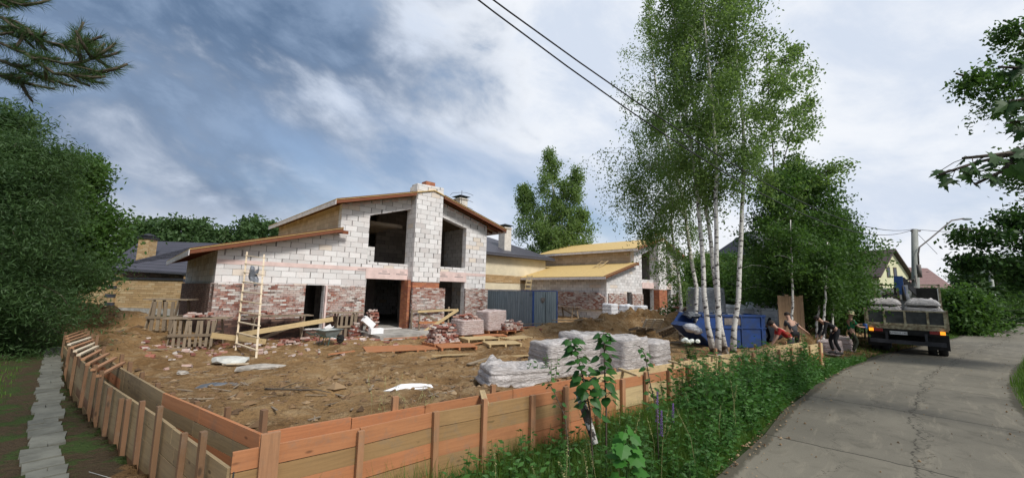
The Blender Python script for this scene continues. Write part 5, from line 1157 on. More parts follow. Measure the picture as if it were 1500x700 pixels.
trestle('darker trestle behind the left corner of the house', on(HP(-1.2, 1.2)), HROT-.6, .9, 1.25, .8, 4, brace=False)
trestle('long plank trestle under the white bricks, left of the side door', on(HP(2.3, -.85)), HROT, 1.9, 1.12, .8)
trestle('short trestle with a slatted end, right of the side door', on(HP(5.3, -.62)), HROT, .9, 1.15, .6, 4, brace=False)
# crossed timber frame in front of the pillar
tr = thing('timber_frame', 'rough timber frame with a big yellow diagonal board in front of the chimney pillar', 'scaffold', on(HP(9.7, -1.75)), HROT)
for nm, a, b_, w_, m_ in (('post', (-.95, 0, 0), (-.95, 0, 1.35), .09, 'old_wood'), ('post', (.95, .05, 0), (.95, .05, 1.45), .09, 'old_wood'), ('post', (-.95, .8, 0), (-.95, .8, 1.3), .09, 'old_wood'), ('rail', (-1.1, -.05, 1.22), (1.35, -.05, 1.28), .11, 'yellow_board'), ('rail', (-1.0, -.06, .66), (.6, -.06, .6), .12, 'red_board'),
                          ('diagonal_board', (-1.05, -.10, -.02), (1.5, -.10, 1.28), .16, 'yellow_board'), ('diagonal_board', (-.9, .1, 1.2), (1.2, .1, .2), .14, 'old_wood'), ('rail', (-1.0, .8, 1.2), (1.1, .8, 1.25), .1, 'old_wood')):
    mb = MB(); mb.beam(a, b_, w_, .04, up=(0, 1, 0)); mb.build(nm, m_, tr)
for i, (a, b_, m_, lab) in enumerate(((HP(-.2, -2.3, .55), HP(1.7, -1.7, .12), 'yellow_board', 'brown board sloping from the slatted trestle down to the ladder foot'), (HP(.7, -1.55, .42), HP(4.35, -1.55, .92), 'yellow_board', 'long yellow board propped level across the trestle legs'))):
    c_ = (a+b_)/2; mb = MB(); mb.beam(a-c_, b_-c_, .035, .2); tag(mb.build('loose_board', m_, None, c_), lab, 'board')
for i, (c_, n_, lab) in enumerate(((HP(-.45, -.95, 1.12), 22, 'pinkish bricks dumped on the slatted corner trestle'), (HP(2.1, -.85, 1.16), 16, 'white and red bricks laid out along the plank trestle'), (on(HP(2.6, -1.6)), 12, 'small heap of broken bricks on the mud under the yellow board'), (on(HP(3.4, -1.75)), 8, 'few loose bricks by the trestle foot before the side door'), (on(HP(11.4, -1.9)), 18, 'scattered brick rubble right of the timber frame'), (on(HP(9.0, -1.2)), 14, 'brick rubble at the foot of the chimney pillar'))):
    mb = MB()
    for k in range(n_):
        sp_ = (1.1, .25) if i == 1 else (.38, .26); mb.box((random.uniform(-1, 1)*sp_[0], random.uniform(-1, 1)*sp_[1], .04+(.075 if k % 3 == 0 else 0)+abs(random.gauss(0, .02))), (.25, .12, .075), 0, random.random(), rot=Matrix.Rotation(random.uniform(0, 3), 3, 'Z') @ Matrix.Rotation(random.gauss(0, .15), 3, 'X'))
    tag(mb.build('loose_bricks', 'loose_brick', None, c_, HROT), lab, 'bricks')
# slabs of broken concrete and stones on the mud
for i, (px_, py_, r_, m_, lab) in enumerate(((383, 533, (.55, .22, .12), 'rock', 'long broken concrete piece lying at the foot of the ladder'), (318, 563, (.42, .30, .09), 'slate', 'dark bluish lump of old mortar on the mud'), (336, 518, (.6, .4, .10), 'mortar_patch', 'grey sandy spill left of the ladder'), (181, 475, (.34, .18, .2), 'white_foam', 'white bucket like block on the top of the left earth heap'), (599, 592, (.42, .10, .07), 'white_foam', 'white foam scrap on the mud behind the front formwork'), (200, 486, (.12, .06, .16), 'orange_tile', 'small orange tile standing on the left earth heap'), (268, 540, (.14, .1, .06), 'rock', 'small pale stone on the mud near the left trench'))):
    q = G(px_, py_, .25); q = on(q, .0); mb = MB(); mb.blob((0, 0, r_[2]*.5), r_, i+3, rough=.22 if i != 5 else .02); tag(mb.build('broken_slab' if i not in (4, 5, 3) else ('foam_scrap', 'tile', 'foam_scrap')[(i == 5)+(i == 3)*2], m_, None, q, random.uniform(-.2, .5)), lab, 'debris')
# branch twig on the mud
mb = MB(); q = on(G(432, 595, .35), .02); mb.tube([(-.6, .1, .02), (-.3, 0, .05), (0, .06, .03), (.35, -.02, .06), (.62, -.05, .02)], [.02, .018, .014, .01, .006], 6); mb.tube([(-.3, 0, .05), (-.15, .2, .1), (.0, .3, .12)], [.01, .008, .004], 5); mb.tube([(0, .06, .03), (.2, -.2, .08)], [.009, .004], 5); tag(mb.build('dead_branch', 'bark', None, q), 'thin dark dead branch lying on the pale mud', 'branch')

# blue grey corrugated container
ct = thing('metal_container', 'blue grey corrugated metal site container with blue corner posts', 'container', PX(780.6, 25.4), R(44))
def corr(p0, p1, z0, z1, mat, par, nm):
    p0 = Vector(p0); p1 = Vector(p1); L = (p1-p0).length; d = (p1-p0)/L; nn = Vector((d.y, -d.x, 0)); mb = MB(); st = .055; n_ = int(L/st); vs = []; uv = []; fs = []
    for i in range(n_+1):
        o_ = (.022, .022, 0, 0)[i % 4]; p = p0+d*min(L, i*L/n_)+nn*o_; vs += [(p.x, p.y, z0), (p.x, p.y, z1)]
    for i in range(n_): fs.append((2*i, 2*i+2, 2*i+3, 2*i+1)); uv.append([(i*st, 0), ((i+1)*st, 0), ((i+1)*st, z1), (i*st, z1)])
    mb.add(vs, fs, 0, uv); return mb.build(nm, mat, par)
# local x runs along the short end (to the right), y runs back
CW, CL, CH = 2.35, 5.8, 2.42
corr((0.06, 0, 0), (CW-.06, 0, 0), .1, CH-.06, 'corrugated', ct, 'door_panel'); corr((0, CL, 0), (0, 0.06, 0), .1, CH-.06, 'corrugated', ct, 'side_panel'); corr((CW, 0.06, 0), (CW, CL, 0), .1, CH-.06, 'corrugated', ct, 'side_panel')
mb = MB(); mb.box((CW/2, CL/2, CH-.02), (CW+.06, CL+.06, .05)); mb.build('roof', 'frame_blue', ct); mb = MB(); mb.box((CW/2, CL/2, .05), (CW-.02, CL-.02, .1)); mb.box((CW/2, CL/2, 1.2), (CW-.2, CL-.2, 2.2)); mb.build('floor_frame', 'dark_steel', ct)
for x, y in ((0, 0), (CW, 0), (0, CL), (CW, CL)):
    mb = MB(); mb.box((x, y, CH/2-.025), (.09, .09, CH-.06)); mb.build('corner_post', 'frame_blue', ct)
mb = MB(); mb.blob((.85, -.06, CH-.62), (.24, .03, .16), 8, rough=.5); mb.build('rust_patch', 'rust_pipe', ct)
mb = MB(); mb.box((CW/2, -.035, 1.2), (.02, .02, 2.2)); mb.build('door_gap', 'black_metal', ct)

# stuff in front of house two
def wh(label, px, dep, w_, d, h, rz=HROT, grp='white block stacks before house two'): 
    q = spot(px, dep); return stack(label, q, rz, w_, d, h, 0, .004, 'new_block', (.62, .3, .25), 0, grp, 'block_stack', 'blocks')
for i, (px_, dep, h_, lab) in enumerate(((894, 32.6, 1.35, 'film covered block stack under the brick wall of the second house, leftmost'), (918, 32.8, 1.25, 'film covered block stack second from the left at the second house'), (938, 33.4, 1.2, 'film covered block stack nearest to the red pillar of the second house'))):
    q = spot(px_, dep, .1); wrapped(lab, q, HROT, 1.0, .9, h_, 'film_white', 5, 'covered block stacks', seed=30+i, bulge=.02, taper=.02, name='covered_stack', cat='blocks')
wh('bare white blocks left of the red pillar, before the doorway', 949, 33.2, 1.25, .6, .78); wh('bare white blocks right beside the doorway pile, one row higher', 956, 34.0, .65, .6, 1.05); wh('bare white blocks at the right corner of the second house', 1004, 36.5, 1.3, .6, 1.3)
stack('brick rubble heap with white chunks right of the red pillar', spot(985, 30.0), .5, 1.5, 1.0, .4, 60, .06, taper=.5); stack('smaller brick heap by the birch in front of the second house', spot(1002, 27.0), .2, 1.2, .8, .4, 40, .06, taper=.5)
q = spot(985, 28.4, .45); mb = MB(); Mx = Matrix.Rotation(R(80), 3, 'X'); mb.lathe([(.34, -.1), (.36, 0), (.34, .1), (.2, .1), (.2, -.1)], (0, 0, .1), 16, M=Mx); tag(mb.build('tyre', 'tyre', None, q), 'old black tyre lying on the rubble before the second house', 'tyre')
for i, (px_, dep, rz, tl, m_, lab) in enumerate(((957, 23.0, .2, (-.9, 0), 'pale_wood', 'broken pale pallet leaning on the dark earth heap'), (978, 21.5, .9, (-.45, .3), 'old_wood', 'dark broken pallet lying right of the pale leaning one'), (940, 22.6, .3, (-.25, .1), 'old_wood', 'old pallet half buried left of the pale leaning one'))):
    pallet(lab, spot(px_, dep, .45-.1*i), rz, 1.15, .9, m_, 'broken pallets on the earth heap', 6, tl)
for i, (u_, v_, h_) in enumerate(((-1.2, 3.4, 1.05), (-1.2, 6.5, 1.05), (-1.2, 9.0, 1.05))):
    p = H2(u_, v_); trestle(('near', 'middle', 'rear')[i]+' plank scaffold along the brick side wall of the second house', on(p), HROT+R(90), 1.7, h_, .7)

# skip container
sk = thing('skip_container', 'blue steel rubbish skip behind the birch stems', 'skip', spot(1016, 17.6), R(8)); sk.location.z = .02
def skx(px): return None
prof = [(0.0, .95), (.15, 1.08), (.45, 1.5), (3.55, 1.5), (3.55, .08), (1.0, .08)]
for y0 in (0, 1.75):
    mb = MB(); mb.prism(prof, y0, y0+.03); mb.build('side_plate', 'skip_blue', sk)
for nm, poly in (('end_plate', [(3.55, .08), (3.58, .08), (3.58, 1.46), (3.55, 1.46)]), ('bottom_plate', [(1.0, .05), (3.56, .05), (3.56, .08), (1.0, .08)]), ('prow_plate', [(0, .95), (1.0, .08), (1.0, .05), (-.03, .93)]), ('prow_plate', [(-.02, .93), (.16, 1.09), (.16, 1.05), (0.02, .9)])):
    mb = MB(); mb.prism(poly, .03, 1.75); mb.build(nm, 'skip_blue', sk)
mb = MB()
for y0 in (-.03, 1.77): mb.box((2.0, y0+.015, 1.46), (3.15, .06, .09)); mb.box((2.1, y0+.015, .92), (2.95, .05, .06))
for x in (3.35, 2.35): mb.box((x, -.02, .76), (.06, .05, 1.32))
mb.box((3.57, .89, 1.46), (.06, 1.75, .09)); mb.build('rim', 'skip_blue', sk)
mb = MB(); mb.box((1.95, -.012, 1.2), (.85, .012, .30)); mb.build('worn_plate', 'rust_pipe', sk)
mb = MB()
for k in range(40): mb.blob((random.uniform(.5, 3.3), random.uniform(.2, 1.6), 1.3+random.uniform(0, .15)), (random.uniform(.12, .3), random.uniform(.1, .25), .1), k, tint=random.random(), rough=.4)
mb.build('rubbish', 'slate', sk)
mb = MB(); mb.blob((0, 0, .2), (.34, .3, .2), 5, rough=.15, smooth=True); mb.blob((.2, -.1, .1), (.2, .2, .15), 6, tint=0, rough=.2, smooth=True); tag(mb.build('rubbish_bag', 'film_white', None, spot(1014, 17.2, .75)), 'white rubbish bag at the pointed end of the blue skip', 'bag')
# tall wrapped stack, white stacks, parked car
wrapped('tall stack under a grey sheet behind the birch stems', spot(1036, 21.5), .12, 1.65, 1.3, 2.62, 'tarp_grey', 1, None, seed=41, bulge=.02, taper=.08, name='covered_stack', cat='covered stack')
for i, (px_, dep, w_, h_, lab) in enumerate(((1072, 21.5, 1.2, 1.55, 'pale film wrapped block stack right behind the skip, left one'), (1096, 21.3, 1.2, 1.5, 'pale film wrapped block stack behind the middle of the skip'), (1120, 21.0, 1.2, 1.52, 'pale film wrapped block stack behind the right part of the skip'), (1143, 19.6, 1.05, 1.55, 'pale block stack right of the skip beside the red shirted man'))):
    wrapped(lab, spot(px_, dep), .15, w_, 1.0, h_, 'film_white', 7, 'pale block stacks behind the skip', seed=44+i, bulge=.015, taper=.01, name='block_stack', cat='blocks')
def car(label, loc, rz):
    root = thing('parked_car', label, 'car', loc, rz); mb = MB(); W_ = .88
    prof = [(-2.2, .35), (-2.25, .75), (-2.05, 1.05), (-1.9, 1.6), (-1.5, 1.75), (.3, 1.72), (1.0, 1.15), (2.0, 1.0), (2.25, .7), (2.2, .35)]
    mb.prism(prof, -W_, W_); b_ = mb.build('body', 'car_black', root); bv = b_.modifiers.new('b', 'BEVEL'); bv.width = .06; bv.segments = 2
    mb = MB(); mb.prism([(-1.8, 1.12), (-1.68, 1.58), (.2, 1.58), (.75, 1.14)], -W_-.005, W_+.005); mb.box((-2.0, 0, 1.38), (.12, 1.4, .34)); mb.build('window', 'glass_dark', root)
    for x in (-1.4, 1.45):
        for y in (-.82, .82):
            mb = MB(); mb.lathe([(.22, -.11), (.35, -.1), (.36, 0), (.35, .1), (.22, .11)], (x, y, .36), 16, M=Matrix.Rotation(R(90), 3, 'X')); wh_ = mb.build('wheel', 'tyre', root)
            mb = MB(); mb.lathe([(.21, -.115), (.05, -.12), (.05, .12), (.21, .115)], (x, y, .36), 12, M=Matrix.Rotation(R(90), 3, 'X')); mb.build('rim', 'rim', wh_)
    for y in (-.78, .78): mb = MB(); mb.box((-2.2, y, 1.0), (.1, .16, .34)); mb.build('tail_light', 'red_lamp', root)
    return root
car('black car with red tail lights parked behind the white stacks, seen between birch stems', PX(1086, 28.5), R(140))
# gate panel of upright boards
gp = thing('gate_panel', 'brown upright board panel standing behind the bending men', 'panel', spot(1164, 17.9), R(-5))
for k in range(7):
    mb = MB(); mb.beam((-.5+k*.155, 0, 0), (-.5+k*.155, 0, 1.72+random.uniform(-.05, .08)), .15, .025, up=(0, 1, 0)); mb.build('board', 'fence_wood', gp)
for z in (.4, 1.4): mb = MB(); mb.beam((-.58, .04, z), (.52, .04, z), .09, .04, up=(0, 1, 0)); mb.build('rail', 'fence_wood', gp)
# dark lattice fence behind the trees by the truck
fn = thing('mesh_fence', 'dark mesh fence under the trees right of the board panel', 'fence', PX(1178, 22), R(4))
mb = MB()
for k in range(5): mb.box((k*1.2, 0, .95), (.06, .06, 1.9))
mb.build('posts', 'black_metal', fn); mb = MB(); 
for k in range(26): mb.box((k*.19, 0, .95), (.02, .012, 1.7))
for z in (.2, 1.0, 1.8): mb.box((2.4, 0, z), (4.9, .02, .04))
mb.build('mesh', 'black_metal', fn)
# sawn log by the birch feet
mb = MB(); mb.tube([(-.28, 0, .16), (.28, .12, .16)], .165, 14, smooth=True); q = spot(1061, 14.2); tag(mb.build('log', 'rock', None, q), 'short sawn pale log lying at the birch feet', 'log')
# small stack of blocks near green man
for i, (px_, dep, lab) in enumerate(((1216, 17.0, 'wrapped brick pallet behind the bending man in black'), (1237, 18.0, 'wrapped brick pallet between the man in black and the man in green'))):
    wrapped(lab, spot(px_, dep), .7, .85, .7, .55, 'film_pink', 6, 'brick pallets at the end of the formwork', seed=60+i, name='wrapped_bricks', cat='bricks')

# ------------------------------------------------------------------ truck with bags
TK = Vector((16.95, 17.15, 0)); TR = R(43.5)
tk = thing('flatbed_truck', 'dirty flatbed crane truck seen from behind, stopped on the road', 'truck', TK, TR)
def P1(nm, mat, par=tk, f=None): mb = MB(); f(mb); return mb.build(nm, mat, par)
ch_ = P1('chassis', 'chassis', f=lambda m_: (m_.box((3.8, .42, .95), (7.4, .12, .28)), m_.box((3.8, -.42, .95), (7.4, .12, .28)), m_.box((.1, 0, .98), (.2, 2.3, .24)), m_.box((3, 0, .95), (.2, .9, .2)), m_.box((1.6, 0, .55), (.25, 1.9, .22)), m_.box((3.0, 0, .6), (.25, 1.9, .2))))
P1('bed_floor', 'bed_cream', f=lambda m_: (m_.box((2.75, 0, 1.2), (5.5, 2.46, .12)), m_.box((-.02, 0, 1.17), (.06, 2.5, .16))))
tg = P1('tailgate', 'bed_grey', f=lambda m_: m_.box((-.03, 0, 1.58), (.04, 2.42, .56)))
for y in (-1.18, -.70, -.30*0-.02, .62, 1.18):
    P1('rib', 'bed_cream', tg, lambda m_: (m_.box((-.06, y, 1.55), (.05, .07, .66)), m_.box((-.085, y, 1.24), (.05, .10, .10))))
P1('gate_rim', 'bed_cream', tg, lambda m_: (m_.box((-.055, 0, 1.87), (.05, 2.46, .05)), m_.box((-.055, 0, 1.31), (.05, 2.46, .06))))
for sg in (-1, 1):
    sb = P1('side_board', 'bed_grey', f=lambda m_: m_.box((2.75, sg*1.23, 1.58), (5.5, .04, .56)))
    P1('side_ribs', 'bed_cream', sb, lambda m_: [m_.box((x, sg*1.26, 1.58), (.07, .03, .6)) for x in (.05, 1.4, 2.75, 4.1, 5.45)])
    P1('corner_post', 'bed_cream', f=lambda m_: m_.box((-.01, sg*1.25, 1.55), (.09, .07, .80)))
    li = P1('tail_light', 'red_lamp', f=lambda m_: m_.box((-.10, sg*.86, 1.02), (.05, .30, .12)))
    P1('indicator', 'amber_lamp', li, lambda m_: m_.box((-.104, sg*1.08, 1.02), (.05, .15, .13)))
    P1('mudflap', 'tyre', f=lambda m_: m_.box((.22, sg*.95, .62), (.02, .6, .62)))
    for ax_ in (.95, 2.3, 6.6):
        for yy in ((1.05, .74) if ax_ < 5 else (1.03,)):
            wl = P1('wheel', 'tyre', f=lambda m_: m_.lathe([(.27, -.13), (.44, -.14), (.50, -.10), (.51, 0), (.50, .10), (.44, .14), (.27, .13)], (ax_, sg*yy, .51), 24, M=Matrix.Rotation(R(90), 3, 'X')))
            P1('rim', 'rim', wl, lambda m_: m_.lathe([(.27, -.12), (.24, -.05), (.1, -.04), (.1, .04), (.24, .05), (.27, .12)], (ax_, sg*yy, .51), 16, M=Matrix.Rotation(R(90), 3, 'X')))
P1('bumper_bar', 'dark_steel', f=lambda m_: (m_.box((-.08, 0, .55), (.09, 2.3, .16)), m_.box((0, .6, .75), (.08, .08, .4)), m_.box((0, -.6, .75), (.08, .08, .4))))
pl_ = P1('licence_plate', 'window_white', f=lambda m_: m_.box((-.11, .22, .93), (.02, .54, .13)))
def text_mesh(txt, size, parent, loc, rot, mat, name='plate_text'):
    cu = bpy.data.curves.new('t', 'FONT'); cu.body = txt; cu.size = size; cu.align_x = 'CENTER'; cu.align_y = 'CENTER'; cu.extrude = .003
    ob = bpy.data.objects.new('t', cu); COL.objects.link(ob); dg = bpy.context.evaluated_depsgraph_get(); me_ = bpy.data.meshes.new_from_object(ob.evaluated_get(dg)); bpy.data.objects.remove(ob)
    me_.materials.clear(); me_.materials.append(MATS[mat]); o_ = bpy.data.objects.new(name, me_); COL.objects.link(o_); o_.parent = parent; o_.location = loc; o_.rotation_euler = rot; return o_
text_mesh('E796KM 190', .10, pl_, (-.123, .22, .93), (R(90), 0, R(-90)), 'cap_black')
hb = P1('headboard', 'bed_cream', f=lambda m_: (m_.box((5.5, 1.2, 2.2), (.07, .08, 1.9)), m_.box((5.5, -1.2, 2.2), (.07, .08, 1.9)), m_.box((5.5, .3, 2.2), (.07, .08, 1.9)), m_.box((5.5, -.35, 2.2), (.07, .08, 1.9)), m_.box((5.5, 0, 3.1), (.07, 2.46, .07)), m_.box((5.5, 0, 2.3), (.07, 2.46, .07)),
    m_.beam((5.46, 1.18, 2.35), (5.46, .32, 3.05), .05, .05), m_.beam((5.46, .32, 2.35), (5.46, 1.18, 3.05), .05, .05)))
cb = P1('cab', 'window_white', f=lambda m_: (m_.prism([(6.0, .9), (7.9, .9), (7.9, 2.0), (7.7, 2.9), (6.0, 2.95)], -1.2, 1.2),))
P1('rear_window', 'glass_dark', cb, lambda m_: (m_.box((5.985, .62, 2.45), (.03, .7, .5)), m_.box((5.985, -.62, 2.45), (.03, .7, .5))))
P1('bumper', 'dark_steel', cb, lambda m_: m_.box((7.95, 0, .7), (.2, 2.4, .4)))
P1('dark_box', 'chassis', f=lambda m_: m_.box((5.25, -.75, 2.55), (.35, .75, .8)))
cr = P1('crane_column', 'slate', f=lambda m_: (m_.tube([(5.05, .02, 1.3), (5.05, .02, 3.1)], .14, 12), m_.box((5.05, .02, 2.1), (.4, .4, .5))))
P1('crane_head', 'frame_blue', cr, lambda m_: (m_.box((5.0, .22, 3.25), (.36, .34, .62)), m_.box((4.95, .12, 2.8), (.26, .24, .4))))
P1('crane_boom', 'dark_steel', cr, lambda m_: (m_.beam((5.0, .1, 3.45), (5.2, -.5, 2.5), .16, .2), m_.tube([(5.0, .35, 3.4), (5.05, .4, 2.6)], .05, 8), m_.tube([(4.9, .1, 3.3), (4.8, .05, 2.3)], .06, 8)))
P1('stake_pole', 'rust_pipe', f=lambda m_: m_.tube([(5.3, -.42, 1.3), (5.3, -.42, 3.6)], .035, 8))
def TW(x, y, z): c, s = math.cos(TR), math.sin(TR); return Vector((TK.x+x*c-y*s, TK.y+x*s+y*c, z))
for sy, sd, lab in ((.66, 71, 'left stack of flat grey sacks on the truck bed, higher in the middle'), (-.60, 74, 'right stack of flat grey sacks on the truck bed, with a level top')):
    for k in range(3):
        wrapped(('bottom', 'middle', 'top')[k]+' layer of the '+lab.split(',')[0], TW(1.15+.03*k, sy+random.uniform(-.03, .03), 1.29+.41*k), TR, 1.5, 1.12-.05*k, .33 if k < 2 else .26, 'film_grey', 1, 'sacks on the truck bed', seed=sd+k, bulge=.09, taper=.05 if k < 2 else .3, topj=.05, name='sack_layer', cat='sacks')

# ------------------------------------------------------------------ lamp post and cables
lp = thing('lamp_post', 'round concrete lamp post with a rusty bracket and curved arm behind the truck', 'lamp post', PX(1343, 20.6), 0)
top = PY(1338, 336, 20.6)-lp.location
mb = MB(); mb.tube([(0, 0, -.1), (top.x*.5+.03, 0, top.z*.5), (top.x+.06, 0, top.z)], [.17, .155, .13], 16); mb.build('post', 'post_concrete', lp)
bpx = [PY(a, b_, 20.2)-lp.location for a, b_ in ((1346, 392), (1345, 372), (1347, 362), (1362, 350), (1382, 333), (1394, 323), (1412, 320))]
mb = MB(); mb.tube(bpx, .035, 8); mb.build('arm', 'rust_pipe', lp)
mb = MB(); mb.tube([bpx[0]+Vector((0, 0, -.5)), bpx[0]+Vector((0, 0, .15))], .09, 8); mb.build('bracket', 'rust_pipe', lp)
mb = MB(); q = bpx[-1]; mb.blob((q.x+.16, q.y, q.z-.03), (.28, .1, .06), 4, rough=.1, smooth=True); mb.build('lamp_head', 'grey_plastic', lp)
mb = MB()
for z in (2.95, 2.85, 3.35): mb.lathe([(.175, z), (.18, z+.03), (.175, z+.06)], (.02, 0, 0), 14)
mb.box((top.x+.1, 0, top.z-.08), (.5, .08, .06)); mb.build('clamp', 'rust_pipe', lp)
p2 = thing('utility_pole', 'weathered leaning pole with a small box among the trees by the far road', 'pole', PX(1462, 34), 0)
t2 = PY(1449, 388, 34)-p2.location; mb = MB(); mb.tube([(0, 0, -.1), t2], [.17, .12], 10); mb.build('post', 'post_concrete', p2); mb = MB(); mb.box((t2.x-.9, t2.y, t2.z-.4), (.55, .4, .75)); mb.build('transformer_box', 'grey_plastic', p2)
Tt = lp.location+top
def wire(label, q1, q2, T, thick=.012, kmin=-1.2, grp='overhead cables'):
    # parabola through two surveyed sightings and the lamp post
    dx = (T-q1); k2 = (q2-q1).xy.dot(dx.xy)/dx.xy.length_squared
    A_ = np.array([[k2, k2*k2], [1, 1]]); s_ = np.linalg.solve(A_, [q2.z-q1.z, T.z-q1.z]); pts = []
    for i in range(41):
        k = kmin+(1-kmin)*i/40; z = q1.z+s_[0]*k+s_[1]*k*k; pts.append(Vector((q1.x+dx.x*k, q1.y+dx.y*k, z)))
    b_ = pts[-1]; mb = MB(); mb.tube([p-b_ for p in pts], thick, 6); tag(mb.build('cable', 'cable', None, b_), label, 'cable', grp)
def fitwire(a, b_, T, y1=5.2):
    q1 = PY(a[0], a[1], y1); best = None
    for i in range(400):
        y2 = y1+.05+.03*i; q2 = PY(b_[0], b_[1], y2); d = (T-q1).xy.normalized(); e_ = abs((q2-q1).xy.normalized().cross(d)) if True else 0
        if best is None or e_ < best[0]: best = (e_, q2)
    return q1, best[1]
for lab, a, b_, dz in (('upper left overhead cable crossing the sky towards the birches', (700, 0), (918, 160), 0), ('lower right overhead cable of the pair crossing the sky', (722, 0), (916, 138), .02)):
    T_ = Tt+Vector((0, 0, dz)); q1, q2 = fitwire(a, b_, T_); wire(lab, q1, q2, T_, .0125)
mb = MB(); a = Tt; b_ = PY(1420, 341, 19)-Tt; mb.tube([(0, 0, 0), b_*.5+Vector((0, 0, -.02)), b_], .012, 5); tag(mb.build('cable', 'cable', None, a), 'short thin cable running right from the top of the lamp post', 'cable')
mb = MB(); b_ = PY(1373, 372, 21)-Tt; mb.tube([(0, 0, 0), b_], .010, 5); tag(mb.build('stay_cable', 'cable', None, a), 'thin stay cable dropping right from the lamp post top', 'cable')

# ------------------------------------------------------------------ people
def skinmesh(name, V, E, Rr, mat, parent, sub=1, root=0):
    me_ = bpy.data.meshes.new(name); me_.from_pydata([tuple(v) for v in V], E, []); ob = bpy.data.objects.new(name, me_); COL.objects.link(ob); ob.parent = parent
    me_.materials.append(MATS[mat]); sk_ = ob.modifiers.new('skin', 'SKIN'); sk_.use_smooth_shade = True
    for i, r_ in enumerate(Rr):
        d_ = me_.skin_vertices[0].data[i]; d_.radius = (r_ if hasattr(r_, '__len__') else (r_, r_)); d_.use_root = (i == root)
    if sub: ms = ob.modifiers.new('sub', 'SUBSURF'); ms.levels = sub; ms.render_levels = sub
    return ob
def ik(a, b_, l1, l2, pole):
    d = b_-a; L = min(d.length, (l1+l2)*.995); d = d.normalized(); x = (l1*l1-l2*l2+L*L)/(2*L); h_ = math.sqrt(max(0, l1*l1-x*x)); pole = (pole-d*pole.dot(d)).normalized()
    return a+d*x+pole*h_, a+d*L
def person(label, loc, face, hip=.92, lean=0, hands=((.25, .25, .9), (.25, -.25, .9)), feet=((0, .12), (0, -.12)), look=0, shirt='cloth_grey', trousers='cloth_black', hat=None, long_sleeve=False, hiptilt=0, hipx=0, scale=1.0):
    root = thing('person', label, 'person', loc, face, 'building workers'); root.scale = (scale,)*3
    Hp = Vector((hipx, 0, hip)); up_ = Vector((math.sin(lean), 0, math.cos(lean))); fw = Vector((math.cos(lean), 0, -math.sin(lean)))
    waist = Hp+up_*.16; chest = Hp+up_*.36-fw*.015; neck = Hp+up_*.52; lk = lean*.6+look; hu = Vector((math.sin(lk), 0, math.cos(lk))); hf = Vector((math.cos(lk), 0, -math.sin(lk)))
    head0 = neck+hu*.09; head1 = head0+hu*.07+hf*.01; head2 = head1+hu*.09
    V = [Hp, waist, chest, neck, head0, head1, head2]; Rr = [(.135, .105), (.125, .095), (.150, .105), .06, .068, .088, .068]; E_ = [(0, 1), (1, 2), (2, 3), (3, 4), (4, 5), (5, 6)]
    SV = [Hp-up_*.03, waist, chest, Hp+up_*.47]; SR = [(.155, .122), (.148, .112), (.168, .120), (.085, .08)]; SE = [(0, 1), (1, 2), (2, 3)]
    TV = [Hp+up_*.06, Hp-up_*.04]; TRr = [(.145, .115), (.155, .125)]; TE = [(0, 1)]
    arms = []
    for si, hd in zip((1, -1), hands):
        sh = Hp+up_*.45+Vector((0, .17*si, 0)); el, wr = ik(sh, Vector(hd), .29, .26, Vector((-.3, .5*si, -.6))); b0 = len(V); V += [sh, el, wr]; Rr += [.058, .043, .030]; E_ += [(2, b0), (b0, b0+1), (b0+1, b0+2)]
        hdv = (wr-el).normalized(); sd_ = Vector((0, 0, 1)).cross(hdv); sd_ = (sd_.normalized() if sd_.length > .1 else Vector((0, 1, 0))); pn_ = hdv.cross(sd_)
        V.append(wr+hdv*.06); Rr.append((.036, .022)); pi = len(V)-1; E_.append((b0+2, pi))
        for f_ in range(4):
            l_ = (.062, .075, .07, .055)[f_]; o_ = sd_*(.03-.02*f_); a = wr+hdv*.09+o_; k_ = len(V); V += [a, a+hdv*l_*.5-pn_*.008, a+hdv*l_*.85-pn_*.028]; Rr += [.010, .009, .008]; E_ += [(pi, k_), (k_, k_+1), (k_+1, k_+2)]
        k_ = len(V); V += [wr+hdv*.04+sd_*.045, wr+hdv*.08+sd_*.06-pn_*.01]; Rr += [.012, .010]; E_ += [(pi, k_), (k_, k_+1)]
        s0 = len(SV); SV += [sh, sh.lerp(el, .75)]; SR += [.075, .060]; SE += [(2, s0), (s0, s0+1)]
        if long_sleeve: SV += [el, wr-hdv*.02]; SR += [.055, .042]; SE += [(s0+1, s0+2), (s0+2, s0+3)]
    for si, ft in zip((1, -1), feet):
        th_ = Hp+Vector((0, .095*si, -.06)); kn, an = ik(th_, Vector((ft[0], ft[1], .09)), .43, .42, Vector((1, .1*si, 0))); b0 = len(V); V += [th_, kn, an]; Rr += [.085, .056, .040]; E_ += [(0, b0), (b0, b0+1), (b0+1, b0+2)]
        s0 = len(TV); TV += [th_, kn, an+Vector((0, 0, .02))]; TRr += [.100, .072, .062]; TE += [(1, s0), (s0, s0+1), (s0+1, s0+2)]
        mb = MB(); mb.tube([an+Vector((-.07, 0, -.045)), an+Vector((.03, 0, -.04)), an+Vector((.13, 0, -.055)), an+Vector((.19, 0, -.065))], [.045, .05, .042, .02], 8); mb.build('shoe', 'cap_black', root)
    skinmesh('body', V, E_, Rr, 'skin', root); skinmesh('shirt', SV, SE, SR, shirt, root); skinmesh('trousers', TV, TE, TRr, trousers, root)
    Mh = Matrix((hf, Vector((0, 1, 0)), hu)).transposed(); hc = head1+hu*.035
    mb = MB(); mb.lathe([(.098, -.01), (.103, .03), (.094, .075), (.06, .112), (.01, .124)], hc-hf*.012, 14, M=Mh); mb.build('hair', 'hair', root)
    mb = MB(); mb.blob(hc+hf*.092-hu*.035, (.017, .014, .022), 1, rough=.05, smooth=True); mb.build('nose', 'skin', root)
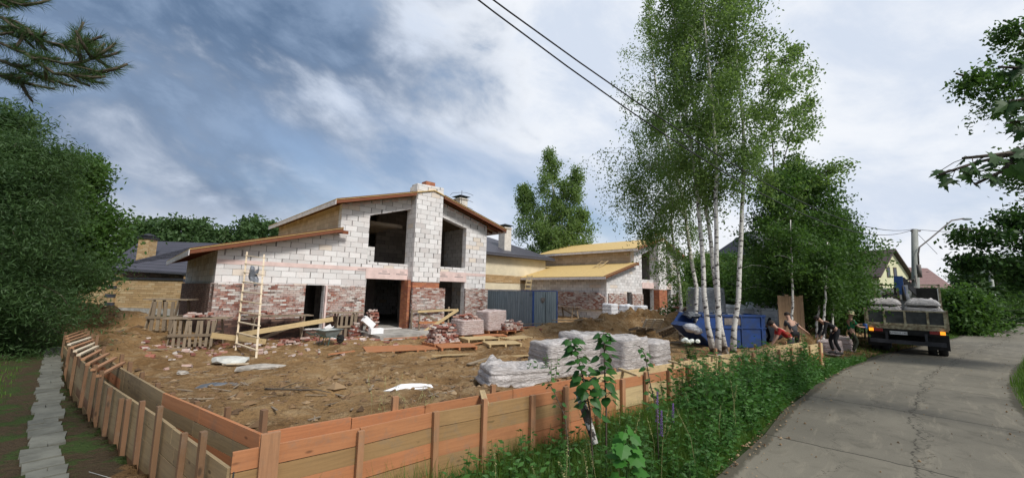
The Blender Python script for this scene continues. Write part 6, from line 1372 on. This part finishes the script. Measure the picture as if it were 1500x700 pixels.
    for sy in (-1, 1):
        mb = MB(); mb.blob(hc+hf*.082+Vector((0, .032*sy, 0))-hu*.012, (.010, .011, .008), 2, rough=.0, smooth=True); mb.build('eye', 'hair', root)
        mb = MB(); mb.blob(hc+Vector((0, .090*sy, 0))-hu*.03, (.016, .012, .028), 2, rough=.0, smooth=True); mb.build('ear', 'skin', root)
    mb = MB(); mb.blob(hc+hf*.082-hu*.075, (.008, .024, .006), 2, rough=.0, smooth=True); mb.build('mouth', 'red_lamp', root)
    if hat:
        mb = MB(); mb.lathe([(.185, -.02), (.19, -.008), (.112, .012), (.116, .05), (.108, .12), (.07, .145), (.01, .150)], hc+hu*.012, 16, M=Mh); mb.build('hat', hat, root)
    return root
q = spot(1150, 12.8); q.z = max(q.z, .05)
person('person in a red t-shirt and dark trousers bending low towards the blue skip', PX(1162, 13.6, .12), R(160), .86, R(52), hands=((.62, .16, .62), (.55, -.16, .55)), feet=((.10, .14), (-.12, -.14)), look=.2, shirt='cloth_red', trousers='cloth_grey')
person('person in a dark t-shirt stooping behind the red shirted one, arm held out right', PX(1167, 15.4, .1), R(95), .92, R(28), hands=((.45, .1, .75), (.05, -.52, .95)), feet=((.05, .14), (-.1, -.14)), look=.1, shirt='cloth_grey', trousers='cloth_black')
person('person in black with only head and shoulders showing behind the right end of the skip', PX(1127, 19.7, .0), R(-70), .90, R(30), hands=((.45, .2, .95), (.45, -.2, .95)), feet=((.05, .14), (-.1, -.14)), look=.3, shirt='cloth_black', long_sleeve=True)
person('person in black clothes bent forward over the end of the formwork, legs straight', PX(1228, 15.6, .22), R(165), .95, R(60), hands=((.62, .14, .50), (.66, -.14, .46)), feet=((-.02, .13), (.10, -.13)), look=.25, shirt='cloth_black', trousers='cloth_black', long_sleeve=True)
ph = person('person in a green t-shirt, dark trousers and patterned sun hat standing at the truck corner', PX(1249, 17.4, .02), R(-8), .93, R(3), hands=((.42, .05, 1.22), (.40, -.16, 1.12)), feet=((.03, .12), (-.05, -.12)), look=.1, shirt='cloth_green', trousers='cloth_olive', hat='cloth_camo')
mb = MB(); mb.box((0, 0, 0), (.12, .16, .22)); q = ph.location+Vector((.52, -.14, 1.16)); ob = mb.build('canister', 'frame_blue', None, q); ob.modifiers.new('b', 'BEVEL').width = .03; tag(ob, 'small blue canister held by the green shirted person', 'canister')

# ------------------------------------------------------------------ soil clods and rubble over the site
rg = np.random.default_rng(77)
def poly_ok(x, y):
    d1, s1, _ = segdist(x, y, FRONT_IN); d2, s2, _ = segdist(x, y, LEFT_IN)
    hx = (x+12.35)*math.cos(HROT)+(y-16.47)*math.sin(HROT); hy = -(x+12.35)*math.sin(HROT)+(y-16.47)*math.cos(HROT); ox = (x-o2.x)*math.cos(HROT)+(y-o2.y)*math.sin(HROT); oy = -(x-o2.x)*math.sin(HROT)+(y-o2.y)*math.cos(HROT)
    return (s1 > 0) & (d1 > .12) & ((s2 < 0) | (y > 14)) & (d2 > .12) & ~((hx > -.2) & (hx < 15) & (hy > -.2)) & ~((ox > -.2) & (ox < 15) & (oy > -.2)) & (x < 22)
xs = rg.uniform(-22, 20, 30000); ys = rg.uniform(4.2, 32, 30000); dens = fbm(xs*.35, ys*.35, 4, 41)*2+.5; hm = height(xs, ys, False)
keep = poly_ok(xs, ys) & (rg.uniform(0, 1, 30000) < np.clip(dens*.7+np.clip(hm-.2, 0, 1)*.8, .05, 1)*np.clip(9/np.hypot(xs, ys), .25, 1)); xs, ys = xs[keep], ys[keep]; zs = height(xs, ys)
mb = MB(); N_ = min(8000, len(xs)); oct_ = [(1, 0, 0), (0, 1, 0), (-1, 0, 0), (0, -1, 0), (0, 0, 1), (0, 0, -.6)]; of = [(0, 1, 4), (1, 2, 4), (2, 3, 4), (3, 0, 4), (1, 0, 5), (2, 1, 5), (3, 2, 5), (0, 3, 5)]
for i in range(N_):
    r_ = abs(random.gauss(0, .035))+.018
    if random.random() < .03: r_ *= 2.0
    sx, sy, sz = r_*random.uniform(.7, 1.5), r_*random.uniform(.7, 1.3), r_*random.uniform(.5, .9); a = random.uniform(0, 3); ca, sa = math.cos(a), math.sin(a)
    vs = []
    for x, y, z in oct_:
        x *= sx*random.uniform(.6, 1.3); y *= sy*random.uniform(.6, 1.3); vs.append((xs[i]+x*ca-y*sa, ys[i]+x*sa+y*ca, zs[i]+z*sz*random.uniform(.7, 1.2)+.006))
    mb.add(vs, of, random.random()*.7+(.3 if random.random() < .1 else 0))
tag(mb.build('soil_clods', 'dirt_clod'), 'loose clods and stones scattered over the churned earth', 'soil', None, 'stuff')
# small splinters and straws on the mud
mb = MB()
for i in range(420):
    k = random.randrange(len(xs)); L = random.uniform(.08, .4); a = random.uniform(0, 3.14); p = Vector((xs[k], ys[k], zs[k]+.03)); d = Vector((math.cos(a), math.sin(a), random.gauss(0, .12)))*L; mb.beam(p-d/2, p+d/2, random.uniform(.012, .04), .01)
tag(mb.build('wood_splinters', 'old_wood'), 'small splinters and sticks littering the mud', 'splinters', None, 'stuff')

# ------------------------------------------------------------------ verge: grass and weeds
def blades(name, mat, X_, Y_, hgt_, wid, lab, cat, bend=.35, seg=2, tseed=3):
    rg = np.random.default_rng(tseed); N = len(X_); Zg = height(X_, Y_, False)-.01; az = rg.uniform(0, 2*np.pi, N); h_ = hgt_*rg.uniform(.5, 1.25, N); w_ = wid*rg.uniform(.6, 1.4, N); bn = rg.uniform(.05, 1, N)*bend*h_; dx, dy = np.cos(az), np.sin(az); fx, fy = -dy, dx
    ts = [0, .5, .85]; L_ = []; V = np.empty((N, 2, 4, 3))
    def pt(t_, s_):
        ww = w_*(1-t_)**.7*s_*.5; return np.stack([X_+dx*bn*t_*t_+fx*ww, Y_+dy*bn*t_*t_+fy*ww, Zg+h_*t_*(1-.12*t_)], -1)
    V[:, 0, 0] = pt(0, -1); V[:, 0, 1] = pt(0, 1); V[:, 0, 2] = pt(.55, 1); V[:, 0, 3] = pt(.55, -1); V[:, 1, 0] = pt(.55, -1); V[:, 1, 1] = pt(.55, 1); V[:, 1, 2] = pt(1, .4); V[:, 1, 3] = pt(1, -.4)
    T = np.repeat(np.clip(rg.uniform(0, 1, N)*.7+.3*(fbm(X_*1.2, Y_*1.2, 3, 8)+.5), 0, 1), 2); ob = soup(name, mat, V.reshape(-1, 3), 4, T); return tag(ob, lab, cat, None, 'stuff')
def verge(n_, seed, far=1.0, dmin=.0):
    rg = np.random.default_rng(seed); s_ = rg.uniform(0, 1, n_)**1.25*19; u_ = rg.uniform(0, 1, n_)
    P_ = np.array(FRONT_OUT); Q_ = np.array(ROADL[1:6]+[(16.5, 17.5)])
    x0 = np.interp(s_, [0]+list(np.cumsum(np.hypot(*np.diff(P_, axis=0).T))), P_[:, 0]); y0 = np.interp(s_, [0]+list(np.cumsum(np.hypot(*np.diff(P_, axis=0).T))), P_[:, 1])
    ql = [0]+list(np.cumsum(np.hypot(*np.diff(Q_, axis=0).T))); sq = 3.0+s_*1.02; x1 = np.interp(sq, ql, Q_[:, 0]); y1 = np.interp(sq, ql, Q_[:, 1])
    x = x0+(x1-x0)*u_; y = y0+(y1-y0)*u_; d, sd_, _ = segdist(x, y, FRONT_OUT); dr_, sr__, _ = segdist(x, y, ROADL)
    px = 750+FPX*x/y; k = (sd_ < 0) & (d > .06+dmin) & ((sr__ > 0) | (dr_ < .22*rg.uniform(0, 1, n_))) & (rg.uniform(0, 1, n_) < np.clip((px-560)/190, .02, 1)); return x[k], y[k], d[k], dr_[k]
x, y, d, dr_ = verge(150000, 1); rg = np.random.default_rng(2); pt_ = fbm(x*.8, y*.8, 3, 12)+.5
hh_ = np.clip((.26+.66*pt_)*np.clip(dr_/.6, .28, 1), .08, .85); blades('verge_grass', 'grass_blade', x, y, hh_, .011, 'tall green grass filling the verge between the boards and the road', 'grass', .5)
# grass elsewhere: right verge, beyond the road, left lawn patches, far edge of the road
def scatter(n_, box, cond, seed):
    rg = np.random.default_rng(seed); x = rg.uniform(box[0], box[1], n_); y = rg.uniform(box[2], box[3], n_); k = cond(x, y); return x[k], y[k]
def rightside(x, y): d, s_, _ = segdist(x, y, ROADL); return (s_ < 0) & (d > RW-.12) & (d < RW+4)
x, y = scatter(90000, (9, 34, 5, 22), rightside, 5); blades('roadside_grass', 'grass_blade', x, y, .34, .014, 'dark grass along the right side of the road', 'grass', .4, tseed=6)
def leftroad(x, y): d, s_, _ = segdist(x, y, ROADL); return (s_ > 0) & (d > -.1) & (d < 2.2) & (x > 13.0)
x, y = scatter(60000, (13, 45, 14, 42), leftroad, 7); blades('roadside_grass', 'grass_blade', x, y, .20, .016, 'grass along the road edge under the trees by the truck', 'grass', .4, tseed=9)
def leftlawn(x, y):
    d, s_, _ = segdist(x, y, LEFT_OUT); dp, _, _ = segdist(x, y, [(p0.x, p0.y), (p1.x, p1.y)]); n_ = fbm(x*1.1, y*1.1, 4, 21)+.5; q_ = np.random.default_rng(3).uniform(0, 1, x.shape); return (s_ > 0) & (d > .5) & (dp > .42) & (n_ > .56-.1*q_) & (q_ < .7)
x, y = scatter(60000, (-24, -2.4, 3, 17), leftlawn, 8); blades('lawn_grass', 'grass_blade', x, y, .11, .012, 'patchy short grass beside the slab path', 'grass', .5, tseed=12)

# weeds with leafy stems
def stem_plant(mbS, C, A, T, x, y, h_, nl, ls, rs, rg, z=None):
    z0 = hz(x, y) if z is None else z; lx, ly = rs.gauss(0, .10)*h_, rs.gauss(0, .10)*h_; mbS.tube([(x, y, z0-.02), (x+lx*.4, y+ly*.4, z0+h_*.5), (x+lx, y+ly, z0+h_)], [.006, .0045, .002], 4, cap=False); tt = rs.random()*.6
    for k in range(nl):
        q = .12+.88*(k+.5)/nl; az = k*2.4+rs.random(); l_ = ls*(1.15-.65*q)*rs.uniform(.8, 1.2); d = np.array([math.cos(az), math.sin(az), rs.uniform(-.35, .5)]); C.append(np.array([x+lx*q, y+ly*q, z0+h_*q])+d*l_*.5); A.append(d*3); T.append((min(1, tt+rs.random()*.4), l_))
def weeds(name, n_, seed, hr, ls, nl, mat, lab, dmin=.1, filt=None):
    rs = random.Random(seed); rg = np.random.default_rng(seed); x, y, d, dr_ = verge(n_, seed+30, dmin=dmin); mbS = MB(); C = []; A = []; T = []
    for i in range(len(x)):
        if filt and not filt(x[i], y[i], d[i], dr_[i], rs): continue
        stem_plant(mbS, C, A, T, x[i], y[i], rs.uniform(*hr)*min(1, .45+dr_[i]), nl, ls, rs, rg)
    C = np.array(C); A = np.array(A); Ls = np.array([t_[1] for t_ in T]); V = leaves(C, 1.0, .42, 0, rg, axis=A)
    V = V.reshape(-1, 4, 3); V = C[:, None]+(V-C[:, None])*Ls[:, None, None]; root = soup(name, mat, V.reshape(-1, 3), 4, [t_[0] for t_ in T]); tag(root, lab, 'weeds', None, 'stuff'); s_ = mbS.build('stems', 'stem_green', root); return root
weeds('broad_leaved_weeds', 2100, 3, (.35, .80), .12, 15, 'weed_leaf', 'leafy weeds growing through the verge grass')
weeds('low_ground_cover', 2600, 4, (.10, .28), .085, 9, 'weed_leaf', 'low leafy ground cover at the foot of the boards', filt=lambda x, y, d, dr_, rs: x < 3 or rs.random() < .4)
weeds('tall_weeds', 6000, 6, (.75, 1.25), .14, 20, 'weed_leaf', 'tall leafy weeds near the far end of the formwork', filt=lambda x, y, d, dr_, rs: x > 3.2 and dr_ > .45 and d < 1.5 and rs.random() < min(1, .12+(x-3.2)*.12))
# pale dry stalks
rs = random.Random(5); mb = MB(); C = []; x, y, d, dr_ = verge(300, 91)
for i in range(min(70, len(x))):
    if x[i] > 4: continue
    h_ = rs.uniform(.6, 1.05); z0 = hz(x[i], y[i]); tx, ty = rs.gauss(0, .12), rs.gauss(0, .12); mb.tube([(x[i], y[i], z0), (x[i]+tx*.3, y[i]+ty*.3, z0+h_*.6), (x[i]+tx, y[i]+ty, z0+h_)], [.0025, .002, .001], 3, cap=False)
    for k in range(26): C.append((x[i]+tx*(1-.02*k)+rs.gauss(0, .008), y[i]+ty*(1-.02*k)+rs.gauss(0, .008), z0+h_*(1-.012*k)))
for j_ in range(26):
    q = G(rs.uniform(540, 700), rs.uniform(690, 700), .25); 
    z0 = hz(q.x, q.y); h_ = rs.uniform(.35, .75); tx, ty = rs.gauss(0, .1), rs.gauss(0, .1); mb.tube([(q.x, q.y, z0), (q.x+tx*.3, q.y+ty*.3, z0+h_*.6), (q.x+tx, q.y+ty, z0+h_)], [.002, .0016, .001], 3, cap=False)
    for k in range(18): C.append((q.x+tx*(1-.02*k)+rs.gauss(0, .005), q.y+ty*(1-.02*k)+rs.gauss(0, .005), z0+h_*(1-.014*k)))
st_ = mb.build('dry_grass_stalks', 'dry_stalk'); tag(st_, 'thin dry grass stalks with pale seed heads in front of the boards', 'grass', None, 'stuff'); soup('seed_heads', 'dry_stalk', leaves(np.array(C), .022, .3), 4, np.random.rand(len(C)), st_)

HEART = [(0, 0), (.16, -.10), (.36, -.02), (.46, .20), (.42, .45), (.26, .70), (.10, .90), (0, 1.06), (-.10, .90), (-.26, .70), (-.42, .45), (-.46, .20), (-.36, -.02), (-.16, -.10)]
BIG = [(0, .04), (.2, -.14), (.34, -.06), (.52, .02), (.46, .22), (.62, .40), (.42, .55), (.40, .78), (.18, .84), (0, 1.05), (-.18, .84), (-.40, .78), (-.42, .55), (-.62, .40), (-.46, .22), (-.52, .02), (-.34, -.06), (-.2, -.14)]
def sapling(name, label, cat, px_foot, dep, path, nl, size, mat, shape, seed, spread=.5, leaf_from=.25, thick=.010, stemmat='bark'):
    rs = random.Random(seed); w0 = PX(px_foot, dep); w0.z = hz(w0.x, w0.y)-.02; root = thing(name, label, cat, w0); tb = MB(); lv = MB(); pts = [Vector((0, 0, 0))]+[PY(a, b_, dep)-w0 for a, b_ in path]; n_ = len(pts)
    tb.tube(pts, [thick*(1-.7*i/n_)+.002 for i in range(n_)], 6)
    for k in range(nl):
        q = (leaf_from+(1-leaf_from)*(k+.5)/nl)*(n_-1); i = min(n_-2, int(q)); p = pts[i].lerp(pts[i+1], q-i); az = k*2.4+rs.uniform(-.4, .4); d = Vector((math.cos(az), math.sin(az), rs.uniform(-.1, .5))).normalized(); e_ = p+d*spread*rs.uniform(.2, .6)*(1.1-.55*q/(n_-1)); tb.tube([p, e_], [.0035, .002], 4, cap=False)
        big_leaf(lv, e_, size*rs.uniform(.6, 1.15)*(1.1-.4*q/(n_-1)), Vector((d.x, d.y, rs.uniform(-.9, -.1))), (d.x*.4+rs.gauss(0, .25), d.y*.4-.35+rs.gauss(0, .25), 1), rs.random(), shape, .10)
    tb.build('stem', stemmat, root); lv.build('foliage', mat, root); return root
sapling('linden_sapling', 'left heart leaved sapling with a dark stem in front of the wrapped sacks', 'sapling', 872, 4.75, [(864, 600), (856, 560), (845, 520), (838, 495)], 66, .135, 'heart_leaf', HEART, 11, .26, .22)
sapling('linden_sapling', 'right heart leaved sapling, straighter and taller, in front of the sack row', 'sapling', 888, 4.95, [(888, 600), (886, 550), (885, 500), (884, 488)], 54, .14, 'heart_leaf', HEART, 12, .22, .30)
sapling('thin_sapling', 'thin single stemmed sapling with small leaves right of the heart leaved pair', 'sapling', 966, 5.4, [(962, 600), (952, 560), (945, 520), (936, 506)], 18, .10, 'heart_leaf', HEART, 13, .22, .2, .007)
sapling('young_shoot', 'light green shoot leaning left against the red boards', 'sapling', 842, 4.5, [(828, 610), (812, 575), (802, 556)], 14, .075, 'weed_leaf', HEART, 14, .18, .2, .005)
sapling('broad_leaf_plant', 'bright green plant with very large soft leaves at the foot of the saplings', 'plant', 918, 4.3, [(918, 672), (917, 650), (916, 628)], 22, .18, 'big_leaf', BIG, 15, .26, .05, .008, 'stem_green')
sapling('leafy_shrub', 'dark leafy shrub beside the yellow part of the front formwork', 'shrub', 1078, 8.6, [(1078, 580), (1080, 545), (1084, 520)], 34, .15, 'heart_leaf', HEART, 16, .55, .1)
for i, (px_, dep, tp_, lab) in enumerate(((962, 5.6, 572, 'purple lupin spike right of the thin sapling, tallest one'), (968, 5.5, 600, 'purple lupin spike low and right among the verge grass'), (985, 6.2, 590, 'pale purple flower spike farther right in the verge grass'))):
    w0 = PX(px_, dep); w0.z = hz(w0.x, w0.y); t_ = PY(px_+1, tp_, dep)-w0; root = thing('lupin', lab, 'flower', w0, 0, 'lupins in the verge'); mb = MB(); mb.tube([(0, 0, 0), t_], [.005, .003], 5); mb.build('stem', 'stem_green', root)
    mb = MB()
    for k in range(46): q = .62+.38*k/46; a = k*2.4; r_ = .026*(1.25-q); p = t_*q+Vector((math.cos(a)*r_, math.sin(a)*r_, 0)); mb.blob(p, (.008, .008, .007), k, tint=random.random(), rough=.3)
    mb.build('blossom', 'lupin_flower', root)
    lv = MB()
    for k in range(9): a = k*2.4; big_leaf(lv, t_*(.15+.05*k), .08, (math.cos(a), math.sin(a), .2), (0, 0, 1), random.random(), HEART)
    lv.build('foliage', 'weed_leaf', root)
# leaning birch bark log between the saplings and the boards
a = G(846, 590, .9); a = PY(848, 575, 4.95); b_ = PY(872, 650, 4.75); mb = MB(); mb.tube([Vector((0, 0, 0)), (b_-a)*.5+Vector((.01, 0, -.02)), (b_-a)], [.045, .05, .035], 10); tag(mb.build('birch_log', 'birch_bark', None, a), 'short birch log with pale bark leaning on the red boards behind the saplings', 'log')
# white flowers inside the site by the birches
w0 = spot(1012, 13.8); root = thing('white_flower_bush', 'small bush of round white flowers at the birch feet behind the formwork', 'flower', w0); mb = MB(); lv = MB()
for k in range(16):
    p = Vector((random.gauss(0, .14), random.gauss(0, .14), random.uniform(.45, .75))); mb.tube([(0, 0, 0), p], [.006, .003], 4, cap=False)
    for j_ in range(5): a = random.random()*6; big_leaf(lv, p*random.uniform(.3, .95), .14, (math.cos(a), math.sin(a), .2), (0, 0, 1), random.random(), HEART)
mb.build('stem', 'stem_green', root); lv.build('foliage', 'weed_leaf', root)
for k in range(7):
    mb = MB(); mb.blob((random.gauss(0, .13), random.gauss(0, .1)-.05, .80+random.gauss(0, .05)), (.085, .085, .07), k, rough=.18); mb.build('flower_head', 'white_petal', root)
# small weeds inside the site
for i, (px_, dep, h_, lab) in enumerate(((798, 8.2, .55, 'green weed between the torn bag and the left sack pallet'), (985, 12.6, .5, 'green weed in the mud left of the white flowers'), (1092, 13.0, .5, 'green weed beside the skip behind the formwork'))):
    w0 = spot(px_, dep); root = thing('weed_plant', lab, 'weed', w0, 0, 'single weeds inside the site'); mb = MB(); C = []; A = []; T = []; rs = random.Random(i)
    for k in range(7): stem_plant(mb, C, A, T, rs.gauss(0, .12), rs.gauss(0, .1), h_*rs.uniform(.7, 1.1), 12, .12, rs, None, 0)
    C = np.array(C); Ls = np.array([t_[1] for t_ in T]); V = leaves(C, 1.0, .42, 0, np.random.default_rng(i), axis=np.array(A)).reshape(-1, 4, 3); V = C[:, None]+(V-C[:, None])*Ls[:, None, None]
    mb.build('stem', 'stem_green', root); soup('foliage', 'weed_leaf', V.reshape(-1, 3), 4, [t_[0] for t_ in T], root)

# belt of tall weeds hiding the foot of the boards at the far end
rs = random.Random(44); rg = np.random.default_rng(44); mbS = MB(); C = []; A = []; T = []
for i in range(800):
    q = rs.uniform(0, 1)**.8*9.5+5.6; acc = 0
    for (xa, ya), (xb, yb) in zip(FRONT_OUT, FRONT_OUT[1:]+[(12.5, 15.0), (15.0, 17.0)]):
        L = math.hypot(xb-xa, yb-ya)
        if q < acc+L: u_ = (q-acc)/L; x, y = xa+(xb-xa)*u_, ya+(yb-ya)*u_; nx_, ny_ = (yb-ya)/L, -(xb-xa)/L; break
        acc += L
    o_ = rs.uniform(.08, .75); x += nx_*o_; y += ny_*o_; d, sd_, _ = segdist(np.array([x]), np.array([y]), ROADL)
    if sd_[0] < 0 or d[0] < .12: continue
    stem_plant(mbS, C, A, T, x, y, rs.uniform(.70, 1.38)*(.85+.25*math.sin(q*2.1)), 20, .15, rs, rg)
C = np.array(C); A = np.array(A); Ls = np.array([t_[1] for t_ in T]); V = leaves(C, 1.0, .42, 0, rg, axis=A).reshape(-1, 4, 3); V = C[:, None]+(V-C[:, None])*Ls[:, None, None]
wd_ = soup('tall_weed_belt', 'weed_leaf', V.reshape(-1, 3), 4, [t_[0] for t_ in T]); tag(wd_, 'belt of tall nettle like weeds along the far end of the formwork', 'weeds', None, 'stuff'); mbS.build('stems', 'stem_green', wd_)
# brick bits and mortar crumbs in front of the houses
mb = MB(); rs = random.Random(9)
for i in range(900):
    u_, v_ = rs.uniform(-2, 15.5), -abs(rs.gauss(0, 2.2))-.25
    p = (HP if i % 3 else H2)(u_, v_); z = hz(p.x, p.y); k = rs.choice([.3, .5, 1.0])
    mb.box((p.x, p.y, z+.02), (.24*k, .12*min(1, k*1.3), .07*min(1, k*1.4)), tint=rs.random(), rot=Matrix.Rotation(rs.uniform(0, 6), 3, 'Z') @ Matrix.Rotation(rs.gauss(0, .4), 3, 'X'))
tag(mb.build('brick_rubble', 'loose_brick'), 'broken brick bits strewn along the house fronts', 'rubble', None, 'stuff')
# more odd boards lying about
for i, (px_, dep, rz, L, m_, lab) in enumerate(((215, 17.5, .9, 1.6, 'old_wood', 'grey board on the left earth heap near the orange tile'), (240, 13.6, .3, 1.2, 'old_wood', 'thin grey stick board lying near the left trench'), (300, 16.0, 1.3, 1.1, 'yellow_board', 'short yellow board under the slatted trestle'), (500, 14.2, .7, .9, 'red_board', 'small red board right of the wheelbarrow'), (770, 14.8, .2, 2.2, 'yellow_board', 'light board lying in the mud left of the sack row'),
        (700, 13.2, 1.0, 1.0, 'old_wood', 'short dark board in the middle of the mud'), (590, 18.6, .4, 1.7, 'red_board', 'reddish board beside the concrete apron'), (870, 17.4, .3, 2.6, 'old_wood', 'dark long board at the foot of the earth ridge'), (820, 18.8, 1.1, 1.8, 'yellow_board', 'yellow board pointing at the metal container'), (905, 19.6, .6, 1.5, 'old_wood', 'grey board half buried in the earth ridge'), (1000, 19.0, .2, 2.0, 'old_wood', 'dark board left of the skip prow'), (660, 14.6, .15, 1.3, 'yellow_board', 'pale board in front of the flat red pallets'))):
    mb = MB(); mb.beam((-L/2, 0, 0), (L/2, 0, .05), rs.uniform(.08, .16), .03); tag(mb.build('loose_board', m_, None, spot(px_, dep, .06), rz), lab, 'board')

# grit and crumbs along the road edges and joints
mb = MB(); rs = random.Random(19); n_ = 0
RP = [Vector((*p, 0)) for p in ROADL[1:8]]
while n_ < 800:
    i = rs.randrange(1, len(RP)-1); u_ = rs.random(); p = RP[i].lerp(RP[i+1], u_); d = (RP[i+1]-RP[i]).normalized(); nn = Vector((d.y, -d.x, 0)); o_ = abs(rs.gauss(0, .22)) if rs.random() < .7 else rs.uniform(0, RW)
    if rs.random() < .2: o_ = RW-abs(rs.gauss(0, .2))
    if p.y > 24: continue
    q = p+nn*o_; r_ = abs(rs.gauss(0, .009))+.005; vs = [(q.x+x*r_*rs.uniform(.7, 1.5), q.y+y*r_*rs.uniform(.7, 1.5), .032+.014+z*r_) for x, y, z in oct_]; mb.add(vs, of, rs.random()); n_ += 1
tag(mb.build('road_grit', 'dirt_clod'), 'grit and soil crumbs strewn along the road edge', 'grit', None, 'stuff')
